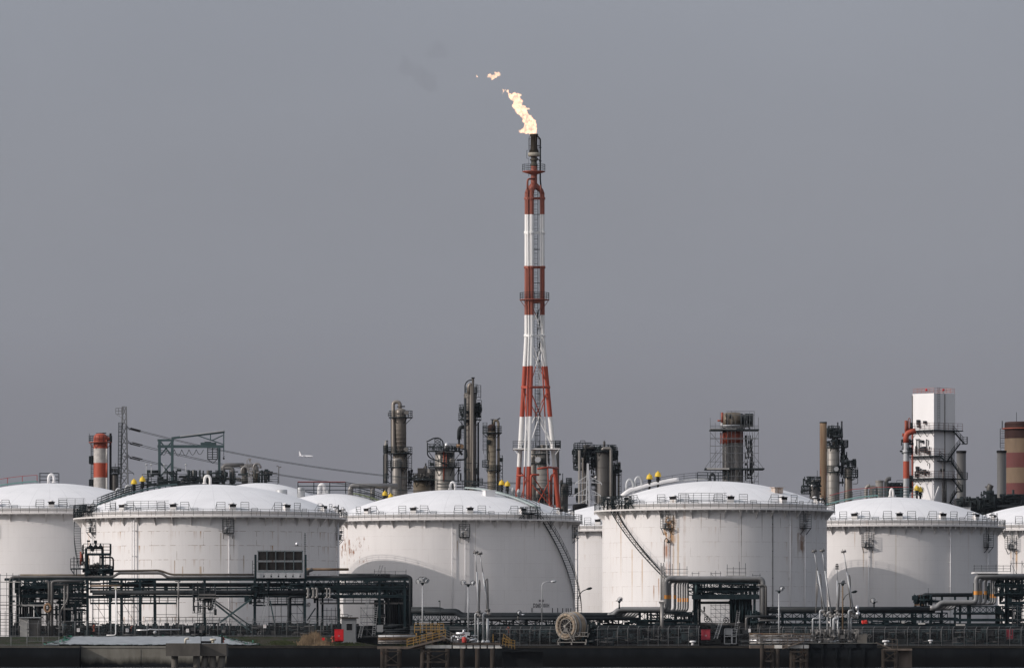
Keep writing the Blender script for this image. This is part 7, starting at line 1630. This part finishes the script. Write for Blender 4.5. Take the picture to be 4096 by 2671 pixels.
def hydrant(label, x, y, Y, s=1.0):
    g = thing('hydrant', label, 'hydrant', P(x,y,Y), 'red hydrants'); q = P(x,y,Y); mb = MB(); mb.lathe([(.22*s,0),(.22*s,.1),(.12*s,.12),(.14*s,.7*s),(.2*s,.72*s),(.17*s,.95*s),(.03,1.0*s)],q,10); mb.build('body', m_redold, g)
    mb = MB(); mb.tube([q+Vector((-.35*s,0,.6*s)),q+Vector((.35*s,0,.6*s))],.1*s,8); mb.build('outlet', m_redold, g)
hydrant('red hydrant just left of the bright red cabinet', 1331, 2567, 887.5); hydrant('tiny red valve head on the dolphin', 893, 2569, 868.5, .9); hydrant('red hydrant behind the fence, left of the standpipe', 376, 2524, 912, 1.1); hydrant('red hydrant behind the fence right of the notice board', 528, 2524, 912, .9); hydrant('dull red hydrant behind the middle fence left of the reel', 2033, 2530, 905, 1.0)
mb = MB(); mb.box(P(1293,2554,889),(.42,.3,.42)); mb.bar(P(1293,2560,889),P(1293,2578,889),.08); solo(mb,'alarm_box',m_fred,'small red alarm box on a stake in the dry grass','alarm box')
mb = MB(); q = P(3458,2486,906); mb.box(q,(.8,.5,.5),.2); mb.tube([q+Vector((-.4,0,-.1)),q+Vector((.4,0,.1))],.28,10); o = solo(mb,'life_ring_box',mat('bright_red_plastic',(.70,.05,.035),.5),'bright red box hung under the right pipeline','box')
# hut
g = thing('guard_hut', 'pale grey hut with dark flat roof right of the bright red cabinet', 'hut', P(1397,2556,893)); Y=893; a, b = P(1366,2472,Y), P(1424,2556,Y)
m_hut = mat('hut_paint',(.17,.178,.185),.6,var=.12)
mb = MB(); mb.bx(a.x,b.x,Y,Y+2.4,GZ-.2,a.z); mb.build('wall', m_hut, g); mb = MB(); mb.bx(a.x-.25,b.x+.35,Y-.3,Y+2.7,a.z+.003,a.z+.2); mb.build('roof', mat('hut_roof',(.05,.045,.04),.8), g)
mb = MB(); c, d = P(1386,2492,Y), P(1408,2520,Y); mb.bx(c.x,d.x,Y-.03,Y-.003,d.z,c.z); w = mb.build('window', m_black, g); mb = MB(); mb.bx(c.x-.05,d.x+.05,Y-.06,Y-.032,d.z-.07,d.z); mb.bx(c.x-.05,d.x+.05,Y-.06,Y-.032,c.z,c.z+.06); mb.build('frame', m_galv, w)
mb = MB(); c, d = P(1412,2495,Y), P(1422,2555,Y); mb.bx(c.x,d.x,Y-.03,Y-.004,d.z,c.z); mb.build('door', m_hut, g); mb = MB(); q = P(1400,2466,Y); mb.bar(q-Vector((0,-1,.3)),q+Vector((0,1,.1)),.08); mb.box(q+Vector((0,1,.2)),(.7,.4,.1)); mb.build('roof_vent', m_rail, g)
g = thing('equipment_cabinet', 'grey cabinet on the quay by the leaning ladders', 'cabinet', P(1519,2540,893)); mb = MB(); a,b = P(1507,2498,893),P(1532,2526,893); mb.bx(a.x,b.x,893,893.8,b.z,a.z); mb.build('body', mat('grey_cabinet',(.22,.225,.23),.5), g); mb = MB()
for x in (1510,1529): mb.bar(P(x,2526,893.4),P(x,2560,893.4),.08)
mb.build('leg', m_rail, g)
g = thing('low_shed', 'pale corrugated low shed at the left quay end', 'shed', P(118,2500,916)); mb = MB(); a,b = P(80,2470,916),P(158,2500,916); mb.bx(P(80,0,916).x,P(115,0,916).x,916,919,GZ,a.z); mb.build('wall', m_conc, g); mb = MB(); mb.bx(P(116,0,916).x,b.x,916.3,919,GZ,a.z-.1); mb.build('dark_wall', m_coldark, g); mb = MB(); mb.bx(a.x-.2,b.x+.2,915.7,919.3,a.z+.003,a.z+.14); mb.build('roof', m_galv, g)
# gate
g = thing('steel_gate', 'grey double steel gate beside the dull red cabinet', 'gate', P(2920,2573,896)); Y = 895.8; m_gate = mat('gate_steel',(.20,.21,.225),.5,var=.1)
for x0,x1 in ((2898,2926),(2929,2945)):
    mb = MB(); a,b = P(x0,2513,Y),P(x1,2573,Y)
    for p,q in (((a.x,Y,a.z),(b.x,Y,a.z)),((a.x,Y,b.z),(b.x,Y,b.z)),((a.x,Y,a.z),(a.x,Y,b.z)),((b.x,Y,a.z),(b.x,Y,b.z)),((a.x,Y,(a.z+b.z)/2),(b.x,Y,(a.z+b.z)/2))): mb.bar(p,q,.09)
    l = mb.build('gate_leaf', m_gate, g)
    mb = MB(); mb.bx(a.x+.05,b.x-.05,Y+.01,Y+.04,a.z-.95,a.z-.05) if x0 == 2898 else mb.bar((a.x,Y,a.z-.4),(b.x,Y,a.z-.4),.06); mb.build('panel', mat('gate_panel',(.15,.16,.17),.5), l)
mb = MB(); q = P(2937,2502,Y+2); mb.box(q,(.5,.3,.6)); mb.box(P(2998,2520,Y),(.36,.15,.5)); solo(mb,'notice_board',m_sign,'pair of small white boards near the grey gate','sign') if 0 else None
q = P(2998,2520,895.8); mb = MB(); mb.box(q,(.36,.08,.55)); solo(mb,'notice_board',m_sign,'small white notice board right of the grey gate','sign','white notice boards on the fence')
# bollards
def bollard(label, x, y, Y, m, s=1.0):
    g = thing('bollard', label, 'bollard', P(x,y,Y), 'mooring bollards'); q = P(x,y,Y); mb = MB(); mb.lathe([(.25*s,0),(.22*s,.25*s),(.22*s,.42*s)],q,14); mb.build('stem', m, g)
    mb = MB(); mb.lathe([(.3*s,.4*s),(.50*s,.45*s),(.52*s,.62*s),(.42*s,.70*s),(.02,.72*s)],q,14); mb.build('cap', m, g)
bollard('white bollard on the quay below the tall rack', 2771, 2579, 886.5, m_white); bollard('white bollard at the end of the right jetty ramp', 3543, 2579, 880, m_white, 1.1); bollard('narrow white bollard on the right quay edge', 3722, 2571, 886.5, m_white, .75); bollard('cream bollard on the dolphin beside the bent pipe', 852, 2570, 868, mat('cream_paint',(.55,.50,.40),.5), .95)
# dolphin
Y = 866; g = thing('mooring_dolphin', 'concrete mooring dolphin on round piles before the pale seawall', 'dolphin', P(784,2671,Y))
m_dol = mat('stained_dolphin_concrete',(.085,.078,.068),.85,var=.35,scale=.5,streak=.5)
for x0,x1,dy,y0 in ((663,800,0,2571),(800,906,1.6,2572)):
    mb = MB(); a,b = P(x0,y0,Y+dy),P(x1,2622,Y+dy); mb.bx(a.x,b.x-.01,Y+dy,Y+dy+5,b.z,a.z); mb.build('pile_cap', m_dol, g)
for x,lean in ((699,0),(786,0),(823,-18),(850,6),(889,-14)): mb = MB(); mb.tube([P(x,2621,Y+1.5+(1 if lean else 0)),P(x+lean,2720,Y+1.5)],.52,14); mb.build('pile', m_dol, g)
g = pole('vent_pipe','cream bent vent pipe on the dolphin','vent pipe',[(741,2571),(741,2553),(756,2552)],868,.17,mat('cream_pipe',(.55,.52,.45),.5))
g = thing('control_box', 'dark winch box with a small grey panel on the dolphin', 'control box', P(830,2571,868)); mb = MB(); a,b = P(804,2562,868),P(846,2571,868); mb.bx(a.x,b.x,868,869.2,b.z,a.z); mb.build('body', m_black, g); mb = MB(); mb.bar(P(804,2571,868),P(804,2524,868),.09); mb.bar(P(848,2571,868),P(848,2528,868),.06); mb.bar(P(804,2527,868),P(848,2527,868),.05); mb.bar(P(888,2571,868),P(888,2528,868),.3); mb.build('frame', m_rail, g); mb = MB(); mb.box(P(803,2523,867.8),(.4,.2,.45)); mb.box(P(893,2523,867.8),(.42,.25,.4)); mb.build('panel', m_pipe, g)

# ================================================================ hose reel
Y = 890; g = thing('hose_reel', 'big reel wound with fat tan hose on a pale A frame', 'hose reel', P(2263,2575,Y)); px = PX(1,Y)
m_hose = mat('tan_hose_rubber',(.27,.215,.16),.75,var=.3,scale=1.2,streak=1,rust=.12,rustcol=(.22,.12,.06)); m_hoseg = mat('grey_hose_rubber',(.20,.20,.20),.7,var=.2); m_reel = mat('pale_reel_steel',(.24,.225,.205),.6,var=.15,rust=.1)
ax = Vector((math.sin(rad(40)), math.cos(rad(40)), 0)); sd_ = Vector((ax.y,-ax.x,0)); up = Vector((0,0,1)); c0 = P(2263,2503,Y)
def ringpts(d, r, n=30): return [c0+ax*d+sd_*r*math.cos(2*math.pi*i/n)+up*r*math.sin(2*math.pi*i/n) for i in range(n)]
for i,(d,r,t,m) in enumerate(((0.05,1.75,.24,m_hose),(.30,1.36,.17,m_hose),(.60,1.98,.22,m_hose),(1.10,2.05,.22,m_hoseg),(1.62,2.08,.23,m_hose),(2.12,2.08,.23,m_hose),(2.55,1.98,.21,m_hoseg),(.1,2.08,.10,m_reel))):
    mb = MB(); mb.tube(ringpts(d,r),t,10,closed=True); mb.build('hose_coil' if m != m_reel else 'rim', m, g)
mb = MB(); q = [c0+ax*d for d in (.3,2.2)]; mb.tube(q,1.05,20); mb.build('drum', m_black, g)
mb = MB(); 
for i in range(12): t = 2*math.pi*i/12; mb.bar(c0-ax*.05, c0-ax*.05+(sd_*math.cos(t)+up*math.sin(t))*1.12, .022)
for i in range(16): t = 2*math.pi*(i+.5)/16; d = sd_*math.cos(t)+up*math.sin(t); mb.bar(c0-ax*.22+d*1.1, c0-ax*.22+d*2.0, .04); mb.bar(c0-ax*.22+d*2.0, c0+ax*.3+d*2.25, .04)
mb.tube(ringpts(-.12,1.12),.05,6,closed=True); mb.tube([c0-ax*.35,c0+ax*.1],.20,12); mb.bar(c0-ax*.25,c0-ax*.25+sd_*1.25+up*.95,.10); mb.build('spoke_wheel', m_reel, g); mb = MB(); mb.tube([c0+ax*.22,c0+ax*.28],1.25,24); mb.build('drum_face', m_black, g)
mb = MB(); f = c0-ax*.45
def G(x,y,d=0): return P(x,y,Y-.9+d)
for a,b in (((2262,2507),(2230,2564)),((2262,2507),(2291,2564)),((2228,2567),(2345,2567)),((2276,2528),(2349,2528)),((2282,2543),(2349,2543)),((2276,2528),(2290,2543)),((2288,2542),(2304,2528)),((2304,2528),(2318,2543)),((2278,2530),(2300,2558)),((2290,2560),(2304,2528))): mb.bar(G(*a),G(*b),.12)
for x in (2319,2331,2339): mb.bar(G(x,2528),G(x,2543),.16 if x == 2319 else .07)
for x in (2233,2286,2342): mb.bar(G(x,2566),G(x,2577),.22)
mb.bar(G(2344,2555),G(2345,2568),.2); mb.bar(G(2352,2496,.5),G(2350,2543,.5),.1); mb.bar(G(2357,2530,.5),G(2350,2548,.5),.14)
for a,b in (((2300,2500),(2280,2566)),((2300,2500),(2330,2566))): mb.bar(P(*a,Y+2.2),P(*b,Y+2.2),.12)
mb.build('a_frame', m_reel, g); mb = MB(); q = G(2263,2514); mb.box(q-Vector((0,-.02,.12)),(.55,.12,.6)); mb.build('bearing_plate', m_reel, g)
mb = MB(); clutter(mb,2345,2385,2490,2560,Y+1,24,.06,.2,.8,.5,.4,1.4); mb.sphere(P(2366,2506,Y),.4,10); mb.build('drive_motor', m_rail, g)

# ================================================================ jetties
m_pile = mat('rust_stained_pile',(.038,.032,.027),.85,var=.5,scale=.8,streak=.3,rust=.3,rustcol=(.06,.03,.018)); m_deckc = mat('jetty_deck_concrete',(.10,.098,.09),.85,var=.3,scale=.5); m_fascia = mat('pale_jetty_fascia',(.62,.60,.56),.75,var=.2,scale=.8)
def piles(g, xs, Y, y0, r=.4, dys=(0,4.5), m=None):
    for x in xs:
        for dy in dys: mb = MB(); a = P(x,y0,Y+dy); mb.tube([a,(a.x,a.y,-3)],r,12); mb.build('pile', m or m_pile, g)
def brace4(g, x0, x1, y0, y1, Y, m=None):
    mb = MB(); mb.bar(P(x0,y0,Y),P(x1,y1,Y),.16); mb.bar(P(x1,y0,Y-.17),P(x0,y1,Y-.17),.16); mb.bar(P(x0,y1,Y-.34),P(x1,y1,Y-.34),.2,.25); mb.bar(P(x0-4,y0-3,Y-.34),P(x1+4,y0-3,Y-.34),.2,.22); mb.build('brace', m or m_pile, g)
m_timber = mat('weathered_timber',(.115,.092,.075),.85,var=.35,scale=1)
Y = 868; g = thing('loading_jetty', 'left loading jetty with pale fascia and yellow railed gangway', 'jetty', P(1780,2671,Y))
mb = MB(); a,b = P(1690,2571,Y),P(2006,2578,Y); mb.bx(a.x,b.x,Y,Y+10,b.z-.25,b.z+.04); mb.build('deck', m_deckc, g)
mb = MB(); 
for i in range(11): x0 = 1700+28*i; p_,q_ = P(x0,2578,Y),P(x0+22,2591,Y); mb.bx(p_.x,q_.x,Y-.12,Y-.004,q_.z,p_.z) if i in (3,5,6,7,8,9) else mb.bx(p_.x,q_.x+.2,Y-.2,Y-.004,q_.z,p_.z)
mb.build('fascia', m_fascia, g)
mb = MB(); p_,q_ = P(1812,2569,Y-.25),P(2003,2577,Y-.25); mb.bx(p_.x,q_.x,Y-.3,Y-.02,q_.z,p_.z)
for i in range(26): x = 1815+7.3*i; r_ = P(x,2569,Y-.36); mb.box(r_-Vector((0,0,.14)),(.08,.1,.34))
mb.build('fender_timber', m_timber, g)
piles(g, (1531,1545,1598,1690,1716,1790,1850,1910,1970), Y, 2592, .36); brace4(g, 1528, 1600, 2606, 2658, Y-.5); brace4(g, 1693, 1790, 2606, 2646, Y-.6)
mb = MB(); p_,q_ = P(1509,2583,Y),P(1700,2594,Y); mb.bx(p_.x,q_.x,Y-.1,Y+3,q_.z,p_.z); mb.build('approach_beam', m_timber, g)
for y, r, m, dy in ((2543,.15,m_galv,0),(2554,.14,m_wood,-.4),(2563,.16,m_pipelit,-.2),(2571,.1,m_pipe,-.6),(2550,.1,m_rusty,-.6)): pipe(g, [(1512,y),(1662,y)], Y, r, m, 'pipe', .3, 9, dy+.8)
mb = MB(); rail(mb,[P(1512,2572,Y-.1),P(1665,2572,Y-.1)],1.35,3,1.1,.035); mb.build('handrail', m_timber, g)
m_yel = mat('weathered_yellow_rail',(.32,.19,.05),.6,var=.25,rust=.15)
mb = MB(); p_,q_ = P(1655,2529,Y+1),P(1712,2535,Y+1); mb.bx(p_.x,q_.x,Y+1,Y+3,q_.z,p_.z); mb.build('upper_platform', m_rail, g)
mb = MB(); rail(mb,[P(1658,2530,Y+.9),P(1705,2530,Y+.9),P(1775,2530,Y+.9)],1.42,3,.75,.045); rail(mb,[P(1658,2530,Y+3),P(1775,2530,Y+3)],1.42,3,.9,.04); mb.bar(P(1665,2530,Y+1),P(1665,2570,Y+1),.2); mb.build('handrail', m_yel, g)
mb = MB(); A,B = P(1628,2590,Y-.8),P(1782,2551,Y-.8)
for o in (0,1.1): mb.bar(A+Vector((0,o,0)),B+Vector((0,o,0)),.12,.3)
mb.bx(A.x,A.x+.01,Y-.8,Y+.3,A.z,A.z+.01); n=22
for i in range(n): mb.box(A.lerp(B,i/n)+Vector((0,.55,.05)),(.3,1.1,.06))
gw = mb.build('gangway', m_timber, g); mb = MB()
for o in (0,1.1): rail(mb,[A+Vector((0,o,.1)),B+Vector((0,o,.1))],1.25,3,.95,.035)
mb.build('handrail', m_yel, gw)
mb = MB(); A,B = P(1762,2538,Y+.2),P(1822,2568,Y+.2)
for o in (0,.9):
    mb.bar(A+Vector((0,o,0)),B+Vector((0,o,0)),.1,.24); rail(mb,[A+Vector((0,o,.1)),B+Vector((0,o,.1))],1.1,3,.8,.03)
for i in range(9): mb.box(A.lerp(B,i/9)+Vector((0,.45,.05)),(.28,.9,.05))
mb.build('stairway', m_pipe, g)
mb = MB(); clutter(mb,1690,1830,2535,2575,Y+2,60,.04,.14,1.5,.4,.4,1.6); clutter(mb,1668,1700,2560,2590,Y,14,.05,.12,.5); mb.build('pipework', m_timber, g)
mb = MB(); p_,q_ = P(2006,2582,Y),P(2070,2598,Y); mb.bar(P(2000,2580,Y),P(2060,2598,Y),1.4,.18); mb.bx(P(2030,0,Y).x,P(2172,0,Y).x,Y-.4,Y+.8,P(0,2600,Y).z,P(0,2598,Y).z); mb.bx(P(2008,0,Y).x,P(2172,0,Y).x,Y+1,Y+6,-1,P(0,2600,Y).z-.1); mb.build('landing', m_concd, g)
mb = MB(); rail(mb,[P(2010,2583,Y-.5),P(2022,2588,Y-.5),P(2059,2594,Y-.5)],1.3,3,.5,.03); rail(mb,[P(2014,2560,Y+1),P(2040,2580,Y+1)],1.0,2,.6,.03); rail(mb,[P(1972,2566,Y-.1),P(1972.5,2566,Y+3)],1.2,2,1,.035); mb.build('handrail', m_yel, g)
# silver valve gear
g = thing('valve_assembly', 'bright silver valve assembly with a handwheel and red pump on the left jetty', 'valve', P(1853,2569,Y))
mb = MB(); mb.tube([P(1824,2532,Y),P(1876,2532,Y)],.22,12); mb.tube([P(1853,2532,Y),P(1858,2515,Y)],.22,10); mb.tube([P(1822,2545,Y),P(1845,2552,Y),P(1860,2540,Y)],.16,9); mb.tube([P(1876,2560,Y),P(1900,2556,Y)],.2,10); mb.box(P(1870,2534,Y),(.7,.5,.5)); mb.sphere(P(1815,2544,Y),.25,8); mb.sphere(P(1834,2556,Y),.28,8); mb.build('valve_body', m_alu, g)
mb = MB(); q = P(1862,2513,Y-.2); mb.tube([q+Vector((.32*math.cos(t),0,.32*math.sin(t))) for t in [2*math.pi*i/14 for i in range(15)]],.035,6)
for t in range(3): mb.bar(q-Vector((.3*math.cos(t*1.05),0,.3*math.sin(t*1.05))),q+Vector((.3*math.cos(t*1.05),0,.3*math.sin(t*1.05))),.03)
mb.build('handwheel', m_rail, g); mb = MB(); mb.lathe([(.33,0),(.36,.05),(.36,.75),(.3,.85)],P(1857,2568,Y-.2),14); mb.build('pump', mat('pump_red',(.38,.05,.04),.5), g)
mb = MB(); clutter(mb,1805,1910,2540,2568,Y+.5,40,.04,.12,.8,.4,.3,1.0); mb.build('pipework', m_galv, g)
# loading arms
def arm(label, Y, tip, bot, risers, peds, disc=True, head=False):
    g = thing('ship_loader', label, 'loading arm', P(peds[0][0],2568,Y), 'slender marine loading arms'); m = m_galv
    mb = MB(); a,b = P(*tip,Y-.3),P(*bot,Y-.3); mid = a.lerp(b,.32); mb.tube([a,mid],.07,8); mb.tube([mid,b],.13,9); o = mb.build('outboard_arm', m, g)
    mb = MB()
    if disc: d = (a-b).normalized(); mb.tube([a-d*.05,a+d*.28],.40,14); [mb.bar(a+Vector((x,0,.2)),a+Vector((x,0,.5)),.06) for x in (-.2,.2)]
    if head: mb.box(a,(.5,.5,.3)); mb.box(a+Vector((0,0,-.35)),(.55,.4,.18)); mb.box(a+Vector((0,0,.3)),(.4,.3,.2))
    if mb.v: mb.build('end_flange', m_pipe, o)
    for pts, r in risers: mb = MB(); mb.tube(fillet([P(x,y,Y) for x,y in pts],.35),r*.8,9); mb.build('inboard_arm', m_pipelit, g)
    mb = MB(); q = P(bot[0],bot[1]+6,Y); mb.lathe([(.26,-.5),(.3,-.3),(.2,-.2),(.2,.1),(.3,.2),(.3,.4)],q,12); mb.sphere(q+Vector((.25,-.1,-.45)),.28,8); mb.tube([q+Vector((-.5,0,.1)),q+Vector((.3,0,.1))],.14,8); mb.build('swivel_joint', m_pipe, g)
    for x, y0, r in peds: mb = MB(); a = P(x,y0,Y); z = P(0,2568,Y).z; mb.tube(fillet([P(bot[0],y0,Y),a,(a.x,a.y,z)],.3) if abs(x-bot[0]) > 3 else [a,(a.x,a.y,z)],r,10); mb.lathe([(r*2.2,0),(r*2.0,.12),(r*1.1,.4)],(a.x,a.y,z),10); mb.build('pedestal', m, g)
Y = 872
arm('thin upright loading arm, left of the pair on the left jetty', Y, (1903,2211), (1915,2444), [([(1912,2450),(1917,2315),(1921,2330),(1916,2450)],.1)], [(1901,2452,.13),(1912,2470,.09)])
arm('leaning loading arm with a wide disc, right of the pair on the left jetty', Y+1, (1920,2216), (1953,2438), [([(1949,2452),(1942,2320),(1950,2312),(1951,2330),(1953,2452)],.14)], [(1933,2452,.16),(1950,2472,.2)])
arm('loading arm leaning right with an upright stay, leftmost on the right jetty', Y, (3257,2206), (3299,2442), [([(3264,2450),(3266,2275)],.08),([(3262,2450),(3273,2335),(3264,2332)],.1),([(3288,2452),(3283,2300),(3279,2292)],.12)], [(3251,2472,.14),(3280,2440,.16)])
arm('thinner leaning loading arm, second on the right jetty', Y+2, (3289,2204), (3324,2446), [([(3313,2560),(3308,2310)],.1)], [(3310,2446,.14),(3322,2470,.1)])
arm('short straight loading arm with a boxy head, third on the right jetty', Y, (3348,2264), (3351,2438), [([(3354,2440),(3358,2335),(3350,2328)],.13),([(3345,2480),(3346,2412)],.08)], [(3335,2472,.24),(3351,2455,.14)], disc=False, head=True)
arm('loading arm leaning right, rightmost on the right jetty', Y+1, (3375,2208), (3415,2450), [([(3404,2530),(3400,2310),(3396,2298)],.13),([(3388,2295),(3400,2400)],.09)], [(3395,2440,.17),(3404,2470,.14)])
# right jetty
Y = 868; g = thing('loading_jetty', 'right loading jetty with dark caisson, pile trestles and sloping ramp', 'jetty', P(3300,2671,Y))
mb = MB(); a,b = P(3237,2569,Y),P(3508,2668,Y); mb.bx(a.x,b.x,Y,Y+9,-2,a.z-.12)
for i in range(4): x = 3290+55*i; q = P(x,2590,Y-.1); mb.bx(q.x-.15,q.x+.15,Y-.2,Y-.002,0,a.z-.4)
for i in range(4): p_,q_ = P(3243+66*i,2574,Y),P(3293+66*i,2590,Y); mb.bx(p_.x,q_.x,Y-.3,Y-.21,q_.z,p_.z)
mb.build('caisson', m_wallD, g); mb = MB(); mb.bx(a.x-.2,b.x+.1,Y-.35,Y+9.1,a.z-.118,a.z); mb.build('deck', m_deckc, g)
mb = MB(); p_,q_ = P(3098,2578,Y),P(3235,2591,Y)
for x0,x1 in ((3098,3128),(3150,3212),(3216,3235)): mb.bx(P(x0,0,Y).x,P(x1,0,Y).x,Y-.2,Y-.004,q_.z,p_.z)
mb.build('fascia', m_fascia, g); mb = MB(); mb.bx(P(3000,0,Y).x,P(3237,0,Y).x,Y,Y+3,q_.z,p_.z-.02); mb.build('approach_beam', m_timber, g)
piles(g, (3054,3090,3110,3168,3177,3208,3226), Y, 2592, .36); brace4(g, 3056, 3090, 2606, 2642, Y-.5); brace4(g, 3164, 3226, 2608, 2642, Y-.6); piles(g, (3535,3585), Y, 2596, .36); brace4(g, 3535,3585,2604,2640,Y-.5); piles(g,(3048,),Y-.8,2576,.3)
mb = MB(); mb.bar(P(3505,2570,Y+1),P(3562,2592,Y+1),2.2,.2); mb.bx(P(3532,0,Y).x,P(3648,0,Y).x,Y-.3,Y+4,P(0,2600,Y).z,P(0,2592,Y).z); mb.bx(P(3590,0,Y).x,P(3650,0,Y).x,Y+1,Y+5,-2,P(0,2594,Y).z-.1); mb.build('ramp', m_timber, g)
for y, r, m, dy in ((2542,.12,m_pipelit,2),(2551,.14,m_pipe,1.5),(2560,.16,m_alu,1),(2570,.12,m_pipelit,.4),(2534,.1,m_rusty,2)): pipe(g, [(2998,y),(3245,y)], Y, r, m, 'pipe', .3, 9, dy)
mb = MB(); rail(mb,[P(3000,2573,Y-.1),P(3240,2573,Y-.1)],1.5,3,1.2,.035); rail(mb,[P(3000,2573,Y+3),P(3240,2573,Y+3)],1.5,3,1.2,.03); rail(mb,[P(3548,2590,Y),P(3590,2592,Y)],1.4,2,.7,.03); mb.build('handrail', m_timber, g)
mb = MB(); clutter(mb,3010,3240,2535,2575,Y+2,60,.04,.12,1.5,.3,.4,1.6); clutter(mb,3240,3440,2515,2568,Y+4,110,.05,.18,2,.5,.4,1.6); mb.build('pipework', m_pipe, g)
mb = MB(); A,B = P(3130,2592,Y-.7),P(3215,2562,Y-.7); mb.bar(A,B,.9,.18); gw = mb.build('gangway', m_timber, g); mb = MB(); rail(mb,[A,B],1.2,3,.8,.03); mb.build('handrail', m_timber, gw)
for x in (3272,3288,3312,3390,3412): mb = MB(); q = P(x,2525,Y+3); mb.box(q,(.6,.5,.55)); mb.build('junction_box', m_pipe, g)
mb = MB(); q = P(3448,2552,Y+3); mb.box(q,(1.5,.8,1.3)); mb.build('control_cabinet', mat('beige_cabinet',(.14,.13,.115),.7), g)
mb = MB(); q = P(3428,2430,Y+2); mb.sphere(q,.42,10,(.7,1,1)); mb.sphere(q+Vector((.15,0,-.9)),.36,10); mb.tube([q+Vector((.2,0,.3)),q+Vector((.1,0,-1.6))],.1,6); mb.build('counterweight', m_alu, g)
for x, y in ((3441,2546),(3478,2542)): mb = MB(); q = P(x,y,Y+1.5); mb.tube([q+Vector((.3*math.cos(t),0,.3*math.sin(t))) for t in [2*math.pi*i/12 for i in range(13)]],.035,5); mb.bar(q-Vector((.3,0,0)),q+Vector((.3,0,0)),.03); mb.bar(q,q+Vector((0,.4,-.8)),.06); mb.build('handwheel', m_pipe, g)
m_pump = mat('dim_pump_paint', (.022,.033,.036), .6, var=.5)
m_pump2 = mat('dim_pipe_paint', (.06,.06,.06), .5, var=.4)
# ---- second rows of plant close behind the quay fences
g = thing('pump_row', 'row of small pumps, valves and stubs behind the right quay fence', 'pumps', base(3400,904)); mb = MB()
clutter(mb, 3130, 4096, 2515, 2575, 904, 170, .035, .10, 1.5, .55, .5, 2.0); mb.build('pipework', m_pump, g)
mb = MB(); clutter(mb, 3130, 4096, 2520, 2572, 903, 50, .05, .11, 1.2, .25, .6, 2.6); mb.build('pipework', m_pump2, g)
g = thing('pump_row', 'row of small pumps and valves behind the fences beside the hose reel', 'pumps', base(2300,904)); mb = MB()
clutter(mb, 1900, 2790, 2508, 2572, 904, 170, .035, .10, 1.5, .55, .5, 2.0); mb.build('pipework', m_pump, g)
mb = MB(); clutter(mb, 1900, 2790, 2512, 2570, 903, 46, .05, .11, 1.2, .25, .6, 2.6); mb.build('pipework', m_pump2, g)
g = thing('pump_row', 'row of pumps and a bright low pipe behind the left bank fence', 'pumps', base(700,913)); mb = MB()
clutter(mb, 250, 1330, 2492, 2543, 913, 170, .035, .12, 2, .6, .5, 1.8); mb.build('pipework', m_pump, g)
pipe(g, [(545,2519),(590,2519),(600,2515),(618,2518),(720,2517)], 911, .14, m_alu, 'pipe', .4, 8); mb = MB(); mb.sphere(P(620,2528,910), .3, 8); mb.build('valve', m_galv, g)
mb = MB(); clutter(mb, 60, 1330, 2500, 2540, 912, 60, .05, .12, 2, .3, .6, 2.6); mb.build('pipework', m_pump2, g)
def haze(dens, far=16500):
    mb = MB(); mb.bx(-3500, 3500, -60, far, -1.0, 900)
    m = bpy.data.materials.new('haze_air'); m.use_nodes = True; nt = m.node_tree; nt.nodes.clear()
    o = nt.nodes.new('ShaderNodeOutputMaterial'); v = nt.nodes.new('ShaderNodeVolumePrincipled')
    v.inputs['Color'].default_value = (.74,.80,.94,1); v.inputs['Density'].default_value = dens; v.inputs['Anisotropy'].default_value = 0.0
    nt.links.new(v.outputs[0], o.inputs['Volume'])
    h = mb.build('haze', m); h['kind'] = 'stuff'
haze(1.0e-5)
